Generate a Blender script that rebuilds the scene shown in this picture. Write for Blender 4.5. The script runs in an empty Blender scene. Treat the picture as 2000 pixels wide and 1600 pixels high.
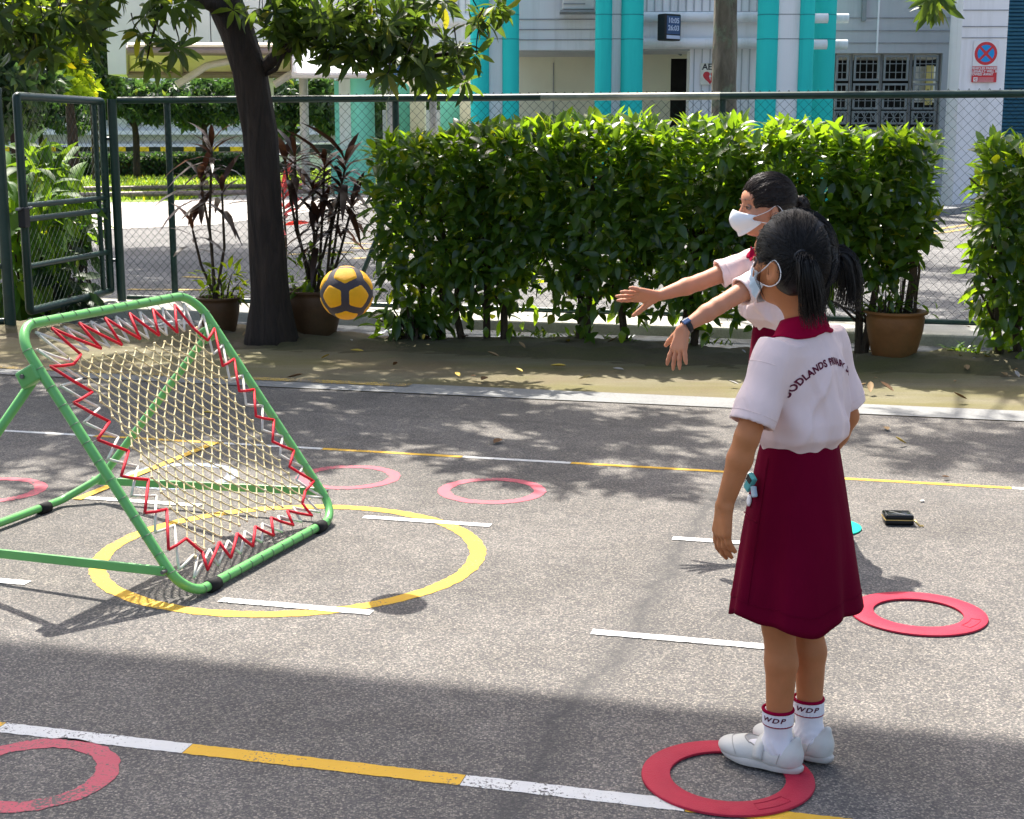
import bpy, bmesh, math, random
import numpy as np
from mathutils import Vector, Matrix, Euler, Quaternion
from mathutils.bvhtree import BVHTree
SC = bpy.context.scene
COL = SC.collection
R = math.radians
# ------------------------------------------------------------------ camera
PITCH = R(10.7); CAMZ = 1.5; FPX = 2800.0
cd = bpy.data.cameras.new('camera'); cam = bpy.data.objects.new('camera', cd); COL.objects.link(cam)
cam.location = (0, 0, CAMZ); cam.rotation_euler = (R(90) - PITCH, 0, 0)
cd.sensor_width = 36; cd.lens = 36 * FPX / 2000.0; cd.clip_end = 2000; cd.clip_start = 0.05
SC.camera = cam
# ------------------------------------------------------------------ sky and sun
SUNV = Vector((-0.222, 0.60, 1.0)).normalized()        # towards the sun, read off the shadows of the ball and the frame
SUN_EL = math.asin(SUNV.z); SUN_AZ = math.atan2(SUNV.x, SUNV.y)
world = bpy.data.worlds.new('World'); SC.world = world; world.use_nodes = True
wn = world.node_tree.nodes; wl = world.node_tree.links
sky = wn.new('ShaderNodeTexSky'); sky.sky_type = 'NISHITA'; sky.sun_disc = False
sky.sun_elevation = SUN_EL; sky.sun_rotation = SUN_AZ; sky.dust_density = 5.0; sky.altitude = 0
bg = wn['Background']; bg.inputs['Strength'].default_value = 0.15
wl.new(sky.outputs[0], bg.inputs['Color'])
sd = bpy.data.lights.new('sun', 'SUN'); sd.energy = 4.7; sd.angle = R(0.55); sd.color = (1.0, 0.95, 0.87)
sun = bpy.data.objects.new('sun', sd); COL.objects.link(sun)
sun.rotation_euler = (-SUNV).to_track_quat('-Z', 'Y').to_euler(); sun.location = (0, 0, 30)
vs = SC.view_settings; vs.view_transform = 'Standard'; vs.look = 'None'; vs.gamma = 1.0; vs.use_curve_mapping = False
vs.exposure = 1.15
SC.cycles.max_bounces = 8; SC.cycles.transparent_max_bounces = 8; SC.cycles.caustics_reflective = False; SC.cycles.caustics_refractive = False
# ------------------------------------------------------------------ coordinates
CA = R(-14.5)                                          # the court, the drain and the fence all run at this angle
def C(u, v, z=0.0):                                    # court coordinates -> world
    return Vector((u * math.cos(CA) - v * math.sin(CA), u * math.sin(CA) + v * math.cos(CA), z))
def at(px, py, Y):                                     # survey of the photograph: a direction and a distance -> place
    a, b = (px - 1000) / FPX, (py - 800) / FPX
    ry = math.cos(PITCH) - b * math.sin(PITCH); rz = -math.sin(PITCH) - b * math.cos(PITCH)
    t = Y / ry
    return Vector((a * t, Y, CAMZ + rz * t))
def gr(px, py, z=0.0):
    a, b = (px - 1000) / FPX, (py - 800) / FPX
    ry = math.cos(PITCH) - b * math.sin(PITCH); rz = -math.sin(PITCH) - b * math.cos(PITCH)
    t = (z - CAMZ) / rz
    return Vector((a * t, ry * t, z))
# ------------------------------------------------------------------ object helpers
def link(o, parent=None):
    COL.objects.link(o)
    if parent is not None: o.parent = parent
    return o
def tag(o, label=None, cat=None, group=None, kind=None):
    if label: o['label'] = label
    if cat: o['category'] = cat
    if group: o['group'] = group
    if kind: o['kind'] = kind
    return o
def thing(name, label, cat, loc=(0, 0, 0), rz=0.0, group=None):
    o = bpy.data.objects.new(name, None); COL.objects.link(o)
    o.empty_display_size = 0.1
    o.location = loc; o.rotation_euler = (0, 0, rz)
    return tag(o, label, cat, group)
def mesh_np(name, V, F, mat=None, smooth=False):
    """V (n,3); F (m,k) one face size, or list of such arrays"""
    me = bpy.data.meshes.new(name)
    if not isinstance(F, (list, tuple)): F = [F]
    F = [np.asarray(f, dtype=np.int32) for f in F if len(f)]
    V = np.asarray(V, dtype=np.float32)
    me.vertices.add(len(V)); me.vertices.foreach_set('co', V.ravel())
    nl = sum(f.size for f in F); npoly = sum(len(f) for f in F)
    me.loops.add(nl); me.polygons.add(npoly)
    me.loops.foreach_set('vertex_index', np.concatenate([f.ravel() for f in F]))
    tot = np.concatenate([np.full(len(f), f.shape[1], np.int32) for f in F])
    st = np.concatenate([[0], np.cumsum(tot)[:-1]]).astype(np.int32)
    me.polygons.foreach_set('loop_start', st); me.polygons.foreach_set('loop_total', tot)
    me.polygons.foreach_set('use_smooth', np.full(npoly, smooth, bool))
    me.update(calc_edges=True); me.validate()
    if mat: me.materials.append(mat)
    return me
class MB:
    """collects shapes for ONE mesh"""
    def __init__(s): s.v = []; s.f = []
    def add(s, V, F):
        n = len(s.v); s.v += [tuple(p) for p in V]; s.f += [tuple(i + n for i in f) for f in F]; return s
    def box(s, c, size, rz=0.0, M=None):
        hx, hy, hz = size[0] / 2, size[1] / 2, size[2] / 2
        P = [Vector((x * hx, y * hy, z * hz)) for z in (-1, 1) for y in (-1, 1) for x in (-1, 1)]
        if M is None: M = Matrix.Rotation(rz, 3, 'Z')
        P = [M @ p + Vector(c) for p in P]
        return s.add(P, [(0, 2, 3, 1), (4, 5, 7, 6), (0, 1, 5, 4), (2, 6, 7, 3), (0, 4, 6, 2), (1, 3, 7, 5)])
    def bevbox(s, c, size, b=0.01, rz=0.0, M=None):
        hx, hy, hz = size[0] / 2, size[1] / 2, size[2] / 2
        if M is None: M = Matrix.Rotation(rz, 3, 'Z')
        bm = bmesh.new(); bmesh.ops.create_cube(bm, size=1.0)
        for w in bm.verts: w.co = Vector((w.co.x * size[0], w.co.y * size[1], w.co.z * size[2]))
        bmesh.ops.bevel(bm, geom=bm.edges[:], offset=b, segments=2, affect='EDGES', profile=0.5)
        bm.verts.index_update()
        V = [M @ w.co + Vector(c) for w in bm.verts]; F = [tuple(w.index for w in f.verts) for f in bm.faces]
        bm.free(); return s.add(V, F)
    def quad(s, a, b, c, d): return s.add([a, b, c, d], [(0, 1, 2, 3)])
    def tube(s, pts, r, n=8, closed=False, caps=True, flat=1.0):
        pts = [Vector(p) for p in pts]; m = len(pts)
        rr = r if isinstance(r, (list, tuple)) else [r] * m
        V = []; prev = None
        for i, p in enumerate(pts):
            if closed: t = pts[(i + 1) % m] - pts[i - 1]
            else: t = pts[min(i + 1, m - 1)] - pts[max(i - 1, 0)]
            t = t.normalized() if t.length > 1e-9 else Vector((0, 0, 1))
            if prev is None:
                a = Vector((0, 0, 1)) if abs(t.z) < 0.9 else Vector((1, 0, 0))
                x = t.cross(a).normalized()
            else:
                x = (prev - t * prev.dot(t))
                x = x.normalized() if x.length > 1e-6 else t.orthogonal().normalized()
            prev = x; y = t.cross(x)
            for k in range(n):
                an = 2 * math.pi * k / n
                V.append(p + (x * math.cos(an) + y * math.sin(an) * flat) * rr[i])
        F = []
        for i in range(m if closed else m - 1):
            a, b = i * n, ((i + 1) % m) * n
            for k in range(n): F.append((a + k, a + (k + 1) % n, b + (k + 1) % n, b + k))
        if caps and not closed:
            F.append(tuple(range(n - 1, -1, -1))); F.append(tuple((m - 1) * n + k for k in range(n)))
        return s.add(V, F)
    def lathe(s, prof, n=24, c=(0, 0, 0), sx=1.0, sy=1.0, cap=True):
        V = []; F = []; c = Vector(c)
        for (r, z) in prof:
            for k in range(n):
                an = 2 * math.pi * k / n
                V.append(c + Vector((r * sx * math.cos(an), r * sy * math.sin(an), z)))
        for i in range(len(prof) - 1):
            for k in range(n):
                F.append((i * n + k, i * n + (k + 1) % n, (i + 1) * n + (k + 1) % n, (i + 1) * n + k))
        if cap:
            F.append(tuple(range(n - 1, -1, -1))); F.append(tuple((len(prof) - 1) * n + k for k in range(n)))
        return s.add(V, F)
    def prism(s, poly, z0, z1):
        n = len(poly); V = [(p[0], p[1], z0) for p in poly] + [(p[0], p[1], z1) for p in poly]
        F = [tuple(range(n - 1, -1, -1)), tuple(range(n, 2 * n))] + [(i, (i + 1) % n, n + (i + 1) % n, n + i) for i in range(n)]
        return s.add(V, F)
    def mesh(s, name, mat, smooth=False):
        me = bpy.data.meshes.new(name); me.from_pydata(s.v, [], s.f); me.update()
        if mat: me.materials.append(mat)
        if smooth: me.polygons.foreach_set('use_smooth', [True] * len(me.polygons))
        return me
    def build(s, name, mat, parent=None, smooth=False, auto=None):
        o = bpy.data.objects.new(name, s.mesh(name, mat, smooth or auto is not None)); link(o, parent)
        if auto is not None:
            me = o.data; bm = bmesh.new(); bm.from_mesh(me)
            for e in bm.edges:
                if len(e.link_faces) == 2 and e.calc_face_angle(0) > R(auto): e.smooth = False
            bm.to_mesh(me); bm.free()
        return o
def rounded(poly, r, seg=6, closed=True):
    """polyline with its corners rounded"""
    out = []; n = len(poly); P = [Vector(p) for p in poly]
    for i, p in enumerate(P):
        if not closed and i in (0, n - 1): out.append(p); continue
        a, b = P[i - 1], P[(i + 1) % n]
        da, db = (a - p).normalized(), (b - p).normalized()
        ang = da.angle(db); t = r / math.tan(ang / 2)
        s, e = p + da * t, p + db * t
        cen = p + (da + db).normalized() * (r / math.sin(ang / 2))
        q = (s - cen).rotation_difference(e - cen)
        for k in range(seg + 1):
            out.append(cen + Quaternion().slerp(q, k / seg) @ (s - cen))
    return out
def text_mesh(s, size=1.0, bold=0.0, extrude=0.0, spacing=1.0, align='CENTER', shear=0.0):
    cu = bpy.data.curves.new('t', 'FONT'); cu.body = s; cu.size = size; cu.offset = bold; cu.extrude = extrude
    cu.space_character = spacing; cu.align_x = align; cu.align_y = 'CENTER'; cu.resolution_u = 3; cu.shear = shear
    o = bpy.data.objects.new('t', cu); COL.objects.link(o)
    dg = bpy.context.evaluated_depsgraph_get(); me = bpy.data.meshes.new_from_object(o.evaluated_get(dg))
    bpy.data.objects.remove(o); bpy.data.curves.remove(cu)
    return me
# ------------------------------------------------------------------ materials
def newmat(name):
    m = bpy.data.materials.new(name); m.use_nodes = True
    nt = m.node_tree; return m, nt, nt.nodes, nt.links, nt.nodes['Principled BSDF']
def ramp(nodes, stops, interp='LINEAR'):
    r = nodes.new('ShaderNodeValToRGB'); e = r.color_ramp.elements; r.color_ramp.interpolation = interp
    while len(e) < len(stops): e.new(0.5)
    for i, (p, c) in enumerate(stops):
        e[i].position = p; e[i].color = (c[0], c[1], c[2], 1) if not isinstance(c, (int, float)) else (c, c, c, 1)
    return r
def noise(nodes, links, scale, detail=4, rough=0.55, vec=None, coord='Object', dist=0.0):
    n = nodes.new('ShaderNodeTexNoise'); n.inputs['Scale'].default_value = scale; n.inputs['Detail'].default_value = detail
    n.inputs['Roughness'].default_value = rough; n.inputs['Distortion'].default_value = dist
    if vec is None:
        t = nodes.new('ShaderNodeTexCoord'); vec = t.outputs[coord]
    links.new(vec, n.inputs['Vector']); return n
def mapped(nodes, links, scale, coord='Object', rot=(0, 0, 0)):
    t = nodes.new('ShaderNodeTexCoord'); mp = nodes.new('ShaderNodeMapping'); mp.inputs['Scale'].default_value = scale
    mp.inputs['Rotation'].default_value = rot
    links.new(t.outputs[coord], mp.inputs['Vector']); return mp.outputs['Vector']
def mix(nodes, links, fac, a, b, mode='MIX'):
    m = nodes.new('ShaderNodeMix'); m.data_type = 'RGBA'; m.blend_type = mode
    for sock, val in ((m.inputs[0], fac), (m.inputs[6], a), (m.inputs[7], b)):
        if isinstance(val, (int, float)): sock.default_value = val
        elif isinstance(val, (tuple, list)): sock.default_value = (val[0], val[1], val[2], 1)
        else: links.new(val, sock)
    return m.outputs[2]
def bump(nodes, links, h, strength=0.3, dist=0.01, chain=None):
    b = nodes.new('ShaderNodeBump'); b.inputs['Strength'].default_value = strength; b.inputs['Distance'].default_value = dist
    links.new(h, b.inputs['Height'])
    if chain: links.new(chain, b.inputs['Normal'])
    return b.outputs['Normal']
def plain(name, col, rough=0.5, metal=0.0, var=0.15, nscale=6.0, bmp=0.0, bscale=60.0, spec=0.22, dirt=None, dirt_amt=0.0):
    m, nt, N, L, P = newmat(name)
    n = noise(N, L, nscale, 5)
    lo = tuple(c * (1 - var) for c in col); hi = tuple(min(1, c * (1 + var)) for c in col)
    r = ramp(N, [(0.3, lo), (0.7, hi)]); L.new(n.outputs['Fac'], r.inputs['Fac']); out = r.outputs['Color']
    if dirt:
        n2 = noise(N, L, nscale * 0.45, 8, 0.7); r2 = ramp(N, [(0.48, 0.0), (0.7, 1.0)]); L.new(n2.outputs['Fac'], r2.inputs['Fac'])
        mm = N.new('ShaderNodeMath'); mm.operation = 'MULTIPLY'; mm.inputs[1].default_value = dirt_amt; L.new(r2.outputs['Color'], mm.inputs[0])
        out = mix(N, L, mm.outputs[0], out, dirt)
    L.new(out, P.inputs['Base Color'])
    P.inputs['Roughness'].default_value = rough; P.inputs['Metallic'].default_value = metal
    P.inputs['Specular IOR Level'].default_value = spec
    if bmp:
        nb = noise(N, L, bscale, 4); L.new(bump(N, L, nb.outputs['Fac'], bmp, 0.01), P.inputs['Normal'])
    return m
def leafmat(name, col, trans, tfac=0.35, rough=0.42, var=0.5, rnd='island', spec=0.45):
    m, nt, N, L, P = newmat(name)
    if rnd == 'island': g = N.new('ShaderNodeNewGeometry'); rv = g.outputs['Random Per Island']
    else: g = N.new('ShaderNodeObjectInfo'); rv = g.outputs['Random']
    def vary(c):
        r = ramp(N, [(0.0, tuple(x * (1 - var) for x in c)), (0.55, c), (0.92, (c[0] * 1.5, c[1] * 1.3, c[2] * 1.1)), (1.0, (c[0] * 3.0, c[1] * 1.7, c[2]))])
        L.new(rv, r.inputs['Fac']); return r.outputs['Color']
    L.new(vary(col), P.inputs['Base Color']); P.inputs['Roughness'].default_value = rough
    P.inputs['Specular IOR Level'].default_value = spec
    t = N.new('ShaderNodeBsdfTranslucent'); L.new(vary(trans), t.inputs['Color'])
    mx = N.new('ShaderNodeMixShader'); mx.inputs[0].default_value = tfac
    L.new(P.outputs[0], mx.inputs[1]); L.new(t.outputs[0], mx.inputs[2]); L.new(mx.outputs[0], N['Material Output'].inputs['Surface'])
    return m
M = {}
def asphalt(name, tint, dark, light, scale=150.0, big=0.26, seam=None):
    m, nt, N, L, P = newmat(name)
    tc = N.new('ShaderNodeTexCoord'); vec = tc.outputs['Object']
    vo = N.new('ShaderNodeTexVoronoi'); vo.inputs['Scale'].default_value = scale; L.new(vec, vo.inputs['Vector'])
    sp = N.new('ShaderNodeSeparateColor'); L.new(vo.outputs['Color'], sp.inputs[0])
    stones = ramp(N, [(0.0, dark), (0.35, tuple(0.6 * a + 0.4 * b for a, b in zip(dark, tint))), (0.62, tint), (0.9, light), (1.0, (light[0] * 1.35, light[1] * 1.32, light[2] * 1.25))])
    L.new(sp.outputs[0], stones.inputs['Fac'])
    # dark binder between the stones
    ed = ramp(N, [(0.35, 0.0), (0.75, 0.6)]); L.new(vo.outputs['Distance'], ed.inputs['Fac'])
    c1 = mix(N, L, ed.outputs['Color'], stones.outputs['Color'], dark)
    n1 = noise(N, L, 0.9, 7, 0.62, vec); r1 = ramp(N, [(0.30, 1 - big), (0.70, 1 + big)]); L.new(n1.outputs['Fac'], r1.inputs['Fac'])
    c2 = mix(N, L, 1.0, c1, r1.outputs['Color'], 'MULTIPLY')
    n3 = noise(N, L, 9, 5, 0.6, vec); r3 = ramp(N, [(0.3, 0.86), (0.7, 1.12)]); L.new(n3.outputs['Fac'], r3.inputs['Fac'])
    c2 = mix(N, L, 1.0, c2, r3.outputs['Color'], 'MULTIPLY')
    # old stains
    n2 = noise(N, L, 0.55, 5, 0.75, vec, dist=1.0); r2 = ramp(N, [(0.60, 0.0), (0.74, 0.4)]); L.new(n2.outputs['Fac'], r2.inputs['Fac'])
    c3 = mix(N, L, r2.outputs['Color'], c2, tuple(d * 1.6 for d in dark))
    if seam:
        for (nx, ny, off, wd, am) in seam:
            dp = N.new('ShaderNodeVectorMath'); dp.operation = 'DOT_PRODUCT'; L.new(vec, dp.inputs[0]); dp.inputs[1].default_value = (nx, ny, 0)
            wn_ = noise(N, L, 2.2, 6, .7, vec); ma = N.new('ShaderNodeMath'); ma.operation = 'MULTIPLY_ADD'; L.new(wn_.outputs['Fac'], ma.inputs[0]); ma.inputs[1].default_value = .30; L.new(dp.outputs['Value'], ma.inputs[2])
            mb = N.new('ShaderNodeMath'); mb.operation = 'ADD'; L.new(ma.outputs[0], mb.inputs[0]); mb.inputs[1].default_value = off - .15
            mc = N.new('ShaderNodeMath'); mc.operation = 'ABSOLUTE'; L.new(mb.outputs[0], mc.inputs[0]); rs = ramp(N, [(0.0, am), (wd, 0.0)]); L.new(mc.outputs[0], rs.inputs['Fac'])
            c3 = mix(N, L, rs.outputs['Color'], c3, tuple(d * .8 for d in dark))
    L.new(c3, P.inputs['Base Color']); P.inputs['Roughness'].default_value = 0.85; P.inputs['Specular IOR Level'].default_value = 0.3
    hb = mix(N, L, 0.5, vo.outputs['Distance'], sp.outputs[1])
    L.new(bump(N, L, hb, 0.55, 0.006), P.inputs['Normal'])
    return m
M['asphalt'] = asphalt('asphalt', (0.172, 0.155, 0.137), (0.078, 0.076, 0.075), (0.262, 0.237, 0.204), 190.0, seam=[(.957, -.288, .875, .10, .5), (.957, -.288, .875, .022, .5), (.25, .968, -7.35, .05, .35)])
M['road'] = asphalt('road_asphalt', (0.17, 0.165, 0.16), (0.07, 0.07, 0.07), (0.26, 0.25, 0.24), 60.0)
def paint(name, col, wear=0.25, under=(0.10, 0.095, 0.088), scale=110.0):
    m, nt, N, L, P = newmat(name)
    tc = N.new('ShaderNodeTexCoord'); vec = tc.outputs['Object']
    n1 = noise(N, L, scale, 4, 0.7, vec); n2 = noise(N, L, 5.0, 6, 0.65, vec)
    ad = N.new('ShaderNodeMath'); ad.operation = 'MULTIPLY_ADD'; L.new(n2.outputs['Fac'], ad.inputs[0]); ad.inputs[1].default_value = 0.7; L.new(n1.outputs['Fac'], ad.inputs[2])
    r = ramp(N, [(0.0, 0.0), (1.0, 0.0)]); e = r.color_ramp.elements
    e[0].position = min(.99, 1.12 - wear * 0.5); e[0].color = (0, 0, 0, 1); e[1].position = min(1.0, 1.20 - wear * 0.5); e[1].color = (1, 1, 1, 1)
    L.new(ad.outputs[0], r.inputs['Fac'])
    r3 = ramp(N, [(0.3, tuple(c * 0.86 for c in col)), (0.7, col)]); L.new(n2.outputs['Fac'], r3.inputs['Fac'])
    L.new(mix(N, L, r.outputs['Color'], r3.outputs['Color'], under), P.inputs['Base Color']); P.inputs['Roughness'].default_value = 0.7
    L.new(bump(N, L, n1.outputs['Fac'], 0.5, 0.004), P.inputs['Normal'])
    return m
M['white_paint'] = paint('white_paint', (0.66, 0.66, 0.64), 0.14)
M['yellow_paint'] = paint('yellow_paint', (0.70, 0.40, 0.018), 0.18)
M['pink_paint'] = paint('pink_paint', (0.52, 0.085, 0.12), 0.46)
M['blue_paint'] = paint('blue_paint', (0.30, 0.37, 0.50), 0.55)
M['old_paint'] = paint('old_yellow_paint', (0.55, 0.36, 0.05), 0.6)
M['leaf_tree'] = leafmat('tree_leaf', (0.036, 0.066, 0.014), (0.22, 0.36, 0.035), 0.36, 0.45, spec=.28)
M['leaf_hedge'] = leafmat('hedge_leaf', (0.032, 0.074, 0.014), (0.36, 0.62, 0.02), 0.40, 0.30, 0.45, spec=0.55)
M['leaf_hedge_o'] = leafmat('hedge_leaf_single', (0.034, 0.078, 0.014), (0.38, 0.64, 0.02), 0.40, 0.30, 0.45, 'object', spec=0.55)
M['leaf_tree_o'] = leafmat('tree_leaf_single', (0.05, 0.08, 0.018), (0.24, 0.36, 0.045), 0.38, 0.38, 0.5, 'object')
M['leaf_far'] = leafmat('far_leaf', (0.07, 0.14, 0.015), (0.55, 0.75, 0.03), 0.55, 0.6, spec=.15)
M['leaf_dark'] = leafmat('dark_far_leaf', (0.025, 0.06, 0.022), (0.10, 0.22, 0.04), 0.35, 0.5)
M['leaf_bright'] = leafmat('broad_bright_leaf', (0.05, 0.14, 0.018), (0.34, 0.56, 0.03), 0.42, 0.5, spec=.2)
M['leaf_red'] = leafmat('dark_red_leaf', (0.036, 0.022, 0.018), (0.14, 0.055, 0.025), 0.26, 0.35, 0.5, 'object')
M['grass'] = leafmat('grass_blade', (0.12, 0.21, 0.02), (0.40, 0.60, 0.04), 0.45, 0.5)
def bark(name, a, b, sc=(14, 14, 2.2), moss=None):
    m, nt, N, L, P = newmat(name)
    v = mapped(N, L, sc); n = noise(N, L, 1.0, 8, 0.65, v, dist=0.6)
    r = ramp(N, [(0.32, a), (0.68, b)]); L.new(n.outputs['Fac'], r.inputs['Fac']); out = r.outputs['Color']
    if moss:
        n2 = noise(N, L, 5.0, 6, 0.7); r2 = ramp(N, [(0.50, 0.0), (0.62, 0.85)]); L.new(n2.outputs['Fac'], r2.inputs['Fac'])
        out = mix(N, L, r2.outputs['Color'], out, moss)
    L.new(out, P.inputs['Base Color']); P.inputs['Roughness'].default_value = 0.9
    vb = N.new('ShaderNodeTexVoronoi'); vb.inputs['Scale'].default_value = 1.6; L.new(v, vb.inputs['Vector']); b1 = bump(N, L, vb.outputs['Distance'], .6, .03)
    L.new(bump(N, L, n.outputs['Fac'], 1.0, 0.04, b1), P.inputs['Normal']); return m
M['bark'] = bark('dark_bark', (0.010, 0.007, 0.005), (0.048, 0.031, 0.022))
M['bark_moss'] = bark('mossy_bark', (0.07, 0.065, 0.045), (0.20, 0.18, 0.14), (9, 9, 2.5), (0.16, 0.21, 0.14))
M['stem'] = bark('stem_bark', (0.05, 0.035, 0.02), (0.13, 0.09, 0.055), (40, 40, 9))
# ================================================================== ground
random.seed(3); np.random.seed(3)
def concrete(name, a, b, moss=None, mamt=0.8, scale=1.6, brown=None):
    m, nt, N, L, P = newmat(name)
    tc = N.new('ShaderNodeTexCoord'); vec = tc.outputs['Object']
    n = noise(N, L, scale, 8, 0.65, vec); r = ramp(N, [(0.3, a), (0.7, b)]); L.new(n.outputs['Fac'], r.inputs['Fac']); out = r.outputs['Color']
    if moss:
        mp = N.new('ShaderNodeMapping'); mp.inputs['Scale'].default_value = (0.45, 1.6, 1); mp.inputs['Rotation'].default_value = (0, 0, -CA)
        L.new(vec, mp.inputs['Vector'])
        n2 = noise(N, L, 1.3, 6, 0.65, mp.outputs['Vector']); r2 = ramp(N, [(0.40, 0.0), (0.62, mamt)]); L.new(n2.outputs['Fac'], r2.inputs['Fac'])
        out = mix(N, L, r2.outputs['Color'], out, moss)
    if brown:
        n4 = noise(N, L, 0.7, 6, 0.7, vec); r4 = ramp(N, [(0.45, 0.0), (0.65, 0.7)]); L.new(n4.outputs['Fac'], r4.inputs['Fac'])
        out = mix(N, L, r4.outputs['Color'], out, brown)
    n3 = noise(N, L, 70, 4, 0.6, vec); r3 = ramp(N, [(0.3, 0.82), (0.7, 1.12)]); L.new(n3.outputs['Fac'], r3.inputs['Fac'])
    out = mix(N, L, 1.0, out, r3.outputs['Color'], 'MULTIPLY')
    L.new(out, P.inputs['Base Color']); P.inputs['Roughness'].default_value = 0.9
    L.new(bump(N, L, n3.outputs['Fac'], 0.4, 0.006), P.inputs['Normal']); return m
M['moss'] = concrete('mossy_concrete', (0.135, 0.118, 0.068), (0.215, 0.19, 0.115), (0.125, 0.11, 0.022), 0.8, 1.6, (0.14, 0.10, 0.055))
M['soil'] = concrete('mossy_soil', (0.07, 0.052, 0.030), (0.12, 0.09, 0.05), (0.085, 0.085, 0.022), 0.8, 3.0)
M['concrete'] = concrete('pale_concrete', (0.19, 0.19, 0.185), (0.28, 0.28, 0.27))
M['plinth'] = concrete('plinth_concrete', (0.42, 0.41, 0.36), (0.60, 0.59, 0.54), (0.30, 0.28, 0.20), 0.5, 4.0)
M['path'] = concrete('path_concrete', (0.42, 0.38, 0.35), (0.55, 0.51, 0.47))
M['lawn'] = concrete('lawn_soil', (0.13, 0.20, 0.02), (0.24, 0.32, 0.035), (0.10, 0.18, 0.02), 0.6, 0.8)
M['far_ground'] = concrete('far_ground', (0.13, 0.14, 0.10), (0.20, 0.20, 0.15))
M['steel'] = plain('grating_steel', (0.16, 0.17, 0.18), 0.45, 0.6, 0.3, 12.0, dirt=(0.09, 0.07, 0.05), dirt_amt=0.6)
M['galv'] = plain('galvanised_edge', (0.62, 0.65, 0.66), 0.4, 0.5, 0.15)
def sheet(name, corners, z, mat, nu=1, nv=1):
    m = MB(); m.add([(p[0], p[1], z) for p in corners], [tuple(range(len(corners)))])
    return tag(m.build(name, mat), kind='structure')
def cq(u0, u1, v0, v1): return [C(u0, v0), C(u1, v0), C(u1, v1), C(u0, v1)]
sheet('ground', [(-400, -200), (400, -200), (400, 600), (-400, 600)], -0.16, M['far_ground'])
sheet('court_ground', cq(-30, 30, -25, 8.02), 0.0, M['asphalt'])
# a slab strip beside the court, in long bays with open joints
slab = tag(bpy.data.objects.new('slab_strip', MB().box(C(0, 8.02 + 1.14, -0.085), (60, 2.28, 0.14), CA).mesh('slab_strip', M['moss'])), kind='structure'); link(slab)
sheet('concrete_band', cq(-30, 30, 8.03, 8.34), 0.004, M['concrete'])
m = MB()
nU, nV = 240, 14
V = []; F = []
for j in range(nV + 1):
    for i in range(nU + 1):
        u = -14 + 28 * i / nU; v = 9.55 + 0.90 * j / nV
        e = math.sin(math.pi * min(1, j / nV * 1.02))
        zz = -0.004 + 0.05 * e * (0.6 + 0.5 * math.sin(u * 3.1) * math.sin(u * 1.3 + 2)) + random.uniform(-.006, .006)
        zz = -.030 + (.055 + .02 * math.sin(u * 2.3)) * min(1, j / 6) + .018 * math.sin(u * 9 + j) * math.sin(u * 23 + j * 2) + random.uniform(-.010, .010)
        if j == 0: zz = -.05
        if j == nV: zz = -0.14
        p = C(u + random.uniform(-.02, .02), v + (0.10 * math.sin(u * 1.7) + .05 * math.sin(u * 5.3) + random.uniform(-.02, .02)) * max(0, 1 - j / 5), zz); V.append(p)
for j in range(nV):
    for i in range(nU): a = j * (nU + 1) + i; F.append((a, a + 1, a + nU + 2, a + nU + 1))
m.add(V, F); tag(m.build('planting_strip', M['soil'], smooth=True), kind='structure')
# drain with steel gratings
dr = tag(MB().box(C(0, 10.90, -0.13), (60, 0.95, 0.05), CA).build('drain', M['concrete']), kind='structure')
gm = MB()
for k in range(21): gm.box((0, -0.39 + 0.039 * k, 0), (0.97, 0.016, 0.028))
for k in range(5): gm.box((-0.44 + 0.22 * k, 0, -0.004), (0.012, 0.82, 0.018))
gmesh = gm.mesh('grating', M['steel'])
em = MB(); em.box((-0.485, 0, 0), (0.014, 0.84, 0.034)).box((0.485, 0, 0), (0.014, 0.84, 0.034)); emesh = em.mesh('grating_edge', M['galv'])
for k in range(18):
    o = link(bpy.data.objects.new('grating', gmesh)); o.location = C(-6.42 + k * 1.0, 10.88, -0.065 + random.uniform(-.004, .004)); o.rotation_euler = (0, 0, CA + random.uniform(-.006, .006))
    o.parent = dr
    e = link(bpy.data.objects.new('edge_strip', emesh), o)
pl = MB().bevbox(C(0, 11.68, -0.055), (60, 0.66, 0.17), 0.02, CA).build('fence_plinth', M['plinth']); tag(pl, kind='structure')
sheet('road', cq(-40, 60, 12.0, 33.5), -0.10, M['road'])
# lawn, paths and kerbs beyond the road on the left
sheet('footpath', [gr(-300, 455, -.1), gr(150, 452, -.1), gr(420, 440, -.1), gr(700, 402, -.1), gr(760, 372, -.1), gr(500, 370, -.1), gr(-300, 388, -.1)], -0.09, M['path'])
sheet('lawn', [gr(-500, 398, -.1), gr(300, 396, -.1), gr(560, 374, -.1), gr(760, 368, -.1), gr(800, 322, -.1), gr(-500, 322, -.1)], -0.085, M['lawn'])
lw = []; rng = np.random.RandomState(5)
for k in range(15000):
    px = rng.uniform(-60, 760); py = 330 + 62 * rng.rand() ** 1.2
    if py > 396 - max(0, (px - 300) * .09): continue
    p = gr(px, py, -.085); a = rng.uniform(0, 6.28); h_ = rng.uniform(.06, .16); w_ = .03
    q = Vector((math.cos(a) * w_, math.sin(a) * w_, 0)); t = Vector((rng.uniform(-.05, .05), rng.uniform(-.05, .05), h_))
    lw.append((p - q, p + q, p + q * .2 + t))
Vv = np.array([tuple(x) for t in lw for x in t]); Ff = np.arange(len(Vv)).reshape(-1, 3)
tag(link(bpy.data.objects.new('grass', mesh_np('grass', Vv, Ff, M['grass']))), 'short bright green grass on the lawn beyond the road', 'grass', kind='stuff')
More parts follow.
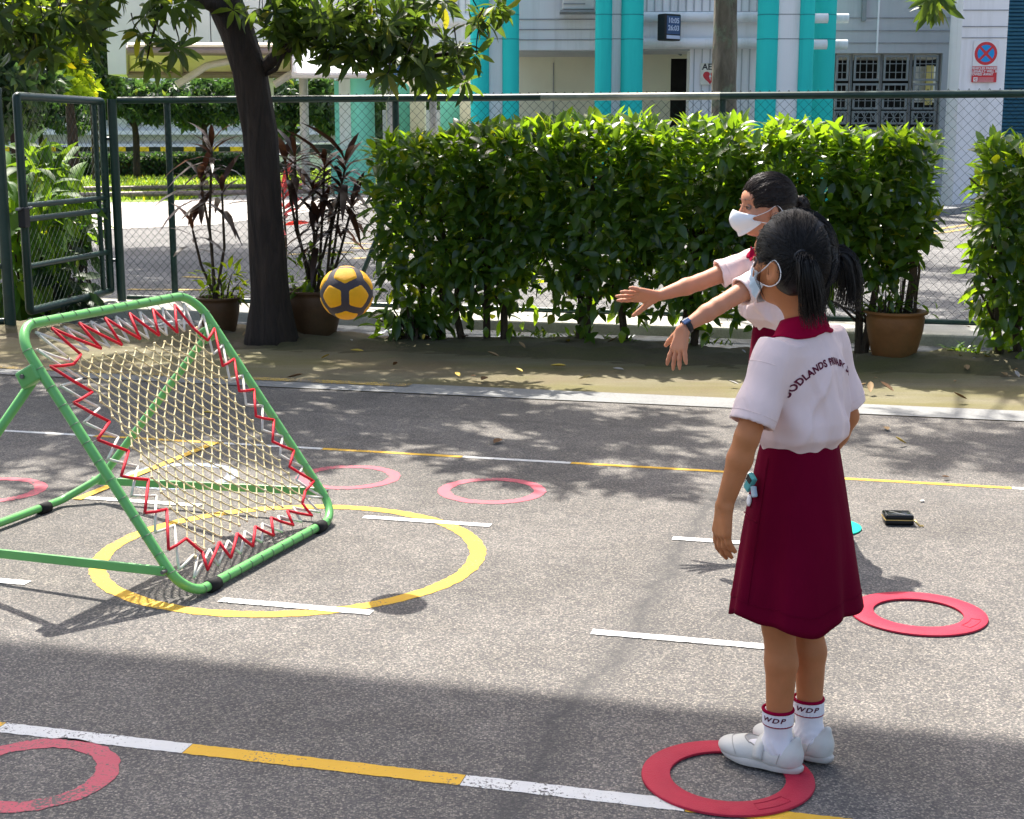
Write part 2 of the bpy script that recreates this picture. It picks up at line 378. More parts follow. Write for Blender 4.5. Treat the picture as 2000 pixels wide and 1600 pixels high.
# ------------------------------------------------------------------ painted markings on the court (thin sheets with ragged edges)
court_marks = []
def strip(name, u0, u1, v, w, mat, z=0.0016, rag=0.002):
    m = MB(); n = max(2, int((u1 - u0) / 0.012)); V = []
    for i in range(n + 1):
        u = u0 + (u1 - u0) * i / n
        V += [C(u, v - w / 2 + random.uniform(-rag, rag), z), C(u, v + w / 2 + random.uniform(-rag, rag), z)]
    m.add(V, [(2 * i, 2 * i + 2, 2 * i + 3, 2 * i + 1) for i in range(n)])
    return tag(m.build(name, mat), kind='structure')
for vline, off, w in ((3.055, -0.91, 0.058), (6.44, -0.66, 0.038)):
    for k in range(-3, 4):
        strip('white_line', off + 1.25 * k, off + 1.25 * k + 0.53, vline, w, M['white_paint'])
        strip('yellow_line', off + 1.25 * k + 0.532, off + 1.25 * k + 1.248, vline, w, M['yellow_paint'])
for k in range(-3, 1):
    strip('white_dash', -0.82 + 1.25 * k, -0.29 + 1.25 * k, 4.155, 0.046, M['white_paint'], 0.0032)
    strip('white_dash', -0.73 + 1.25 * k, -0.20 + 1.25 * k, 5.27, 0.046, M['white_paint'], 0.0032)
strip('yellow_edge_line', -9, -2.79, 8.27, 0.10, M['old_paint'], 0.008, 0.01)
def ring_mark(name, c, ro, ri, mat, z=0.0016, a0=0, a1=2 * math.pi, rag=0.004):
    m = MB(); n = int(ro * 260); V = []; full = a1 - a0 > 6.28
    for i in range(n + (0 if full else 1)):
        a = a0 + (a1 - a0) * i / n
        for r_ in (ri, ro):
            rr = r_ + random.uniform(-rag, rag); V.append((c[0] + rr * math.cos(a), c[1] + rr * math.sin(a), z))
    k = n if full else n
    N_ = len(V) // 2
    m.add(V, [(2 * i, 2 * i + 1, 2 * ((i + 1) % N_) + 1, 2 * ((i + 1) % N_)) for i in range(k)])
    return tag(m.build(name, mat), kind='structure')
ring_mark('yellow_circle', gr(569, 1082), 0.715, 0.655, M['yellow_paint'], 0.0016)
ring_mark('pink_circle', gr(961, 958.5), 0.235, 0.180, M['pink_paint'])
ring_mark('pink_circle', gr(680, 932), 0.235, 0.180, M['pink_paint'])
ring_mark('pink_circle', gr(-18, 958), 0.235, 0.180, M['pink_paint'])
ring_mark('pink_circle', gr(62, 1512), 0.205, 0.150, M['pink_paint'])
ring_mark('blue_circle', gr(352, 930), 0.26, 0.205, M['blue_paint'])
ya, yb = gr(150, 977), gr(420, 866); d_ = (yb - ya).normalized(); q_ = Vector((-d_.y, d_.x, 0)) * 0.022
m = MB(); m.quad(ya - q_ + Vector((0, 0, 0.0046)), yb - q_ + Vector((0, 0, 0.0046)), yb + q_ + Vector((0, 0, 0.0046)), ya + q_ + Vector((0, 0, 0.0046)))
tag(m.build('yellow_slant_line', M['yellow_paint']), kind='structure')
# faded road markings beyond the fence
def road_line(name, pts, w, mat, z=-0.094):
    m = MB(); P = [gr(x, y, z) for x, y in pts]; V = []
    for i, p in enumerate(P):
        t = (P[min(i + 1, len(P) - 1)] - P[max(i - 1, 0)]).normalized(); q = Vector((-t.y, t.x, 0)) * w / 2; V += [p - q, p + q]
    m.add(V, [(2 * i, 2 * i + 2, 2 * i + 3, 2 * i + 1) for i in range(len(P) - 1)])
    return tag(m.build(name, mat), kind='structure')
road_line('double_yellow_line', [(1640, 466), (1760, 455), (1850, 445), (1930, 432), (2010, 415)], 0.16, M['old_paint'])
road_line('double_yellow_line', [(1640, 474), (1760, 463), (1850, 453), (1930, 440), (2010, 424)], 0.16, M['old_paint'])
for a, b in (((560, 497), (690, 492)), ((690, 505), (800, 497)), ((670, 474), (860, 482)), ((690, 484), (880, 494)), ((360, 540), (440, 545)), ((250, 565), (420, 566))):
    road_line('yellow_zigzag_line', [a, b], 0.14, M['old_paint'])
# ------------------------------------------------------------------ unseen roof and columns placed to throw the foreground shade, kept narrow for skylight
M['roofing'] = plain('roof_concrete', (0.55, 0.54, 0.51), 0.8, 0, 0.1)
RH = 9.0; ve = 3.645 + 0.5255 * RH
rt = thing('unseen_shade_roof', 'unseen concrete roof over the near edge of the court, narrowed to let skylight in', 'roof', C(0, ve - 1.35, 0), CA)
MB().bevbox((0, 0, RH + 0.15), (40, 2.7, 0.30), 0.02).build('roof_slab', M['roofing'], rt)
for k in (-14, -7, 9, 16): MB().lathe([(0.2, 0), (0.2, RH)], 20, (k, -0.6, 0)).build('column', M['roofing'], rt, smooth=True)
# ================================================================== school building across the road
M['bwhite'] = plain('painted_wall_white', (0.84, 0.84, 0.86), 0.75, 0, 0.04, 0.6, dirt=(0.62, 0.62, 0.62), dirt_amt=0.5)
M['bgrey'] = plain('painted_wall_grey', (0.47, 0.485, 0.51), 0.8, 0, 0.05, 0.6, dirt=(0.38, 0.39, 0.41), dirt_amt=0.4)
def wallmat(name, col, dirt, amt=.55):
    m, nt, N, L, P = newmat(name); n = noise(N, L, .6, 6); r = ramp(N, [(.3, tuple(c * .94 for c in col)), (.7, col)]); L.new(n.outputs['Fac'], r.inputs['Fac'])
    v = mapped(N, L, (2.6, 2.6, .16)); n2 = noise(N, L, 1.0, 7, .7, v); r2 = ramp(N, [(.50, 0.0), (.72, amt)]); L.new(n2.outputs['Fac'], r2.inputs['Fac']); L.new(mix(N, L, r2.outputs['Color'], r.outputs['Color'], dirt), P.inputs['Base Color'])
    P.inputs['Roughness'].default_value = .8; P.inputs['Specular IOR Level'].default_value = .2; n3 = noise(N, L, 9, 5); L.new(bump(N, L, n3.outputs['Fac'], .15, .02), P.inputs['Normal']); return m
M['bwhite'] = wallmat('streaked_white_wall', (.88, .88, .90), (.58, .58, .56)); M['bgrey'] = wallmat('streaked_grey_wall', (.48, .495, .52), (.36, .37, .38))
M['teal'] = plain('teal_paint', (0.03, 0.60, 0.56), 0.6, 0, 0.08, 0.8, dirt=(0.03, 0.46, 0.44), dirt_amt=0.5)
M['mint'] = plain('mint_paint', (0.22, 0.70, 0.58), 0.6, 0, 0.08, 0.8, dirt=(0.16, 0.54, 0.46), dirt_amt=0.5)
M['teal'] = wallmat('streaked_teal_paint', (.03, .60, .56), (.02, .42, .41), .6)
M['cream'] = plain('cream_wall', (0.72, 0.71, 0.55), 0.8, 0, 0.06, 0.5, dirt=(0.60, 0.59, 0.46), dirt_amt=0.5)
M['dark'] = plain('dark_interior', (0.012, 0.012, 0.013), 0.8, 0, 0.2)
M['grille'] = plain('grille_paint', (0.25, 0.27, 0.28), 0.5, 0.0, 0.1)
M['louvre'] = plain('blue_louvre', (0.045, 0.16, 0.25), 0.45, 0.1, 0.12, 2.0)
M['groove'] = plain('joint_shadow_gap', (0.30, 0.31, 0.33), 0.9)
M['black_plastic'] = plain('black_plastic', (0.02, 0.022, 0.025), 0.4, 0, 0.1)
M['red_sign'] = plain('red_sign_paint', (0.62, 0.05, 0.06), 0.4, 0, 0.05)
M['blue_sign'] = plain('blue_sign_paint', (0.02, 0.30, 0.68), 0.4, 0, 0.05)
M['white_sign'] = plain('white_sign_paint', (0.80, 0.80, 0.80), 0.4, 0, 0.03)
M['screen'] = plain('clock_glass', (0.07, 0.11, 0.22), 0.15, 0, 0.1)
M['digit'] = plain('clock_digit', (0.50, 0.56, 0.72), 0.5, 0, 0.05)
M['ac'] = plain('air_conditioner_casing', (0.60, 0.60, 0.58), 0.5, 0, 0.05)
BY = 34.0
def wx(px, Y=BY, py=100): return at(px, py, Y).x
def wz(py, Y=BY): return at(1000, py, Y).z
def bbox(m, px0, px1, py0, py1, Y, d, bev=0.0):
    """box with its front face at distance Y, d deep; py None = down to the ground"""
    x0, x1 = wx(px0, Y), wx(px1, Y); z1 = wz(py0, Y); z0 = -0.12 if py1 is None else wz(py1, Y)
    c, s = ((x0 + x1) / 2, Y + d / 2, (z0 + z1) / 2), (x1 - x0, d, z1 - z0)
    return m.bevbox(c, s, bev) if bev else m.box(c, s)
sb = thing('school_building', 'white school block with turquoise columns across the road', 'building', (wx(1450), BY, -0.1))
SBI = Matrix.Translation(-sb.location)
def sp(m, name, mat, parent=None, **k):
    o = m.build(name, mat, parent or sb, **k)
    if (parent or sb) is sb: o.location = -sb.location
    return o
TOP = -520
# upper storeys as solid bays
sp(bbox(MB(), 1005, 1180, TOP, 98, 35.0, 8), 'upper_wall', M['bwhite'])
sp(bbox(MB(), 1245, 1500, TOP, 22, 34.6, 8), 'upper_wall', M['bwhite'])
sp(bbox(MB(), 1245, 1500, 22.3, 95, 34.75, 8), 'lintel_wall', M['bwhite'])
sp(bbox(MB(), 1628, 1890, TOP, 104, 36.2, 7), 'upper_wall', M['bgrey'])
sp(bbox(MB(), 700, 930, TOP, 92, 37.2, 8), 'upper_wall', M['bwhite'])
# vertical panel joints of the upper bay (cut lines as thin proud ribs)
for i in range(15):
    m = MB(); x = wx(1262 + i * 15.3, 34.58); m.box((x, 34.59, (wz(TOP, 34.6) + wz(23, 34.6)) / 2), (0.03, 0.03, wz(TOP, 34.6) - wz(23, 34.6))); sp(m, 'panel_rib', M['bgrey'])
for i in range(9):
    m = MB(); x = wx(815 + i * 13.5, 37.18); m.box((x, 37.19, wz(-120, 37.2) / 2 + wz(26, 37.2) / 2), (0.03, 0.03, wz(-120, 37.2) - wz(26, 37.2))); sp(m, 'panel_rib', M['bgrey'])
for py in (38, 58, 78):
    m = MB(); m.box(((wx(1005) + wx(1180)) / 2, 34.99, wz(py, 35)), (wx(1180) - wx(1005), 0.03, 0.022)); sp(m, 'course_line', M['groove'])
for py in (35, 60, 84):
    m = MB(); m.box(((wx(1628, 36.2) + wx(1890, 36.2)) / 2, 36.19, wz(py, 36.2)), (wx(1890, 36.2) - wx(1628, 36.2), 0.03, 0.02)); sp(m, 'course_line', M['groove'])
m = MB(); m.box((wx(1712, 36.2), 36.18, wz(-200, 36.2) / 2 + wz(104, 36.2) / 2), (0.04, 0.05, wz(-200, 36.2) - wz(104, 36.2))); sp(m, 'wall_joint', M['bwhite'])
m = MB(); bbox(m, 1681, 1689, TOP, 41, 36.1, 0.3); sp(m, 'downpipe', M['grille'])
# rounded spandrel tubes
def htube(px0, px1, py, rpx, Y, name='round_beam', mat='bwhite'):
    r = rpx * Y / FPX; z = wz(py, Y); m = MB()
    m.tube([(wx(px0, Y), Y, z), (wx(px1, Y), Y, z)], r, 20); sp(m, name, M[mat], auto=40)
htube(1250, 1500, 33, 9.5, 34.6); htube(1250, 1500, 84, 9.5, 34.6)
htube(800, 925, 40, 9.5, 37.2)
for px, Y in ((1600, 33.9), (1640, 35.2)):
    for py in (36, 87): htube(px - 20, px + 14, py, 9, Y)
# turquoise and white column clusters
def column(px0, px1, mat, Y, rnd=True, top=TOP):
    x0, x1 = wx(px0, Y), wx(px1, Y); r = (x1 - x0) / 2; z1 = wz(top, Y); m = MB()
    if rnd:
        m.lathe([(r, -0.12), (r, z1)], 28, ((x0 + x1) / 2, Y + r, 0)); o = sp(m, 'column', M[mat], auto=40)
    else:
        m.bevbox(((x0 + x1) / 2, Y + r, (z1 - 0.12) / 2), (x1 - x0, 2 * r, z1 + 0.12), 0.03); o = sp(m, 'column', M[mat])
    for py in (28, 76):
        mm = MB(); z = wz(py, Y)
        if rnd: mm.lathe([(r + .002, z - .012), (r + .006, z), (r + .002, z + .012)], 28, ((x0 + x1) / 2, Y + r, 0), cap=False)
        else: mm.box(((x0 + x1) / 2, Y + r, z), (x1 - x0 + .008, 2 * r + .008, .02))
        c = mm.build('joint_ring', M['groove' if mat == 'bwhite' else 'tealdk'], o)
M['tealdk'] = plain('teal_joint', (0.02, 0.30, 0.31), 0.7)
column(918, 955, 'teal', 34.0); column(953, 983, 'bwhite', 34.3, False); column(981, 1014, 'teal', 34.0)
column(1163, 1196, 'teal', 33.6); column(1192, 1218, 'bwhite', 33.95, False); column(1214, 1258, 'teal', 33.6)
column(1481, 1522, 'teal', 33.4); column(1518, 1568, 'bwhite', 33.6, False); column(1563, 1592, 'teal', 33.4); column(1588, 1636, 'teal', 34.6)
# ground floor: recessed cream walls, doorway, white panelled wall
sp(bbox(MB(), 1000, 1260, 90, None, 37.5, .4), 'cream_wall', M['cream'])
sp(bbox(MB(), 1256, 1311, 90, None, 36.6, .4), 'cream_wall', M['cream'])
sp(bbox(MB(), 1311, 1350, 90, 113, 36.6, .4), 'door_lintel', M['cream'])
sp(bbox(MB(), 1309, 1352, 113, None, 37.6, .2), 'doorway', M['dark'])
sp(bbox(MB(), 1250, 1500, 93, 99, 35.0, 3.5), 'soffit', M['bgrey'])
sp(bbox(MB(), 1000, 1180, 96, 101, 35.2, 3.0), 'soffit', M['bgrey'])
sp(bbox(MB(), 1348, 1500, 93, None, 34.9, .6), 'panelled_wall', M['bwhite'])
for i in range(8):
    m = MB(); m.box((wx(1356 + 15.5 * i, 34.9), 34.89, wz(93, 34.9) / 2), (.022, .03, wz(93, 34.9))); sp(m, 'panel_rib', M['bgrey'])
m = MB(); m.box((wx(1081, 37.5), 37.49, 1.7), (.02, .02, 3.4)); sp(m, 'wall_joint', M['groove'])
m = MB(); m.tube([at(1270, 99, 36.5), at(1315, 99, 36.5), at(1322, 103, 36.5), at(1330, 107, 36.3)], .03, 8); sp(m, 'cable_pipe', M['grille'])
# grey bay with security grilles
sp(bbox(MB(), 1842, 1890, 104, None, 36.2, .5), 'wall', M['bgrey'])
sp(bbox(MB(), 1628, 1842, 302, None, 36.2, .5), 'wall', M['bgrey'])
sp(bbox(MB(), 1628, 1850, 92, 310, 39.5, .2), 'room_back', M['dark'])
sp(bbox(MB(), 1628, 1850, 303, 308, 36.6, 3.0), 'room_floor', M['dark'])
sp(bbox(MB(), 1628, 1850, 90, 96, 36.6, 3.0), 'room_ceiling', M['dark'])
def grille(px0, px1, py0, py1, nx, ny, cross=False):
    Y = 36.3; x0, x1, z0, z1 = wx(px0, Y), wx(px1, Y), wz(py1, Y), wz(py0, Y); f = MB(); t = .05
    f.box(((x0 + x1) / 2, Y, z1 - t / 2), (x1 - x0, .06, t)).box(((x0 + x1) / 2, Y, z0 + t / 2), (x1 - x0, .06, t))
    f.box((x0 + t / 2, Y, (z0 + z1) / 2), (t, .055, z1 - z0 - 2 * t)).box((x1 - t / 2, Y, (z0 + z1) / 2), (t, .055, z1 - z0 - 2 * t))
    o = sp(f, 'grille_frame', M['grille'])
    for i in range(1, nx): MB().box((x0 + (x1 - x0) * i / nx, Y, (z0 + z1) / 2), (.016, .02, z1 - z0 - t)).build('bar', M['grille'], o)
    for j in range(1, ny): MB().box(((x0 + x1) / 2, Y - .012, z0 + (z1 - z0) * j / ny), (x1 - x0 - t, .02, .016)).build('bar', M['grille'], o)
    if cross:
        n = 3; w = (x1 - x0) / n
        for i in range(n):
            for a, b in (((x0 + i * w, z0), (x0 + i * w + w, z1)), ((x0 + i * w + w, z0), (x0 + i * w, z1))):
                MB().tube([(a[0], Y - .03, a[1]), (b[0], Y - .03, b[1])], .012, 6).build('cross_bar', M['grille'], o)
for a, b, n in ((1634, 1659, 2), (1669, 1719, 4), (1727, 1776, 4), (1786, 1834, 4)):
    grille(a, b, 108, 158, n, 3); grille(a, b, 163, 214, n, 3); grille(a, b, 217, 243, n, 2, True); grille(a, b, 249, 300, n, 3)
for px, py in ((1633, 0), (1664, 0), (1723, 0), (1781, 0), (1838, 0)): sp(bbox(MB(), px - 2.5, px + 2.5, 106, 301, 36.38, .06), 'mullion', M['grille'])
# things seen through the grille: a white wall and a yellow pillar
M['yellow_wall'] = plain('yellow_wall', (0.72, 0.60, 0.22), 0.8); M['white_wall'] = plain('white_far_wall', (0.75, 0.76, 0.74), 0.8)
sp(bbox(MB(), 1786, 1842, 130, 200, 39.2, .1), 'inner_wall', M['white_wall']); sp(bbox(MB(), 1812, 1826, 128, 205, 39.05, .1), 'inner_pillar', M['yellow_wall'])
# white pillar with the sign, blue louvres, ledge
sp(bbox(MB(), 1876, 1966, TOP, None, 33.4, .9, .02), 'pillar', M['bwhite'])
for py in (20, 52, 74):
    m = MB(); x0, x1 = wx(1876, 33.4), wx(1966, 33.4); m.box(((x0 + x1) / 2, 33.395, wz(py, 33.4)), (x1 - x0 - .02, .02, .02)); sp(m, 'course_line', M['groove'])
lb = sp(bbox(MB(), 1960, 2140, TOP, None, 34.4, .2), 'louvre_back', M['louvre'])
for i in range(56):
    m = MB(); z = wz(390 - i * 7.4, 34.2); x0, x1 = wx(1966, 34.2), wx(2130, 34.2)
    m.box(((x0 + x1) / 2, 34.25, z), (x1 - x0, .10, .045), M=Matrix.Rotation(.5, 3, 'X')); o = m.build('slat', M['louvre'], lb)
sp(bbox(MB(), 1500, 1890, 386, None, 35.6, .6), 'ledge', M['bwhite'])
# kerb along the building
kb = MB(); P = [(1500, 446), (1640, 436), (1760, 428), (1850, 420), (1930, 408), (2020, 392)]
for (a, b) in zip(P[:-1], P[1:]):
    p, q = gr(*a, -.1), gr(*b, -.1); d = q - p; kb.box((p + q) / 2 + Vector((0, .3, .06)), (d.length + .02, .5, .15), math.atan2(d.y, d.x))
tag(kb.build('kerb', M['concrete']), kind='structure')
# --- air conditioner, digital clock, signs
ac = thing('air_conditioner', 'white air conditioning unit on a bracket high on the wall between turquoise columns', 'air conditioner', (wx(1130, 34.3), 34.3, wz(20, 34.3)))
MB().bevbox((0, .35, .45), (.75, .5, .85), .03).build('casing', M['ac'], ac)
MB().box((0, .3, -.02), (.85, .65, .05)).build('bracket', M['grille'], ac)
for i in range(6): MB().box((-.1, .09, .15 + .11 * i), (.5, .02, .03)).build('vent_slat', M['grille'], ac)
ck = thing('digital_clock', 'black box digital clock sticking out from the white wall above the doorway', 'clock', (wx(1306, 34.0), 34.0, wz(80, 34.0)), R(38))
h_ = wz(28, 34) - wz(80, 34)
MB().bevbox((0, .0, h_ / 2), (.50, .28, h_), .03).build('casing', M['black_plastic'], ck)
MB().box((0, -.142, h_ * .58), (.42, .01, h_ * .68)).build('display', M['screen'], ck)
MB().box((0, -.142, h_ * .13), (.42, .012, h_ * .13)).build('name_strip', M['digit'], ck)
def put_text(s, size, mat, parent, loc, rot=(R(90), 0, 0), bold=0.0, name='lettering', ext=.002, sx=1.0, shear=0.0):
    me = text_mesh(s, size, bold, ext, shear=shear); me.name = name; me.materials.append(mat)
    o = link(bpy.data.objects.new(name, me), parent); o.location = loc; o.rotation_euler = rot; o.scale = (sx, 1, 1); return o
put_text('10:05', .16, M['digit'], ck, (0, -.150, h_ * .74), bold=.004, name='digits'); put_text('26:03', .16, M['digit'], ck, (0, -.150, h_ * .46), bold=.004, name='digits')
ae = thing('aed_sign', 'cream AED sign with a red heart on the white panelled wall', 'sign', (wx(1388, 34.85), 34.85, wz(165, 34.85)))
MB().box((0, 0, .24), (.46, .02, .50)).build('plate', plain('cream_sign', (.80, .78, .68), .5), ae)
put_text('AED', .20, M['black_plastic'], ae, (0, -.013, .40), bold=.004)
hp = [(0.14 * 1.05 * math.sin(t) ** 3 * 1.15, .0105 * (13 * math.cos(t) - 5 * math.cos(2 * t) - 2 * math.cos(3 * t) - math.cos(4 * t))) for t in [2 * math.pi * i / 40 for i in range(40)]]
m = MB(); m.add([(x, -.013, .17 + z) for x, z in hp] + [(x, -.017, .17 + z) for x, z in hp], [tuple(range(40, 80))] + [(i, (i + 1) % 40, 40 + (i + 1) % 40, 40 + i) for i in range(40)]); m.build('heart', M['red_sign'], ae)
m = MB(); m.add([(-.03, -.02, .17), (0, -.02, .25), (.03, -.02, .17), (.008, -.02, .17), (.012, -.02, .08), (-.015, -.02, .15), (-.002, -.02, .155)], [(0, 1, 2, 3, 6), (3, 4, 5, 6)]); m.build('bolt', M['white_sign'], ae)
ns = thing('no_stopping_sign', 'red and blue no stopping sign over a red tow away notice on the white pillar', 'sign', (wx(1926, 33.35), 33.37, wz(161, 33.35)))
S = 33.37 / FPX
MB().box((0, 0, 53.5 * S), (47 * S, .02, 47 * S)).build('plate', M['white_sign'], ns)
MB().box((-.5 * S, 0, 15 * S), (47 * S, .022, 29.5 * S)).build('notice_plate', M['red_sign'], ns)
def disc(r, y, z, n=40, r0=0.0, a0=0, a1=2 * math.pi): 
    m = MB(); V = []; full = a1 - a0 > 6.2
    for i in range(n + 1):
        a = a0 + (a1 - a0) * i / n; V += [(r0 * math.cos(a), y, z + r0 * math.sin(a)), (r * math.cos(a), y, z + r * math.sin(a))]
    m.add(V, [(2 * i, 2 * i + 1, 2 * i + 3, 2 * i + 2) for i in range(n)]); return m
disc(21.5 * S, -.014, 53.5 * S).build('red_disc', M['red_sign'], ns)
for k in range(4):
    m = MB(); a0 = R(45 + 90 * k) + .13; a1 = R(135 + 90 * k) - .13; zc = 53.5 * S; V = [(3.6 * S * math.cos(R(90 + 90 * k)), -.018, zc + 3.6 * S * math.sin(R(90 + 90 * k)))]
    for i in range(13): a = a0 + (a1 - a0) * i / 12; V.append((16 * S * math.cos(a), -.018, zc + 16 * S * math.sin(a)))
    m.add(V, [tuple(range(14))]); m.build('blue_sector', M['blue_sign'], ns)
for i, (t, dx) in enumerate((('VEHICLES PARKED', 0), ('ILLEGALLY WILL BE', 0), ('TOWED AWAY', -5))):
    put_text(t, .075, M['white_sign'], ns, ((-1 + dx) * S, -.016, (26 - 5.6 * i) * S), bold=.002)
MB().bevbox((-17 * S, -.013, 5.5 * S), (8 * S, .01, 8 * S), .004).build('emblem', M['white_sign'], ns)
put_text('C', .075, M['red_sign'], ns, (-17 * S, -.022, 5.5 * S), bold=.003)
for i in range(4): MB().box((3 * S, -.013, (8.2 - 2.2 * i) * S), (29 * S, .006, .5 * S)).build('small_print', M['pinkish'] if 'pinkish' in M else M['white_sign'], ns)
# ================================================================== left: covered walkway, mint pillars, link bridge, far walls
M['post'] = plain('pale_steel_post', (0.66, 0.62, 0.62), 0.5, 0.1, 0.06)
M['canvas'] = plain('cream_soffit', (0.88, 0.74, 0.56), 0.7, 0, 0.06)
M['brownsteel'] = plain('brown_grey_steel', (0.26, 0.21, 0.20), 0.5, 0.1, 0.08)
M['polyroof'] = plain('white_roof_sheet', (0.72, 0.76, 0.82), 0.25, 0, 0.05)
M['blueroof'] = plain('blue_roof_sheet', (0.10, 0.26, 0.55), 0.3, 0, 0.1)
M['clad'] = plain('grey_cladding', (0.62, 0.63, 0.64), 0.6, 0.1, 0.05, 1.2)
wk = thing('covered_walkway', 'covered walkway with cream curved soffit and grey posts on the far left', 'shelter', (at(590, 340, 43).x, 43, -.1))
def wp(m, name, mat, **k):
    o = m.build(name, mat, wk, **k); o.location = -wk.location; return o
def vault(px0, px1, pyN, YN, pyF, YF, mat, name, n=10, sag=.35, th=.06):
    # roof sheet between its near and far eaves, bowed upwards
    a0, a1 = at(px0, pyN, YN), at(px1, pyN, YN); b0, b1 = at(px0, pyF, YF), at(px1, pyF, YF); m = MB(); V = []
    for i in range(n + 1):
        t = i / n; up = Vector((0, 0, sag * 4 * t * (1 - t)))
        V += [a0.lerp(b0, t) + up, a1.lerp(b1, t) + up, a1.lerp(b1, t) + up + Vector((0, 0, th)), a0.lerp(b0, t) + up + Vector((0, 0, th))]
    F = [(0, 1, 2, 3), (4 * n + 3, 4 * n + 2, 4 * n + 1, 4 * n)]
    for i in range(n):
        for k in range(4): a, b = 4 * i + k, 4 * i + (k + 1) % 4; F.append((a, a + 4, b + 4, b))
    m.add(V, F); wp(m, name, mat, auto=40)
    return lambda s, t: (a0.lerp(b0, t).lerp(a1.lerp(b1, t), s) + Vector((0, 0, sag * 4 * t * (1 - t))))
f1 = vault(250, 570, 92, 40.5, 143, 46, M['canvas'], 'curved_soffit')
for s in (.0, .33, .66, 1.0): wp(MB().tube([f1(s, t / 8) - Vector((0, 0, .05)) for t in range(9)], .05, 8), 'rib', M['brownsteel'])
for t in (.02, .5, .98): wp(MB().tube([f1(0, t) - Vector((0, 0, .1)), f1(1, t) - Vector((0, 0, .1))], .10, 8), 'purlin', M['brownsteel'])
for px in (345, 535, 655): wp(MB().tube([at(px, 166, 43), at(px + 60, 128, 43.3), at(px + 110, 118, 43.6)], .11, 10), 'bracket_arm', M['post'])
f2 = vault(570, 760, 147, 41.5, 95, 45, M['polyroof'], 'white_roof', sag=.12)
f3 = vault(762, 935, 152, 41.0, 108, 45, M['blueroof'], 'blue_roof', sag=.12)
for s in (0, .25, .5, .75, 1): wp(MB().tube([f2(s, t / 4) + Vector((0, 0, .07)) for t in range(5)], .02, 6), 'roof_seam', M['brownsteel'])
for s in (0, .33, .66, 1): wp(MB().tube([f3(s, t / 4) + Vector((0, 0, .07)) for t in range(5)], .02, 6), 'roof_seam', M['brownsteel'])
wp(MB().tube([f2(0, 0), f2(1, 0)], .09, 8), 'gutter', M['post']); wp(MB().tube([f3(0, 0), f3(1, 0)], .07, 8), 'gutter', M['post'])
for px, Y, w in ((592, 43, 17), (517, 45, 16), (762, 42.5, 15), (845, 43, 14)):
    p = at(px, 140, Y); wp(MB().lathe([(w * Y / FPX / 2, -.12), (w * Y / FPX / 2, p.z)], 16, (p.x, p.y, 0)), 'post', M['post'], smooth=True)
# overhead link bridge clad in grey sheet, on its own piers
lbg = thing('link_bridge', 'overhead bridge clad in pale grey sheets above the covered walkway', 'bridge', (at(440, 340, 49).x, 49, -.1))
x0, x1 = at(208, 100, 49).x, at(720, 100, 49).x; z0, z1 = at(400, 146, 49).z, 11.0
for i in range(5):
    a, b = x0 + (x1 - x0) * i / 5, x0 + (x1 - x0) * (i + 1) / 5
    o = MB().bevbox(((a + b) / 2, 50.5, (z0 + z1) / 2), (b - a - .03, 3.0, z1 - z0), .015).build('cladding_panel', M['clad'], lbg); o.location = -lbg.location
for x in (at(505, 100, 50).x, at(705, 100, 50).x): 
    o = MB().bevbox((x, 50.5, z0 / 2 - .06), (.6, 1.2, z0 + .1), .03).build('pier', M['clad'], lbg); o.location = -lbg.location
# mint pillar with a low plinth
mp = thing('mint_pillar', 'round mint green pillar with a pale strip on a stepped base beside the walkway', 'pillar', (at(705, 360, 42).x, 42, -.1))
def mpart(m, name, mat, **k): o = m.build(name, mat, mp, **k); o.location = -mp.location
r = 23 * 42 / FPX; p = at(705, 150, 42)
mpart(MB().lathe([(r, -.12), (r, p.z)], 32, (p.x, 42.3, 0)), 'shaft', M['mint'], auto=40)
mpart(bbox(MB(), 660, 690, 155, None, 42.6, .5), 'pale_strip', M['bwhite']); mpart(bbox(MB(), 651, 663, 158, None, 42.7, .4), 'edge_strip', M['mint'])
mpart(bbox(MB(), 641, 700, 294, None, 42.2, .9, .03), 'base_block', M['mint'])
# arched mint panels and beige pillars under the blue roof
ar = thing('mint_arcade', 'row of mint arched panels between beige pillars under the blue roof', 'arcade', (at(830, 340, 47).x, 47, -.1))
def apart(m, name, mat, **k): o = m.build(name, mat, ar, **k); o.location = -ar.location
for px0, px1 in ((764, 801), (860, 898)):
    xa, xb = wx(px0, 47, 250), wx(px1, 47, 250); r = (xb - xa) / 2; zt = wz(158, 47) - r; m = MB()
    poly = [(xa, -.12), (xb, -.12)] + [((xa + xb) / 2 + r * math.cos(R(a)), zt + r * math.sin(R(a))) for a in range(0, 181, 15)]
    n = len(poly); m.add([(x, 47, z) for x, z in poly] + [(x, 47.3, z) for x, z in poly], [tuple(range(n))] + [(i, n + i, n + (i + 1) % n, (i + 1) % n) for i in range(n)]); apart(m, 'arch_panel', M['mint'])
for px0, px1 in ((799, 828), (897, 924), (752, 766)): apart(bbox(MB(), px0, px1, 150, None, 46.6, .8), 'pillar', M['cream'])
apart(bbox(MB(), 740, 930, 96, 156, 47.6, .5), 'head_beam', M['bwhite'])
apart(bbox(MB(), 745, 925, 215, None, 50, .3), 'back_wall', M['bgrey'])
apart(bbox(MB(), 753, 770, 376, None, 42, .5), 'low_wall', M['mint'])
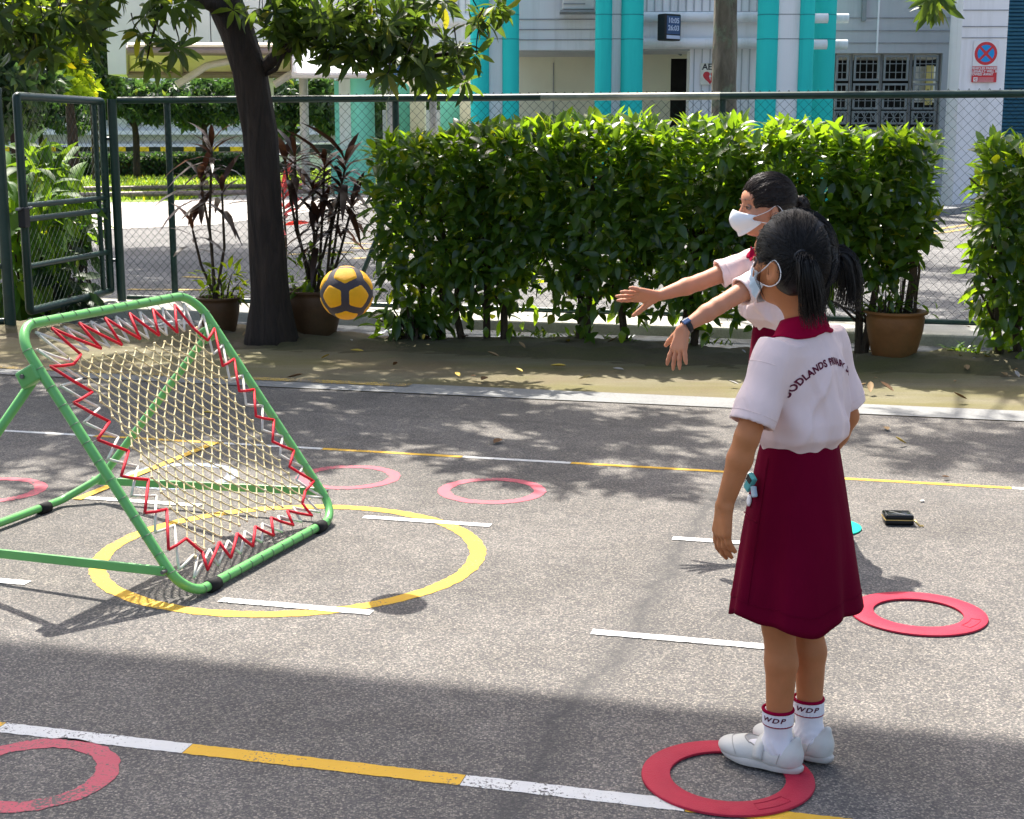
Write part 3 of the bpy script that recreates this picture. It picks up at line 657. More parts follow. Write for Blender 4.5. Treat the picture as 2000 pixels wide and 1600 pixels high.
# far pale walls and building seen through the gate
fb = thing('far_building', 'pale far building with long ledges behind the trees on the left', 'building', (at(200, 300, 95).x, 95, -.1))
def fpart(m, name, mat, **k): o = m.build(name, mat, fb, **k); o.location = -fb.location
fpart(bbox(MB(), -200, 760, -100, None, 98, 6), 'wall', M['white_wall'])
for py in (205, 255, 281): fpart(bbox(MB(), -200, 760, py, py + 8, 96.5, 1.5), 'ledge', M['bwhite'])
for i in range(16): fpart(bbox(MB(), -150 + i * 56, -125 + i * 56, 218, 246, 97.7, .4), 'window', M['groove'])
# low kerb striped yellow and black on the far side
ky = plain('yellow_kerb', (0.70, 0.45, 0.03), 0.7)
fk = thing('striped_kerb', 'yellow and black striped kerb beyond the lawn', 'kerb', (at(300, 292, 75).x, 75, -.1))
for i in range(24):
    o = bbox(MB(), -40 + i * 23, -17 + i * 23, 287, 296, 75, .3).build('kerb_block', ky if i % 2 else M['black_plastic'], fk); o.location = -fk.location
# brown pipe rails along the footpath
for nm, py, lab in (('pipe_rail', 371, 'upper brown pipe rail along the far edge of the footpath'), ('pipe_rail', 384, 'lower brown pipe rail along the near edge of the lawn')):
    p = thing(nm, lab, 'pipe rail', gr(300, py + 8, -.1))
    a, b = gr(120, py + 10, -.1), gr(640, py, -.1)
    o = MB().tube([a + Vector((0, 0, .16)), b + Vector((0, 0, .16))], .07, 8).build('pipe', M['brownsteel'], p); o.location = -p.location
    for t in (0, .25, .5, .75, 1): q = a.lerp(b, t); o = MB().tube([q, q + Vector((0, 0, .16))], .05, 8).build('foot', M['brownsteel'], p); o.location = -p.location
# two parked cars, small behind the trees
M['carwhite'] = plain('white_car_paint', (0.62, 0.66, 0.68), 0.2); M['carglass'] = plain('car_glass', (0.03, 0.04, 0.045), 0.08)
M['tyre'] = plain('tyre_rubber', (0.02, 0.02, 0.02), 0.8)
def car(px, Y, lab, rz=0, mat=None):
    t = thing('parked_car', lab, 'car', (at(px, 300, Y).x, Y, -.1), rz, 'cars parked behind the lawn')
    prof = [(-2.1, .35), (-2.15, .75), (-1.6, .88), (-.95, 1.38), (.75, 1.42), (1.35, .95), (2.0, .85), (2.15, .55), (2.1, .3)]
    n = len(prof); m = MB(); m.add([(x, -.85, z) for x, z in prof] + [(x, .85, z) for x, z in prof], [tuple(range(n - 1, -1, -1)), tuple(range(n, 2 * n))] + [(i, (i + 1) % n, n + (i + 1) % n, n + i) for i in range(n)]); m.build('body', mat, t)
    g = [(-1.4, .92), (-.88, 1.32), (.68, 1.35), (1.15, .95)]
    for s in (-.86, .86): MB().add([(x, s, z) for x, z in g], [(0, 1, 2, 3)]).build('side_window', M['carglass'], t)
    MB().quad((1.36, -.75, .97), (1.36, .75, .97), (.82, .7, 1.41), (.82, -.7, 1.41)).build('windscreen', M['carglass'], t)
    for x in (-1.35, 1.35):
        for s in (-.8, .8): MB().tube([(x, s - .1, .32), (x, s + .1, .32)], .32, 16).build('wheel', M['tyre'], t)
car(615, 66, 'white car parked behind the walkway post and mint pillar', 0.2, M['carwhite'])
car(548, 70, 'pale blue-white car parked just right of the dark tree trunk', 0.1, plain('pale_blue_car_paint', (.5, .62, .68), .2))
# ================================================================== chain link fence
def fencepaint(name):
    m, nt, N, L, P = newmat(name)
    n = noise(N, L, 3.0, 7, 0.7); r = ramp(N, [(0.35, (0.005, 0.026, 0.020)), (0.60, (0.011, 0.046, 0.036)), (0.76, (0.06, 0.09, 0.08))]); L.new(n.outputs['Fac'], r.inputs['Fac'])
    L.new(r.outputs['Color'], P.inputs['Base Color']); P.inputs['Roughness'].default_value = 0.38; return m
M['fence'] = fencepaint('green_fence_paint'); M['wire'] = plain('green_wire', (0.006, 0.026, 0.021), 0.6, 0.0, 0.3)
M['rail_pale'] = plain('pale_rail_paint', (0.42, 0.40, 0.33), 0.4, 0.3, 0.25, 3.0, dirt=(0.10, 0.16, 0.13), dirt_amt=0.8)  # paler colour for one stretch of the top rail
def chain(a, b, z0, z1, cell=0.077, r=0.0021, twist_top=True):
    """zigzag wires of a chain link panel from a to b as one mesh"""
    a, b = Vector(a), Vector(b); L = (b - a).length; d = (b - a).normalized(); nrm = Vector((-d.y, d.x, 0))
    hw = cell / 2; n = int(L / hw); ns = int((z1 - z0) / hw)
    t = np.arange(ns + 1); z = z0 + t * hw
    V = []; F = []; base = 0
    ring = [(r, 0), (-r * .5, r * .87), (-r * .5, -r * .87)]; m_ = ns + 1; i = np.arange(ns)
    for w in range(n):
        sh = (w + np.where((t + w) % 2 == 0, 0.0, 1.0)) * hw; off = np.where((t + w) % 2 == 0, -.0016, .0016)
        px_ = a.x + d.x * sh + nrm.x * off; py_ = a.y + d.y * sh + nrm.y * off
        for (rx, ry) in ring: V.append(np.stack([px_ + d.x * rx + nrm.x * ry, py_ + d.y * rx + nrm.y * ry, z], 1))
        for k in range(3):
            k2 = (k + 1) % 3; F.append(np.stack([base + k * m_ + i, base + k2 * m_ + i, base + k2 * m_ + i + 1, base + k * m_ + i + 1], 1))
        base += 3 * m_
    return mesh_np('chain_link_mesh', np.concatenate(V), np.concatenate(F), M['wire'])
def panel_mesh(a, b, z0, z1, parent, cell=0.077):
    o = link(bpy.data.objects.new('chain_link_mesh', chain(a, b, z0, z1, cell)), parent); return o
def barbs(a, b, z, parent, step=0.077):
    m = MB(); a, b = Vector(a), Vector(b); n = int((b - a).length / step); d = (b - a).normalized()
    for i in range(n):
        p = a + d * (i + .5) * step + Vector((0, 0, z)); m.tube([p - d * .012, p + Vector((0, 0, .022)), p + d * .012], .003, 4)
    o = m.build('knuckle_wire', M['wire'], parent); o['kind'] = 'stuff'; return o
VF = 12.0
U0, U1 = -6.80, 9.0        # along the plinth
FZ0, FZ1 = 0.045, 1.842
fn = thing('chain_link_fence', 'dark green chain link fence with pipe rails standing behind the hedge', 'fence', C(0, VF, 0), CA)
def lf(u, z, v=0.0): return Vector((u, v, z))
# rails and posts in the fence's own frame (u along, v across)
MB().tube([lf(U0, FZ1), lf(-3.3, FZ1), ], .030, 12).build('top_rail', M['fence'], fn, auto=50)
MB().tube([lf(-3.3, FZ1), lf(-2.85, FZ1)], .029, 12).build('top_rail', M['fence'], fn, auto=50)
MB().tube([lf(-2.85, FZ1), lf(-1.35, FZ1)], .0305, 12).build('top_rail', M['rail_pale'], fn, auto=50)
MB().tube([lf(-1.35, FZ1), lf(U1, FZ1)], .030, 12).build('top_rail', M['fence'], fn, auto=50)
MB().tube([lf(U0, FZ0), lf(U1, FZ0)], .026, 10).build('bottom_rail', M['fence'], fn, auto=50)
def fu(px, py=600): 
    # where the line of sight meets the fence line
    a = (px - 1000) / FPX; b = (py - 800) / FPX; d = Vector((a, math.cos(PITCH) - b * math.sin(PITCH)))
    vv = -math.sin(CA) * d.x + math.cos(CA) * d.y; t = VF / vv; return (d.x * math.cos(CA) + d.y * math.sin(CA)) * t
for px in (330, 527, 772, 1405, 2080):
    MB().tube([lf(fu(px, 400), -.05, .045), lf(fu(px, 400), FZ1, .045)], .030, 12).build('post', M['fence'], fn, auto=50)
ub = fu(775, 300)
MB().tube([lf(ub + .02, 1.15, .03), lf(ub - .42, .12, -.02)], .022, 10).build('brace', M['fence'], fn, auto=50)
um = panel_mesh(lf(U0, 0), lf(U1, 0), .0, FZ1 + .01, fn)
barbs(lf(fu(640, 190), 0), lf(U1, 0), FZ1 + .02, fn)
# gate leaf standing open beside the fence, and the side fence left of it
ga, gb = Vector((-3.93, 11.55, 0)), Vector((-3.70, 13.20, 0))
gt = thing('chain_link_gate', 'dark green chain link gate standing ajar at the left end of the fence', 'gate', ga, math.atan2(gb.y - ga.y, gb.x - ga.x))
GL = (gb - ga).length
MB().tube(rounded([lf(0.06, .12), lf(GL, .12), lf(GL, 1.83), lf(0.06, 1.83)], .02, 3), .034, 12, closed=True).build('gate_frame', M['fence'], gt, auto=50)
for z in (.48, .86, .97): MB().tube([lf(.06, z), lf(GL, z)], .024, 10).build('gate_rail', M['fence'], gt, auto=50)
MB().tube([lf(GL - .14, .12, .01), lf(GL - .14, 1.83, .01)], .022, 10).build('stile', M['fence'], gt, auto=50)
panel_mesh(lf(.06, 0), lf(GL, 0), .14, 1.82, gt, .085)
MB().bevbox((0.0, -.03, .88), (.10, .06, .16), .01).build('lock_box', M['black_plastic'], gt)
MB().tube([lf(-.12, .95, -.03), lf(.14, .95, -.03)], .012, 8).build('bolt', M['steel'], gt)
gp = thing('gate_post', 'stout green steel post that the gate shuts against', 'post', (-4.03, 11.45, 0))
MB().tube([(0, 0, -.02), (0, 0, 1.86)], .045, 14).build('pole', M['fence'], gp, auto=50); MB().lathe([(.05, 1.86), (.048, 1.885), (.02, 1.90)], 14).build('cap', M['fence'], gp)
hp_ = thing('gate_hinge_post', 'green steel post carrying the hinges at the far end of the gate', 'post', (gb.x + .09, gb.y + .02, 0))
MB().tube([(0, 0, -.1), (0, 0, 1.85)], .04, 14).build('pole', M['fence'], hp_, auto=50)
for z in (.4, 1.5): MB().tube([(-.09, 0, z), (0, 0, z)], .016, 8).build('hinge', M['steel'], hp_)
sf = thing('side_fence', 'short green chain link fence left of the gate post', 'fence', (-4.08, 11.45, 0), R(188))
MB().tube([lf(0, 1.80), lf(4, 1.80)], .030, 12).build('top_rail', M['fence'], sf, auto=50)
for z in (.06, .50, .90): MB().tube([lf(0, z), lf(4, z)], .024, 10).build('rail', M['fence'], sf, auto=50)
panel_mesh(lf(0, 0), lf(4, 0), .04, 1.8, sf)
# ================================================================== foliage makers
def frames(d, up):
    """rows of orthonormal frames with y along d and z as near up as can be"""
    d = d / np.linalg.norm(d, axis=1, keepdims=True)
    x = np.cross(d, up); ln = np.linalg.norm(x, axis=1, keepdims=True); x = np.where(ln > 1e-4, x / np.maximum(ln, 1e-6), [1, 0, 0])
    z = np.cross(x, d); return x, d, z
LT = np.array([0.0, .22, .52, .80, 1.0]); LW = np.array([.10, .72, 1.0, .66, .04])
def leaves(P, D, UP, L, W, droop=0.25, fold=0.18, seg=LT, wid=LW):
    """many bent, folded leaves as one vertex/face array"""
    P, D, UP = np.asarray(P, float), np.asarray(D, float), np.asarray(UP, float)
    x, y, z = frames(D, UP); n = len(P); L = np.broadcast_to(L, n); W = np.broadcast_to(W, n); dr = np.broadcast_to(droop, n)
    ns = len(seg); V = np.zeros((n, ns, 3, 3))
    for i, (t, w) in enumerate(zip(seg, wid)):
        c = P + y * (L * t)[:, None] * (1 - .12 * dr[:, None] * t) - z * (L * dr * t * t)[:, None]
        e = x * (W * w / 2)[:, None]; up = z * (W * w * fold)[:, None]
        V[:, i, 0] = c - e + up; V[:, i, 1] = c; V[:, i, 2] = c + e + up
    q = []
    for i in range(ns - 1):
        for k in range(2): a = i * 3 + k; q.append((a, a + 1, a + 4, a + 3))
    F = (np.array(q)[None] + (np.arange(n) * ns * 3)[:, None, None]).reshape(-1, 4)
    return V.reshape(-1, 3), F
def unit(v): return v / np.maximum(np.linalg.norm(v, axis=-1, keepdims=True), 1e-6)
def leaf_mesh(name, L, W, mat, droop=.25, fold=.18):
    V, F = leaves([[0, 0, 0]], [[0, 1, 0]], [[0, 0, 1]], L, W, droop, fold); return mesh_np(name, V, F, mat, True)
def orient(o, p, d, up):
    d = Vector(d).normalized(); x = d.cross(Vector(up)); x = x.normalized() if x.length > 1e-4 else Vector((1, 0, 0)); z = x.cross(d)
    o.matrix_local = Matrix(((x.x, d.x, z.x, p[0]), (x.y, d.y, z.y, p[1]), (x.z, d.z, z.z, p[2]), (0, 0, 0, 1)))
# ------------------------------------------------------------------ hedge shrubs
HLEAF = [leaf_mesh('leaf', l, w, M['leaf_hedge_o'], d_, f_) for l, w, d_, f_ in ((.135, .062, .3, .16), (.115, .055, .15, .2), (.15, .06, .45, .14))]
def shrub(lab, base, half_u, half_v, top, n, seed, stems, low=.12, singles=60, notch=None):
    rng = np.random.RandomState(seed)
    t = thing('hedge_shrub', lab, 'shrub', base, CA, 'broad leaved shrubs clipped into a hedge')
    # leaf sites: box volume, denser near its skin, ragged below
    P = []; N_ = []
    while len(P) < n:
        k = 4000; q = np.stack([rng.uniform(-1, 1, k), rng.uniform(-1, 1, k), rng.uniform(0, 1, k)], 1)
        zz = low + (top - low) * q[:, 2]
        wob = .10 * np.sin(q[:, 0] * 5 + seed) + .08 * np.sin(zz * 7 + seed * 2 + q[:, 0] * 3)
        narrow = np.clip((zz - low) / .55, .30, 1) ** .6
        x = q[:, 0] * half_u; y = q[:, 1] * (half_v * narrow * (1 + wob))
        # below, foliage gathers round the stems
        keep = np.ones(k, bool); lowz = zz < .80
        ds = np.min(np.abs(x[:, None] - np.array(stems)[None]), 1); keep &= ~lowz | (ds < .09 + .20 * (zz / .80) ** 1.6 + rng.uniform(0, .10, k))
        keep &= rng.uniform(0, 1, k) < np.clip((zz - .12) / .70, .10, 1)
        topw = top + .08 * np.sin(x * 5 + seed * 1.7) + .05 * np.sin(x * 15 + seed)
        keep &= zz < topw
        edge = np.maximum.reduce([np.abs(q[:, 1]), (zz / topw) ** 3, np.abs(q[:, 0]) ** 4 * .9]); keep &= rng.uniform(0, 1, k) < .18 + .82 * edge ** 2.5
        for i in np.nonzero(keep)[0]:
            P.append((x[i], y[i], zz[i])); nn = np.array([q[i, 0] ** 5 * 1.0, q[i, 1] * 1.0, max(0, (zz[i] / top) ** 4 * 1.8 - .05)]); N_.append(nn)
    P = np.array(P[:n]); N_ = unit(np.array(N_[:n]) + rng.normal(0, .25, (n, 3)))
    D = N_ * .65 + rng.normal(0, .55, (n, 3)); D[:, 2] -= .38 * (1 - P[:, 2] / top); D[:, 2] += np.where(P[:, 2] > top - .12, .40, 0.0); D = unit(D)
    UP = unit(N_ + np.array([0, 0, .8]) + rng.normal(0, .3, (n, 3)))
    front = np.argsort(-(-P[:, 1] + 0.7 * (P[:, 2] > top - .15) + rng.uniform(0, .25, n)))[:singles] if singles else []
    msk = np.ones(n, bool); msk[front] = False
    V, F = leaves(P[msk], D[msk], UP[msk], rng.uniform(.065, .165, msk.sum()), rng.uniform(.034, .068, msk.sum()), rng.uniform(.05, .5, msk.sum()))
    o = link(bpy.data.objects.new('foliage', mesh_np('foliage', V, F, M['leaf_hedge'], True)), t); o['kind'] = 'stuff'
    for i in front:
        lo = bpy.data.objects.new('leaf', HLEAF[rng.randint(3)]); link(lo, t); orient(lo, P[i], D[i], UP[i])
    for s in stems:
        a = Vector((s, rng.uniform(-.05, .05), -.03)); pts = [a]; rr = [.030]
        for k in range(5): a = a + Vector((rng.uniform(-.05, .05), rng.uniform(-.03, .03), (top - .25) / 5)); pts.append(a.copy()); rr.append(.028 - .0045 * k)
        m = MB().tube(pts, rr, 8)
        for k in range(1, 5):
            for q in range(2):
                e = pts[k] + Vector((rng.uniform(-.3, .3), rng.uniform(-.2, .2), rng.uniform(.12, .35))); m.tube([pts[k], pts[k].lerp(e, .5) + Vector((0, 0, .03)), e], [.012, .009, .005], 5)
        m.build('stem', M['stem'], t, smooth=True)
VH = 10.33
def hu(px):   # along the hedge line
    a = (px - 1000) / FPX; b = (400 - 800) / FPX; d = Vector((a, math.cos(PITCH) - b * math.sin(PITCH))); vv = -math.sin(CA) * d.x + math.cos(CA) * d.y
    return (d.x * math.cos(CA) + d.y * math.sin(CA)) * VH / vv
def hedge(lab, px0, px1, top, n, seed, stempx, **k):
    a, b = hu(px0), hu(px1); c = (a + b) / 2
    shrub(lab, C(c, VH, 0), (b - a) / 2, .46, top, int(n * 1.5), seed, [hu(p) - c for p in stempx], **k)
hedge('leftmost hedge shrub, dark and shaded, beside the leaning fence brace', 762, 930, 1.50, 1500, 11, (815, 850, 905))
hedge('hedge shrub right of the ball with a thin stem and yellow-lit leaves low down', 915, 1080, 1.55, 1500, 12, (950, 985))
hedge('hedge shrub with two bare stems side by side near the reaching hands', 1065, 1260, 1.60, 1750, 13, (1130, 1146, 1225))
hedge('hedge shrub with sunlit top directly behind the two reaching arms', 1245, 1450, 1.61, 1800, 14, (1335, 1360))
hedge('hedge shrub behind the heads of the two girls', 1435, 1650, 1.55, 1800, 15, (1480, 1560))
hedge('hedge shrub with a forked trunk rising beside the clay pot', 1635, 1815, 1.49, 1500, 16, (1690, 1700), low=.55)
hedge('separate leafy shrub at the far right end, cut by the frame', 1915, 2110, 1.46, 1700, 17, (1975, 2010), low=.05)
# ------------------------------------------------------------------ trees
def limb_mesh(paths):
    m = MB()
    for pts, rr, n in paths: m.tube(pts, rr, n)
    return m
def rosettes(C_, rng, per=(6, 10), L=(.11, .17), W=.30, updir=None):
    P = []; D = []; UP = []; LL = []
    for c in C_:
        ax = unit(np.array([rng.normal(0, .5), rng.normal(0, .5), rng.uniform(-.3, 1.0)])); k = rng.randint(*per)
        e1 = unit(np.cross(ax, [.3, .5, .8])); e2 = np.cross(ax, e1); ph = rng.uniform(0, 6.28)
        for i in range(k):
            a = ph + 6.283 * i / k + rng.uniform(-.25, .25); out = e1 * np.cos(a) + e2 * np.sin(a); el = rng.uniform(-.3, .55)
            P.append(c + out * .008); D.append(out * np.cos(el) + ax * np.sin(el) + np.array([0, 0, -.25])); UP.append(ax); LL.append(rng.uniform(*L))
    LL = np.array(LL); return np.array(P), unit(np.array(D)), np.array(UP), LL, LL * W
def crown_points(blobs, rng):
    out = []
    for (c, r, n) in blobs:
        q = unit(rng.normal(size=(n, 3))) * (rng.uniform(0, 1, (n, 1)) ** .45) * np.array(r); out.append(np.array(c) + q)
    return np.concatenate(out)
def A(px, py, Y): return np.array(at(px, py, Y))
# the big tree left of centre
tr = thing('leaning_tree', 'dark trunked tree leaning left in front of the fence, its leaves hanging across the top', 'tree', gr(530, 668))
b0 = gr(530, 668); rng = np.random.RandomState(21)
tp = [b0 + Vector((0, 0, -.05)), at(527, 560, 10.62), at(518, 420, 10.62), at(508, 260, 10.62), at(488, 140, 10.6), at(462, 60, 10.6), at(432, -10, 10.55), at(395, -90, 10.5), at(370, -190, 10.4), at(380, -320, 10.3)]
tw = [.175, .142, .132, .126, .123, .120, .115, .105, .085, .06]
m = MB(); pts = []; rr = []
for i in range(len(tp) - 1):
    for k in range(4):
        t = k / 4; pts.append(tp[i].lerp(tp[i + 1], t)); rr.append(tw[i] * (1 - t) + tw[i + 1] * t)
nseg = 18
m.tube(pts, rr, nseg)
for i, v in enumerate(m.v):     # fluted, uneven bark and a flared foot
    k = i % nseg; j = i // nseg
    if j >= len(pts): continue
    c = pts[j]; d = Vector(v) - c; f = 1 + .05 * math.sin(k * 2.1 + j * .15) + .03 * math.sin(k * 5 + j * .6)
    if j < 3: f *= 1 + (.22 - .07 * j) * (1 + .5 * math.sin(k * 1.4))
    m.v[i] = tuple(c + d * f)
o = m.build('trunk', M['bark'], tr, smooth=True); o.location = -tr.location
br = MB()
def branch(a, b, r0, r1, wob=.12, n=6):
    a, b = Vector(a), Vector(b); P = []; Rr = []
    for i in range(n + 1):
        t = i / n; p = a.lerp(b, t) + Vector((rng.uniform(-1, 1), rng.uniform(-1, 1), rng.uniform(-.4, 1))) * wob * (0 < i < n); P.append(p); Rr.append(r0 + (r1 - r0) * t)
    br.tube(P, Rr, 7); return P
top = tp[8]
ends = [at(560, 100, 10.6), at(640, 70, 10.4), at(740, 95, 10.3), at(830, 120, 10.2), at(905, 100, 10.1), at(960, 60, 10.0)]
br.tube([at(497, 155, 10.62), at(530, 118, 10.55), at(575, 85, 10.4), at(650, 60, 10.3), at(760, 45, 10.2), at(860, 60, 10.1)], [.055, .05, .042, .03, .02, .012], 8)
br.tube([at(590, 80, 10.4), at(680, 95, 10.2), at(770, 120, 10.0), at(880, 105, 9.9), at(940, 100, 9.85)], [.03, .025, .018, .012, .006], 7)
br.tube([at(510, 150, 10.6), at(540, 135, 10.5), at(555, 105, 10.4)], [.02, .015, .01], 6)
br.tube([at(440, 20, 10.5), at(330, -30, 10.2), at(200, -20, 9.9), at(80, 0, 9.6)], [.06, .045, .03, .012], 8)
br.tube([at(330, -30, 10.2), at(310, 30, 10.0), at(292, 90, 9.9), at(285, 130, 9.9)], [.018, .012, .008, .005], 6)
br.tube([at(385, 0, 10.3), at(382, 30, 10.2), at(366, 50, 10.2), at(362, 62, 10.2), at(372, 70, 10.2)], [.012, .009, .006, .005, .004], 5)
def over(gx, gy, z): return (gx - .222 * z, gy + .60 * z, z)        # place in the crown that shades ground point gx, gy
crown_c = [(over(-1.75, 7.85, 4.6), (1.0, .85, .6)), (over(-.75, 6.95, 4.7), (.75, .60, .5)), (over(.30, 6.50, 4.8), (.75, .50, .5)), (over(.55, 7.35, 5.0), (.70, .45, .5)), (over(-2.6, 7.3, 4.5), (1.0, .95, .6)), (over(-3.6, 8.0, 4.4), (1.0, 1.1, .6)), (over(-.5, 8.0, 5.2), (.9, .55, .5)), (over(-1.6, 9.3, 5.0), (1.3, .6, .5)), (over(-3.2, 9.6, 5.0), (1.2, .6, .5)), (over(-.1, 9.9, 5.4), (1.2, .5, .5)), (over(-1.5, 10.8, 4.8), (1.4, .8, .6)), (over(-2.6, 11.2, 5.2), (1.4, .9, .7))]
for c, r in crown_c:
    P = branch(tp[7 + (c[2] > 4.9)], c, .07, .02)
    for k in range(7): e = np.array(c) + unit(rng.normal(size=3)) * np.array(r) * .8; branch(P[3 + k % 4], e, .02, .006, .06, 4)
o = br.build('branches', M['bark'], tr, smooth=True); o.location = -tr.location
blobs = [((c[0], c[1], c[2]), r, int(330 * r[0] * r[1])) for c, r in crown_c]
# the fringe that hangs into view
vis = [(20, 20, 9.4, 70, 34), (90, 45, 9.5, 60, 30), (150, 20, 9.7, 60, 26), (40, 85, 9.5, 50, 14), (215, 25, 9.9, 50, 22), (110, 95, 9.6, 36, 9), (285, 20, 10, 46, 18), (290, 75, 9.9, 22, 9), (300, 120, 9.9, 20, 7), (345, 98, 9.9, 16, 4),
       (350, 10, 10, 34, 9), (195, 70, 9.7, 30, 7), (545, 35, 10.3, 44, 18), (600, 50, 10.3, 50, 24), (660, 40, 10.2, 50, 24), (720, 60, 10.1, 56, 30), (780, 50, 10.0, 46, 22), (770, 110, 9.95, 44, 20), (830, 120, 9.9, 40, 17), (640, 95, 10.2, 40, 14), (870, 100, 9.9, 36, 14),
       (915, 112, 9.85, 30, 10), (850, 160, 9.9, 24, 7), (740, 150, 10, 24, 7), (690, 120, 10.1, 28, 9), (930, 30, 9.9, 36, 11), (975, 12, 9.9, 22, 7), (860, 5, 9.9, 30, 9), (560, 10, 10.3, 50, 18), (475, 20, 10.35, 16, 3), (690, 0, 10.1, 80, 26), (800, 5, 10.0, 50, 14), (580, 88, 10.35, 16, 3), (1810, 0, 9.3, 30, 7), (1840, 8, 9.3, 12, 3), (895, 160, 9.8, 14, 3), (530, 62, 10.3, 18, 4)]
vis = [(px, py, Y, r * 1.12, max(2, int(n * (.36 if px < 400 else .52)))) for px, py, Y, r, n in vis]
visb = [(A(px, py, Y), np.array([r, 60, r * .75]) * Y / FPX, n) for px, py, Y, r, n in vis]
def clumped(blobs, rng, per=13, r=.17):
    cc = crown_points([(c, rr_, max(2, int(n / per))) for c, rr_, n in blobs], rng)
    return np.concatenate([c + rng.normal(0, r, (per, 3)) * [1, 1, .6] for c in cc])
Cc = clumped(blobs, rng); P, D, UP, LL, WW = rosettes(Cc, rng, (6, 9), (.12, .19), .36)
V, F = leaves(P, D, UP, LL, WW, .35)
o = link(bpy.data.objects.new('crown', mesh_np('crown', V, F, M['leaf_tree'], True)), tr); o.location = -tr.location; o['kind'] = 'stuff'
Cv = crown_points(visb, rng); P, D, UP, LL, WW = rosettes(Cv, rng, (6, 9), (.115, .19), .29)
big = rng.permutation(len(P)); one, rest = big[:280], big[280:]
V, F = leaves(P[rest], D[rest], UP[rest], LL[rest], WW[rest], .35)
o = link(bpy.data.objects.new('hanging_foliage', mesh_np('hanging_foliage', V, F, M['leaf_tree'], True)), tr); o.location = -tr.location; o['kind'] = 'stuff'
TLEAF = [leaf_mesh('leaf', l, l * .29, M['leaf_tree_o'], .35) for l in (.13, .155, .18)]
for i in one: lo = bpy.data.objects.new('leaf', TLEAF[rng.randint(3)]); link(lo, tr); orient(lo, P[i] - np.array(tr.location), D[i], UP[i])
tw_ = MB()
for c in Cv[::3]:
    e = c + np.array([rng.uniform(-.12, .12), rng.uniform(-.1, .1), rng.uniform(.05, .2)]); tw_.tube([c, (c + e) / 2 + rng.normal(0, .01, 3), e], [.003, .004, .006], 4)
o = tw_.build('twigs', M['bark'], tr); o.location = -tr.location; o['kind'] = 'stuff'
# the paler tree behind the fence
def simple_tree(name, lab, base, trunk_pts, trunk_r, blobs, mat, bmat, seed, L=(.11, .17), W=.35, per=(6, 9), group=None, hi=12, wob=.15):
    rng = np.random.RandomState(seed); t = thing(name, lab, 'tree', base, group=group)
    m = MB(); P = []; Rr = []
    for i in range(len(trunk_pts) - 1):
        for k in range(5): s = k / 5; P.append(Vector(trunk_pts[i]).lerp(Vector(trunk_pts[i + 1]), s)); Rr.append(trunk_r[i] * (1 - s) + trunk_r[i + 1] * s)
    m.tube(P, Rr, hi)
    for i, v in enumerate(m.v):
        j, k = i // hi, i % hi; c = P[min(j, len(P) - 1)]; m.v[i] = tuple(c + (Vector(v) - c) * (1 + .06 * math.sin(k * 2.3 + j * .5) + .04 * math.sin(k * 4.1 - j * .9)))
    o = m.build('trunk', bmat, t, smooth=True); o.location = -t.location
    b = MB(); tip = Vector(trunk_pts[-1]); pre = Vector(trunk_pts[-2])
    for c, r, n in blobs:
        a = pre.lerp(tip, rng.uniform(.3, 1)); c_ = Vector(c); md = a.lerp(c_, .5) + Vector((rng.normal(0, wob), rng.normal(0, wob), wob)); b.tube([a, md, c_], [trunk_r[-1] * .6, trunk_r[-1] * .4, trunk_r[-1] * .15], 6)
        for k in range(4): e = c_ + Vector(unit(rng.normal(size=3)) * np.array(r) * .8); b.tube([md.lerp(c_, rng.uniform(.3, 1)), e], [trunk_r[-1] * .18, .008], 5)
    o = b.build('branches', bmat, t, smooth=True); o.location = -t.location
    Cc = clumped(blobs, rng) if hi > 12 else crown_points(blobs, rng); P, D, UP, LL, WW = rosettes(Cc, rng, per, L, W); V, F = leaves(P, D, UP, LL, WW, .3, seg=LT[[0, 2, 4]], wid=LW[[0, 2, 4]])
    o = link(bpy.data.objects.new('crown', mesh_np('crown', V, F, mat, True)), t); o.location = -t.location; o['kind'] = 'stuff'
    return t
Y2 = 16.0
x2 = at(1413, 250, Y2).x
simple_tree('grey_trunk_tree', 'straight mossy grey trunk behind the fence, right of the AED sign', (x2, Y2, -.1), [(x2 + .02, Y2, -.12), at(1413, 250, Y2), at(1416, 100, Y2), at(1417, -20, Y2), at(1418, -300, Y2), at(1430, -600, Y2)], [.17, .145, .125, .118, .11, .07],
    [((3.0, 15.0, 6.6), (1.6, 1.4, .9), 330), ((4.8, 14.6, 6.9), (1.5, 1.4, .9), 330), ((3.6, 16.8, 7.3), (1.7, 1.5, .9), 330), ((1.4, 16.2, 7.2), (1.2, 1.3, .8), 200), ((6.2, 16.0, 7.0), (1.4, 1.5, .9), 300), ((4.4, 12.9, 6.4), (1.3, 1.0, .7), 230), (over(2.15, 6.75, 6.0), (.60, .55, .4), 75), (over(2.9, 7.0, 6.0), (.8, .75, .5), 130), (over(3.7, 9.0, 6.6), (.8, .7, .5), 110), (over(4.7, 14.2, 7.6), (1.5, 1.3, .7), 330), (over(6.2, 17.0, 8.0), (1.8, 1.5, .8), 380), (over(4.2, 18.5, 8.2), (1.5, 1.5, .7), 330)], M['leaf_tree'], M['bark_moss'], 31, (.13, .19), .36, hi=16)
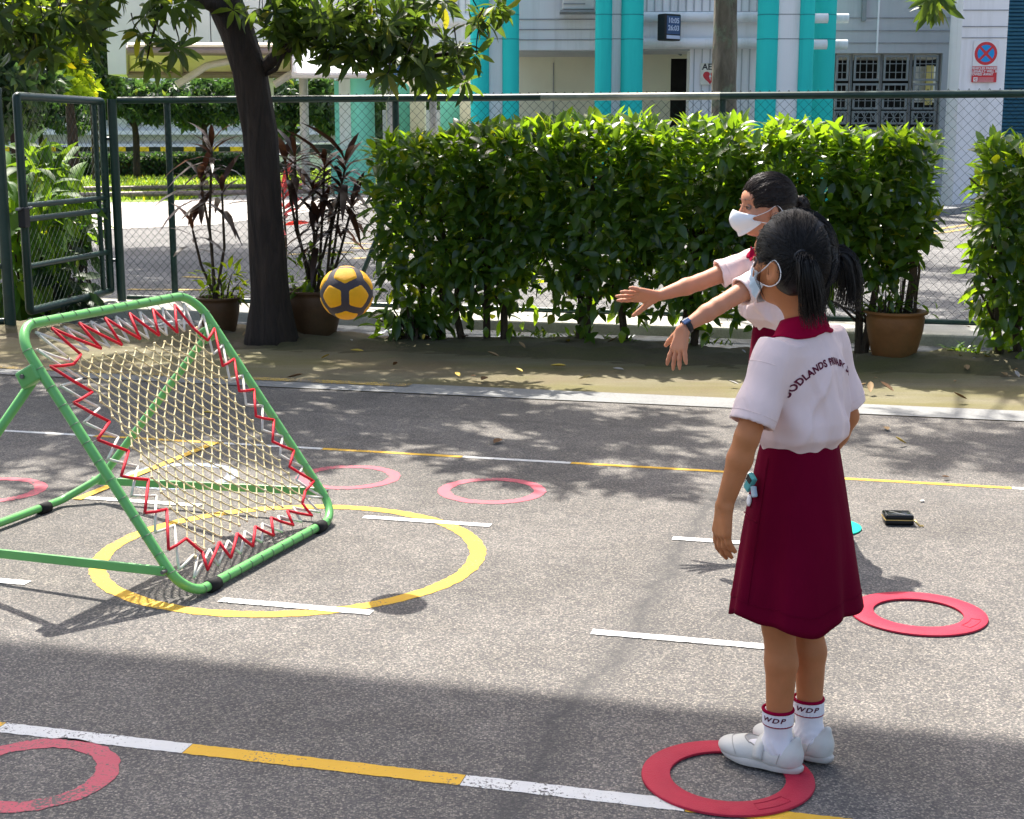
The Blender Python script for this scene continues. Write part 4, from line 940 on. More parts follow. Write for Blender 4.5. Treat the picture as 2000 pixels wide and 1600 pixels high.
# unseen tree added out of frame on the left so its crown shades the road
simple_tree('added_shade_tree', 'unseen tree added left of the frame to shade the road', (-9.5, 23.5, -.1), [(-9.5, 23.5, -.12), (-9.4, 23.5, 2.5), (-9.0, 23.6, 5.0)], [.25, .2, .15],
    [((-6.6, 23.2, 7.2), (2.2, 1.6, 1.0), 330), ((-8.5, 24.5, 7.6), (2.2, 1.8, 1.1), 330), ((-4.6, 22.6, 7.0), (1.5, 1.5, .8), 260), ((-10.5, 22, 7.3), (2, 1.8, 1), 250), ((-5.6, 25.2, 7.4), (1.8, 1.6, .9), 250), ((-7.2, 21.0, 7.1), (1.6, 1.3, .8), 220), (over(-2.9, 17.3, 7.0), (1.5, 1.3, .7), 330), (over(-4.4, 19.2, 7.2), (1.5, 1.3, .7), 300), (over(-2.2, 15.2, 6.6), (1.3, 1.0, .6), 240), (over(-4.6, 15.6, 6.8), (1.5, 1.2, .7), 300)], M['leaf_tree'], M['bark'], 32, (.2, .3), .4)
# far trees that close the view on the left
def ftree(lab, px, Y, blobs_px, mat, seed, tpx=None, r=.16, L=(.22, .36)):
    x = at(px, 300, Y).x; bl = [(A(a, b, Y + dy), np.array([w, 1.6 * FPX / Y, h]) * Y / FPX, n) for a, b, w, h, n, dy in blobs_px]
    zt = max(2.2, min(b[0][2] for b in bl))
    simple_tree('background_tree', lab, (x, Y, -.1), [(x, Y, -.12), (x + .05, Y, zt * .6), (x, Y, zt)], [r, r * .85, r * .6], bl, mat, M['bark'], seed, L, .48, (5, 8), 'trees across the road', 8)
ftree('sunlit yellow-green tree behind the gate', 140, 38, [(110, 60, 50, 60, 230, 0), (125, 130, 34, 46, 170, 0), (90, 10, 60, 40, 200, 1), (140, 165, 30, 24, 90, -.5), (100, 100, 40, 50, 170, .5)], M['leaf_far'], 41)
ftree('dark dense tree at the far left edge behind the gate', 30, 33, [(30, 120, 60, 60, 300, 0), (-30, 90, 60, 70, 250, 0), (60, 160, 50, 40, 190, 0), (10, 190, 60, 30, 150, 0), (20, 230, 50, 22, 100, 0), (-40, 240, 40, 60, 140, 0)], M['leaf_dark'], 42)
ftree('blue-green tree just left of the grey link bridge', 185, 56, [(185, 60, 30, 60, 240, 0), (190, 130, 30, 40, 200, 0), (205, 165, 36, 28, 170, 0), (170, 100, 24, 40, 120, 0)], M['leaf_dark'], 43)
ftree('round headed tree under the walkway roof, left of the leaning trunk', 265, 60, [(250, 185, 60, 30, 300, 0), (330, 190, 50, 34, 260, 0), (290, 218, 50, 22, 160, 0), (200, 200, 40, 30, 160, 0)], M['leaf_dark'], 44)
ftree('tree with hanging leaves between the leaning trunk and walkway post', 400, 62, [(400, 190, 56, 40, 300, 0), (440, 215, 44, 30, 200, 0), (370, 225, 36, 24, 130, 0), (460, 180, 40, 30, 160, 0)], M['leaf_dark'], 45)
ftree('tree seen between the walkway post and the mint pillar', 570, 58, [(560, 190, 40, 40, 260, 0), (620, 180, 34, 40, 240, 0), (640, 225, 24, 36, 140, 0), (555, 240, 24, 26, 90, 0), (600, 215, 40, 24, 140, 0)], M['leaf_dark'], 46)
ftree('bush tree seen through the arcade', 740, 56, [(735, 210, 20, 50, 170, 0), (745, 270, 18, 40, 130, 0), (730, 310, 24, 24, 110, 0), (840, 210, 20, 50, 130, 0)], M['leaf_dark'], 47)
ftree('leafy tree far off at the left, above the white ledges', 80, 72, [(60, 225, 70, 34, 220, 0), (150, 235, 50, 26, 160, 0), (110, 200, 60, 30, 180, 0)], M['leaf_dark'], 48)
# low clipped hedge across the lawn
hl = np.random.RandomState(50); n = 9000
q = np.stack([hl.uniform(at(-60, 320, 62).x, at(500, 320, 62).x, n), 62 + hl.uniform(-.5, .5, n), hl.uniform(-.1, .82, n)], 1)
V, F = leaves(q, unit(hl.normal(size=(n, 3)) + [0, -.4, .3]), unit(hl.normal(size=(n, 3)) + [0, 0, 1]), .22, .13, .3, seg=LT[[0, 2, 4]], wid=LW[[0, 2, 4]])
ob = thing('far_hedge', 'long low dark hedge on the far side of the lawn', 'hedge', (at(250, 330, 62).x, 62, -.1))
o = link(bpy.data.objects.new('foliage', mesh_np('foliage', V, F, M['leaf_dark'])), ob); o.location = -ob.location; o['kind'] = 'stuff'
o = MB().box((at(220, 320, 62).x, 62, .3), (at(500, 320, 62).x - at(-60, 320, 62).x, .5, .8)).build('branch_core', M['stem'], ob); o.location = -ob.location
# ------------------------------------------------------------------ broad leaved bush behind the gate
def broad_bush(lab, spots, seed, n, L=(.22, .40), mat=None):
    rng = np.random.RandomState(seed); t = thing('broad_leaf_bush', lab, 'bush', (spots[0][0][0], spots[0][0][1], 0))
    P = np.concatenate([np.array(c) + unit(rng.normal(size=(int(n * w), 3))) * rng.uniform(0, 1, (int(n * w), 1)) ** .4 * np.array(r) for c, r, w in spots]); k = len(P)
    cen = np.mean([s[0] for s in spots], 0); D = unit(P - cen + rng.normal(0, .5, (k, 3)) + [0, -.1, -.25]); UP = unit(rng.normal(0, .4, (k, 3)) + [0, -.3, 1]); LL = rng.uniform(*L, k)
    V, F = leaves(P, D, UP, LL, LL * .38, .4); o = link(bpy.data.objects.new('foliage', mesh_np('foliage', V, F, mat or M['leaf_bright'], True)), t); o.location = -t.location; o['kind'] = 'stuff'
    m = MB()
    for i in range(26):
        p = P[rng.randint(k)]; m.tube([(cen[0] + rng.uniform(-.4, .4), cen[1] + rng.uniform(-.2, .2), -.12), (p[0] * .5 + cen[0] * .5, p[1], p[2] * .55), p], [.014, .011, .006], 5)
    o = m.build('stem', M['stem'], t, smooth=True); o.location = -t.location
broad_bush('broad leaved green bush crowding behind the gate at the left edge', [(A(40, 420, 13.0), (.50, .4, .45), .35), (A(110, 420, 13.9), (.32, .4, .35), .22), (A(20, 540, 12.8), (.42, .4, .4), .25), (A(70, 330, 14), (.3, .4, .28), .18)], 61, 420)
broad_bush('lower dark bush inside the gate with leaves poking towards the road', [(A(110, 560, 12.9), (.30, .3, .32), .5), (A(130, 470, 13.6), (.28, .3, .2), .3), (A(150, 600, 12.7), (.25, .2, .15), .2)], 62, 170, (.18, .30), M['leaf_dark'])
broad_bush('sprawling grassy clump at the foot of the leftmost hedge shrub', [(np.array(C(hu(780), 10.25, .16)), (.22, .15, .14), .6), (np.array(C(hu(830), 10.3, .14)), (.2, .15, .12), .4)], 63, 110, (.12, .2), M['leaf_hedge'])
# ------------------------------------------------------------------ plant pots with dark red cordylines
def claymat(name, a, b):
    m = plain(name, a, 0.55, 0, 0.25, 5.0, 0.25, 40, dirt=b, dirt_amt=0.8); return m
M['clay'] = claymat('brown_glazed_clay', (0.10, 0.052, 0.024), (0.05, 0.040, 0.018)); M['clay2'] = claymat('orange_clay', (0.22, 0.095, 0.03), (0.10, 0.065, 0.02))
def pot(lab, c, h, r, mat, n=32):
    t = thing('plant_pot', lab, 'pot', c)
    MB().lathe([(r * .66, 0), (r * .70, .01), (r * .80, h * .25), (r * .93, h * .6), (r * .97, h * .86), (r * .93, h * .91), (r * 1.06, h * .945), (r * 1.08, h * .975), (r * 1.04, h), (r * .93, h), (r * .90, h * .9)], n, cap=True).build('bowl', mat, t, smooth=True)
    MB().lathe([(r * .9, h * .89), (r * .5, h * .93), (.01, h * .94)], n, cap=False).build('potting_soil', M['soil'], t, smooth=True); return t
CLEAF = [leaf_mesh('leaf', l, l * w, M['leaf_red'], d_, .12) for l, w, d_ in ((.30, .17, .5), (.36, .15, .8), (.26, .20, .3))]
def cordyline(lab, c, z0, stems, seed, rootspread=.12):
    rng = np.random.RandomState(seed); t = thing('cordyline_plant', lab, 'plant', (c[0], c[1], z0))
    for (dx, dy, h, nl) in stems:
        a = Vector((rng.uniform(-1, 1) * rootspread, rng.uniform(-.6, .6) * rootspread, -.02)); b = Vector((dx, dy, h)); mid = a.lerp(b, .5) + Vector((rng.uniform(-.05, .05), rng.uniform(-.04, .04), 0)); m = MB(); m.tube([a, a.lerp(mid, .5), mid, mid.lerp(b, .6), b], [.013, .012, .011, .010, .009], 7); m.build('stem', M['stem'], t, smooth=True)
        for i in range(nl):
            f = i / nl; az = i * 2.4 + rng.uniform(-.3, .3); el = 1.25 - 1.35 * f ** .8 + rng.uniform(-.15, .15)
            p = b + Vector((0, 0, .05 - .22 * f)); d = Vector((math.cos(az) * math.cos(el), math.sin(az) * math.cos(el), math.sin(el)))
            o = bpy.data.objects.new('leaf', CLEAF[rng.randint(3)]); link(o, t); orient(o, p, d, (0, 0, 1))
            if abs(d.z) > .93: orient(o, p, d, (d.y, -d.x, .2))
            s = rng.uniform(.75, 1.2); o.scale = (s, s, s)
def undergrowth(lab, c, z0, r, n, seed, mat, h=.35, L=(.06, .12)):
    rng = np.random.RandomState(seed); t = thing('pot_undergrowth', lab, 'plant', (c[0], c[1], z0)); P = np.stack([rng.normal(0, r * .5, n), rng.normal(0, r * .4, n), rng.uniform(0, 1, n) ** 1.4 * h], 1)
    D = unit(np.stack([P[:, 0] * 3, P[:, 1] * 3, rng.uniform(-.3, .8, n)], 1) + rng.normal(0, .3, (n, 3))); LL = rng.uniform(*L, n); V, F = leaves(P, D, unit(rng.normal(0, .4, (n, 3)) + [0, 0, 1]), LL, LL * .36, .4)
    o = link(bpy.data.objects.new('foliage', mesh_np('foliage', V, F, mat, True)), t); o['kind'] = 'stuff'; m = MB()
    for i in range(12): p = P[rng.randint(n)]; m.tube([(p[0] * .3, p[1] * .3, 0), p * .6, p], [.006, .005, .003], 4)
    m.build('stem', M['stem'], t)
pA = gr(430, 655); pot('small brown plant pot left of the leaning tree', pA, .30, .165, M['clay'])
cordyline('two stemmed cordyline in the small pot left of the leaning tree', pA, .29, [(-.10, .0, .86, 16), (-.02, .05, 1.12, 18), (.06, -.02, .80, 12), (-.18, 0, .52, 9)], 71, .05)
undergrowth('small green leafy plant in the small pot left of the tree', (pA.x + .04, pA.y, 0), .27, .18, 90, 72, M['leaf_far'], .26)
pB = gr(616, 656); pot('large brown plant pot right of the leaning tree, behind the ball', pB, .36, .225, M['clay'])
cordyline('bushy dark red cordyline in the large pot behind the ball', pB, .34, [(.10, .0, .92, 24), (.22, .05, .80, 22), (.0, .05, .75, 20), (-.12, .0, 1.0, 18), (.30, -.05, .62, 18), (.16, -.06, .58, 18), (-.2, .05, .95, 15), (.05, -.08, .5, 16), (.26, 0, .95, 18)], 73, .10)
M['leaf_new'] = leafmat('new_red_leaf', (.45, .05, .06), (.75, .10, .08), .45, .4, .4, 'object'); NL = leaf_mesh('leaf', .26, .055, M['leaf_new'], .45, .12)
rp_ = thing('red_leaf_plant', 'bright red leafed plant seen just right of the leaning trunk', 'plant', (at(552, 380, 14.2).x, 14.2, -.1))
for i in range(16):
    o = bpy.data.objects.new('leaf', NL); link(o, rp_); az = i * 2.4; el = 1.3 - 1.2 * i / 16; orient(o, (0, 0, 1.15 - .03 * i), (math.cos(az) * math.cos(el), math.sin(az) * math.cos(el), math.sin(el)), (math.sin(az), -math.cos(az), .6))
MB().tube([(0, 0, 0), (.02, 0, .6), (0, 0, 1.15)], [.016, .013, .01], 7).build('stem', M['stem'], rp_, smooth=True)
undergrowth('thin leafed undergrowth in the large pot behind the ball', pB, .33, .3, 120, 74, M['leaf_hedge'], .36)
pC = gr(1745, 700); pot('orange clay pot under the right end of the hedge', pC, .335, .205, M['clay2'])
undergrowth('small leafed green plant at the left side of the orange clay pot', (pC.x - .07, pC.y, 0), .31, .2, 130, 75, M['leaf_hedge'], .22, (.05, .09))
cn = thing('cane_plant', 'cluster of bare upright canes growing from the orange clay pot', 'plant', (pC.x, pC.y, .31)); rngc = np.random.RandomState(76)
for i in range(12):
    x = .02 + rngc.uniform(-.02, .12); MB().tube([(x, rngc.uniform(-.05, .05), -.02), (x + rngc.uniform(-.02, .02), 0, .3), (x + rngc.uniform(-.05, .05), rngc.uniform(-.05, .05), .62)], [.011, .009, .007] if i % 3 else [.005, .004, .004], 6).build('cane', M['stem'], cn, smooth=True)
# ------------------------------------------------------------------ weeds and fallen leaves
rngw = np.random.RandomState(80)
def weed(lab, c, n, L, mat, seed):
    rng = np.random.RandomState(seed); t = thing('weed_tuft', lab, 'weed', c, group='weeds along the drain'); az = rng.uniform(0, 6.28, n); el = rng.uniform(.2, 1.3, n); D = np.stack([np.cos(az) * np.cos(el), np.sin(az) * np.cos(el), np.sin(el)], 1)
    V, F = leaves(rng.normal(0, .03, (n, 3)) * [1, 1, .1], D, np.tile([0, 0, 1.], (n, 1)), rng.uniform(L * .6, L, n), L * .22, .5); link(bpy.data.objects.new('blades', mesh_np('blades', V, F, mat, True)), t)
WL = 'small bright weed tuft growing at the edge of the drain'
for i, px in enumerate((1000, 1045, 1075, 1100, 1115, 1200, 1232, 1352, 1380, 1420, 1870, 1885, 1915, 1925, 1960, 1985, 790, 1050)):
    p = C(hu(px) + rngw.uniform(-.05, .05), 10.40 + rngw.uniform(-.06, .04), .03); weed(WL, p, rngw.randint(7, 16), rngw.uniform(.06, .13), M['leaf_bright'] if i % 3 else M['leaf_hedge'], 100 + i)
DRY = [plain('dry_leaf_tan', (0.30, 0.20, 0.10), .7, 0, .3), plain('dry_leaf_brown', (0.16, 0.085, 0.04), .7, 0, .3), plain('yellow_leaf', (0.50, 0.36, 0.06), .6, 0, .2), plain('grey_dry_leaf', (0.34, 0.32, 0.29), .7, 0, .2)]
DL = [leaf_mesh('fallen_leaf', .10, .04, d, -.25, .35) for d in DRY]
spots = [(1965, 737, 0), (1890, 726, 0), (1905, 715, 3), (1880, 704, 2), (1935, 707, 2), (560, 741, 1), (1310, 650, 1), (1700, 770, 0), (1745, 768, 1), (1660, 763, 0), (513, 772, 1), (1272, 690, 0), (975, 700, 0), (1075, 717, 2), (980, 862, 1), (940, 746, 1)]
k = 0
for px, py, c in spots:
    p = gr(px, py); o = link(bpy.data.objects.new('fallen_leaf', DL[c])); o.location = (p.x, p.y, .012 if py > 690 else -.03); o.rotation_euler = (rngw.uniform(-.3, .3), rngw.uniform(-.3, .3), rngw.uniform(0, 6.28)); tag(o, 'curled dry leaf fallen on the ground along the foot of the hedge', 'fallen leaf', 'fallen leaves')
for i in range(60):
    u, v = rngw.uniform(-6, 4), rngw.choice([rngw.uniform(8.5, 10.3), rngw.uniform(11.4, 11.9), rngw.uniform(6.2, 8)], p=[.6, .22, .18]); p = C(u, v); o = link(bpy.data.objects.new('fallen_leaf', DL[rngw.randint(4)])); o.location = (p.x, p.y, .012 if v < 9.8 else .035); s = rngw.uniform(.4, .95); o.scale = (s, s, s)
    o.rotation_euler = (rngw.uniform(-.3, .3), rngw.uniform(-.3, .3), rngw.uniform(0, 6.28)); tag(o, 'dry leaf fallen on the mossy slab beside the court' if 8.1 < v < 10.4 else 'dry leaf fallen on the concrete plinth under the fence' if v > 11 else 'dry leaf fallen on the dappled asphalt of the court', 'fallen leaf', 'fallen leaves')
# ================================================================== rebounder
def glosspaint(name, col, rust=None):
    m, nt, N, L, P = newmat(name)
    n = noise(N, L, 5.0, 5); r = ramp(N, [(0.3, tuple(c * .9 for c in col)), (0.7, tuple(min(1, c * 1.1) for c in col))]); L.new(n.outputs['Fac'], r.inputs['Fac']); out = r.outputs['Color']
    n2 = noise(N, L, 16.0, 6, .7); r2 = ramp(N, [(0.67, 0.0), (0.71, 1.0)]); L.new(n2.outputs['Fac'], r2.inputs['Fac'])
    out = mix(N, L, r2.outputs['Color'], out, rust or (.06, .03, .015)); L.new(out, P.inputs['Base Color'])
    P.inputs['Roughness'].default_value = 0.35; P.inputs['Coat Weight'].default_value = 0.15; P.inputs['Coat Roughness'].default_value = .2; return m
M['rgreen'] = glosspaint('light_green_paint', (0.13, 0.43, 0.11), (.10, .20, .06))
M['rubber'] = plain('black_rubber', (0.015, 0.015, 0.015), 0.8)
M['redcord'] = plain('red_bungee_cord', (0.62, 0.012, 0.03), 0.55, 0, .12, 60, .3, 400)
M['whitecord'] = plain('white_bungee_cord', (0.70, 0.67, 0.60), 0.7, 0, .1, 40, .3, 400, dirt=(.45, .40, .32), dirt_amt=.6)
M['netcord'] = plain('yellow_net_cord', (0.72, 0.60, 0.33), 0.8, 0, .2, 60, .3, 500, dirt=(.62, .58, .45), dirt_amt=.7)
M['hook'] = plain('steel_hook', (0.16, 0.16, 0.15), 0.45, .5, .1)
RB = Vector((-1.065, 4.495, 0)); RYAW = R(70.2); TILT = R(54.15); RW, RL = 1.097, 1.065; RT = .0168
rb = thing('rebounder_frame', 'light green tubular rebound frame strung with red, white and yellow cords', 'rebounder', RB, RYAW)
def rp(s, t, n=0.0):      # point in the tilted plane: s along, t up the slope, n out of its face
    return Vector((s, t * math.cos(TILT) + n * -math.sin(TILT), .024 + t * math.sin(TILT) + n * math.cos(TILT)))
def rot_in(P): return P
loop = rounded([rp(0, 0), rp(RW, 0), rp(RW, RL), rp(0, RL)], .115, 9)
MB().tube(loop, RT, 14, closed=True).build('tube_frame', M['rgreen'], rb, smooth=True)
# rear U stand: legs from the upper side tubes down to a floor tube behind
BACK = 1.19
legp = [rp(RW - .02, RL - .17, -.03), Vector((RW - .02, BACK - .16, .16)), Vector((RW - .05, BACK, .024)), Vector((.05, BACK, .024)), Vector((.02, BACK - .16, .16)), rp(.02, RL - .17, -.03)]
legp = [legp[0], Vector((RW - .02, BACK - .1, .10)), Vector((RW - .16, BACK, .026)), Vector((.16, BACK, .026)), Vector((.02, BACK - .1, .10)), legp[5]]
MB().tube(rounded(legp, .06, 6, closed=False), RT * .95, 12).build('rear_stand', M['rgreen'], rb, smooth=True)
def flatbar(a, b, w, th):
    a, b = Vector(a), Vector(b); d = b - a; m_ = MB(); y = d.normalized(); x = y.cross(Vector((0, 0, 1))).normalized(); z = x.cross(y)
    Mx = Matrix((x, y, z)).transposed(); return MB().bevbox((a + b) / 2, (th, d.length, w), min(th, w) * .3, M=Mx)
for s in (0.0, RW):
    e = 1 if s == 0 else -1
    flatbar(rp(s, .11) + Vector((e * -.022, 0, 0)), Vector((s + e * (.035), BACK - .06, .085)), .032, .012).build('side_brace', M['rgreen'], rb)
    for q in (rp(s, .11) + Vector((e * -.022, 0, 0)), Vector((s + e * .033, BACK - .08, .085))): MB().tube([q - Vector((.016, 0, 0)), q + Vector((.016, 0, 0))], .007, 8).build('bolt', M['hook'], rb)
    g = rp(s, RL - .17); bm_ = MB(); bm_.bevbox(g + Vector((0, .035, -.02)), (.05, .085, .06), .008, M=Matrix.Rotation(-.5, 3, 'X')); bm_.build('leg_bracket', M['rgreen'], rb)
    MB().tube([g + Vector((-.032, .05, -.02)), g + Vector((.032, .05, -.02))], .008, 8).build('bolt', M['hook'], rb)
for s in (.16, RW - .16): MB().tube([Vector((s - .03, 0, .020)), Vector((s + .03, 0, .020))], .0235, 12).build('rubber_foot', M['rubber'], rb, smooth=True)
for s in (.28, RW - .28): MB().tube([Vector((s - .03, BACK, .020)), Vector((s + .03, BACK, .020))], .0225, 12).build('rubber_foot', M['rubber'], rb, smooth=True)
# cords: sides listed as (frame start, frame end, net start, net end)
IL, IR, IT, IB = .165, .115, .145, .112; NH = 13; cr = .095
def side_pts(k):
    c = [(0, 0), (RW, 0), (RW, RL), (0, RL)]; i = [(IL, IB), (RW - IR, IB), (RW - IR, RL - IT), (IL, RL - IT)]
    a, b = Vector(c[k]), Vector(c[(k + 1) % 4]); d = (b - a).normalized(); nrm = Vector((-d.y, d.x)); a = a + d * cr; b = b - d * cr
    ai, bi = Vector(i[k]), Vector(i[(k + 1) % 4])
    H = [a.lerp(b, j / (NH - 1)) + nrm * (.048, .018, .032, .05)[(k + 0) % 4] for j in range(NH)]; T = [a.lerp(b, j / (NH - 1)) for j in range(NH)]
    return T, H, ai, bi, d, nrm
red, white = [], []
hk = MB()   # one hook: wire round the tube and an eye for the cord, x along the tube, y inwards
ang = [R(a) for a in range(60, 331, 30)]
hk.tube([Vector((0, -math.cos(a) * -(RT + .002) * 1, math.sin(a) * (RT + .002))) for a in ang] + [Vector((0, .030, -.010)), Vector((0, .046, 0)), Vector((.004, .050, .005)), Vector((.0, .044, .008))], .0011, 5)
hmesh = hk.mesh('hook', M['hook'], True)
rr_ = random.Random(4)
for k in range(4):
    T, H, ai, bi, d, nrm = side_pts(k)
    for j in range(NH):
        o = link(bpy.data.objects.new('hook', hmesh), rb)
        x = (rp(*(T[j] + d)) - rp(*T[j])).normalized(); y = (rp(*(T[j] + nrm)) - rp(*T[j])).normalized(); z = x.cross(y); p = rp(*T[j])
        o.matrix_local = Matrix(((x.x, y.x, z.x, p.x), (x.y, y.y, z.y, p.y), (x.z, y.z, z.z, p.z), (0, 0, 0, 1)))
    for col, j0 in ((white, 0), (red, 1)):
        col.append(ai.lerp(bi, 0.02 if col is white else .05)) if j0 == 0 else col.append(ai.lerp(bi, (0.55) / NH))
        for j in range(j0, NH, 2):
            col.append(H[j]); t = (j + 1.0 + .5) / (NH + .6); col.append(ai.lerp(bi, min(1, t)) + nrm * rr_.uniform(-.006, .006))
for nm, col, mat, off, r_ in (('red_cord', red, M['redcord'], .006, .0053), ('white_cord', white, M['whitecord'], -.002, .0049)):
    m = MB(); n = len(col)
    for i in range(n):
        a, b = rp(*col[i], off), rp(*col[(i + 1) % n], off); m.tube([a, a.lerp(b, .5) + Vector((0, 0, -.002)), b], r_, 7)
    m.build(nm, mat, rb, smooth=True)
# diamond net
NN = 13; nets = MB(); kn = MB()
def npnt(i, j):
    s = IL + (RW - IL - IR) * i / (2 * NN); t = IB + (RL - IB - IT) * j / (2 * NN)
    a, b = i / (2 * NN) - .5, j / (2 * NN) - .5; pull = .035 * (1 - 4 * b * b) if i in (0, 2 * NN) else 0
    s += (-a * 2) * .035 * (4 * b * b < 1) * 4 * a * a * (1 - 4 * b * b); t += (-b * 2) * .03 * 4 * b * b * (1 - 4 * a * a)
    h_ = (math.sin(i * 12.9 + j * 78.2) * 43758.5) % 1; g_ = (math.sin(i * 39.3 + j * 11.1) * 24634.6) % 1
    sag = -.018 * (1 - 4 * a * a) * (1 - 4 * b * b)
    return rp(s + (h_ - .5) * .008, t + (g_ - .5) * .008, sag)
for i in range(2 * NN + 1):
    for j in range(2 * NN + 1):
        if (i + j) % 2: continue
        p = npnt(i, j)
        for di in (1, -1):
            if 0 <= i + di <= 2 * NN and j + 1 <= 2 * NN:
                q = npnt(i + di, j + 1); mid = p.lerp(q, .5) + Vector((0, 0, -.0015)); nets.tube([p, mid, q], .0028, 5, caps=False)
        kn.box(p, (.008, .008, .008), M=Matrix.Rotation(i * 1.1 + j, 3, 'Z') @ Matrix.Rotation(.7, 3, 'X'))
nn = len(nets.v); nets.add(kn.v, kn.f)
o = nets.build('net', M['netcord'], rb, smooth=True)
# ================================================================== ball
def ballmat(name, col):
    return plain(name, col, 0.55, 0, .08, 20, .35, 420)
M['ballyellow'] = ballmat('ball_yellow', (0.74, 0.36, 0.006)); M['balldark'] = ballmat('ball_dark', (0.045, 0.038, 0.045))
BR_ = .0935
bc = at(677, 572, 5.08)
ball = thing('handball', 'yellow and dark grey ball in mid air in front of the large plant pot', 'ball', bc)
bm = bmesh.new(); bmesh.ops.create_icosphere(bm, subdivisions=5, radius=BR_); me = bpy.data.meshes.new('core'); bm.to_mesh(me); bm.free(); me.materials.append(M['balldark']); me.polygons.foreach_set('use_smooth', [True] * len(me.polygons)); link(bpy.data.objects.new('core', me), ball)
gph = (1 + 5 ** .5) / 2
dirs = [Vector(v).normalized() for a in (-1, 1) for b in (-gph, gph) for v in ((0, a, b), (a, b, 0), (b, 0, a))]
v0 = dirs[0]; nb = [d for d in dirs if 0 < v0.angle(d) < 1.2]; v1 = nb[0]; v2 = [d for d in nb if 0 < v1.angle(d) < 1.2][0]
jn = (v0 + v1 + v2).normalized()
tocam = (Vector((0, 0, CAMZ)) - bc).normalized(); up_ = Vector((0, 0, 1)); jd = (tocam + up_ * .17 + Vector((-.06, 0, 0))).normalized()
e1 = (v0 - jn * v0.dot(jn)).normalized(); e2 = jn.cross(e1); f1_ = (up_ - jd * up_.dot(jd)).normalized(); f2_ = jd.cross(f1_)
MR = Matrix((jd, f1_, f2_)).transposed() @ Matrix((jn, e1, e2))
for d in dirs:
    c = MR @ d; ref = (MR @ min([q for q in dirs if q is not d], key=lambda q: d.angle(q))); x = (ref - c * ref.dot(c)).normalized(); y = c.cross(x); m = MB(); V = [c * (BR_ + .0022)]; nA, nR = 60, 8
    for r_ in range(1, nR + 1):
        for a in range(nA):
            an = 2 * math.pi * a / nA; th = (R(25.2) - R(1.7) * math.cos(5 * an) + R(.5) * math.cos(10 * an)) * r_ / nR; rad = BR_ + (.0022 if r_ < nR - 1 else .0015 if r_ == nR - 1 else -.0006)
            V.append((c * math.cos(th) + (x * math.cos(an) + y * math.sin(an)) * math.sin(th)) * rad)
    F = [(0, 1 + a, 1 + (a + 1) % nA) for a in range(nA)] + [(1 + (r_ - 1) * nA + a, 1 + r_ * nA + a, 1 + r_ * nA + (a + 1) % nA, 1 + (r_ - 1) * nA + (a + 1) % nA) for r_ in range(1, nR) for a in range(nA)]
    m.add(V, F); m.build('panel', M['ballyellow'], ball, smooth=True)
# ================================================================== rubber rings, marker disc, wallet
M['rubring'] = plain('red_rubber', (0.43, 0.020, 0.048), 0.6, 0, .1, 9, .25, 250, dirt=(.32, .03, .05), dirt_amt=.5)
M['mintdisc'] = plain('green_rubber', (0.0, 0.50, 0.33), 0.6, 0, .06, 9, .2, 250)
def rub_ring(lab, c, ro, ri, ang, h=.007):
    t = thing('rubber_ring', lab, 'ring marker', (c.x, c.y, .003)); n = 96
    prof = [(ri, 0), (ri, h * .8), (ri + .003, h), (ro - .006, h), (ro - .001, h * .7), (ro, 0)]; m = MB(); V = []
    for k in range(n):
        a = 2 * math.pi * k / n
        for r_, z in prof: V.append((r_ * math.cos(a), r_ * math.sin(a), z))
    q = len(prof); m.add(V, [(k * q + i, k * q + (i + 1) % q, ((k + 1) % n) * q + (i + 1) % q, ((k + 1) % n) * q + i) for k in range(n) for i in range(q)]); m.build('ring_body', M['rubring'], t, auto=40)
    rm = (ro + ri) / 2; w, l = .030, .085; ed = MB()
    for (x0, y0, x1, y1) in ((-l / 2, -w / 2, l / 2, -w / 2), (l / 2, -w / 2, l / 2, w / 2), (l / 2, w / 2, -l / 2, w / 2), (-l / 2, w / 2, -l / 2, -w / 2)):
        P = []
        for s in range(9):
            x = x0 + (x1 - x0) * s / 8; y = y0 + (y1 - y0) * s / 8; a = ang + x / rm; P.append(Vector(((rm + y) * math.cos(a), (rm + y) * math.sin(a), h + .0004)))
        ed.tube(P, .0013, 5)
    ed.build('raised_label_border', M['rubring'], t)
    return t
r1 = gr(1421, 1521); r2 = gr(1793, 1201)
ringA = rub_ring('red rubber ring under the toes of the nearer girl', r1, .205, .137, R(-62))
ringB = rub_ring('red rubber ring lying in the sun right of the nearer girl', r2, .215, .140, R(-38))
gd = gr(1612, 1030.5); t = thing('marker_disc', 'flat green rubber marker disc half hidden behind the maroon skirt', 'marker disc', (gd.x, gd.y, .003))
MB().lathe([(.138, 0), (.138, .004), (.132, .006), (.02, .006), (.001, .0062)], 64).build('disc', M['mintdisc'], t, auto=40)
M['patent'] = plain('black_patent_leather', (0.008, 0.009, 0.010), 0.12, 0, .1, 8, .12, 14); M['gold'] = plain('gold_zip', (0.72, 0.52, 0.20), 0.3, .9, .1)
w0 = gr(1757, 1026); wl_ = thing('wallet', 'small black patent wallet with a gold zip lying on the asphalt', 'wallet', (w0.x, w0.y + .03, 0), R(-4))
MB().bevbox((0, 0, .0125), (.112, .088, .021), .007).build('lower_cover', M['patent'], wl_, smooth=True)
MB().bevbox((-.001, .001, .0335), (.112, .088, .019), .007).build('upper_cover', M['patent'], wl_, smooth=True)
MB().bevbox((0, -.001, .0232), (.1155, .0885, .0035), .001).build('zip', M['gold'], wl_)
st = MB()
for a, b in (((-.048, -.036), (.048, -.036)), ((-.048, .036), (.048, .036)), ((-.048, -.036), (-.048, .036)), ((.048, -.036), (.048, .036)), ((-.03, .03), (.022, -.030))): st.tube([Vector((*a, .0432)), Vector((*b, .0432))], .0009, 4)
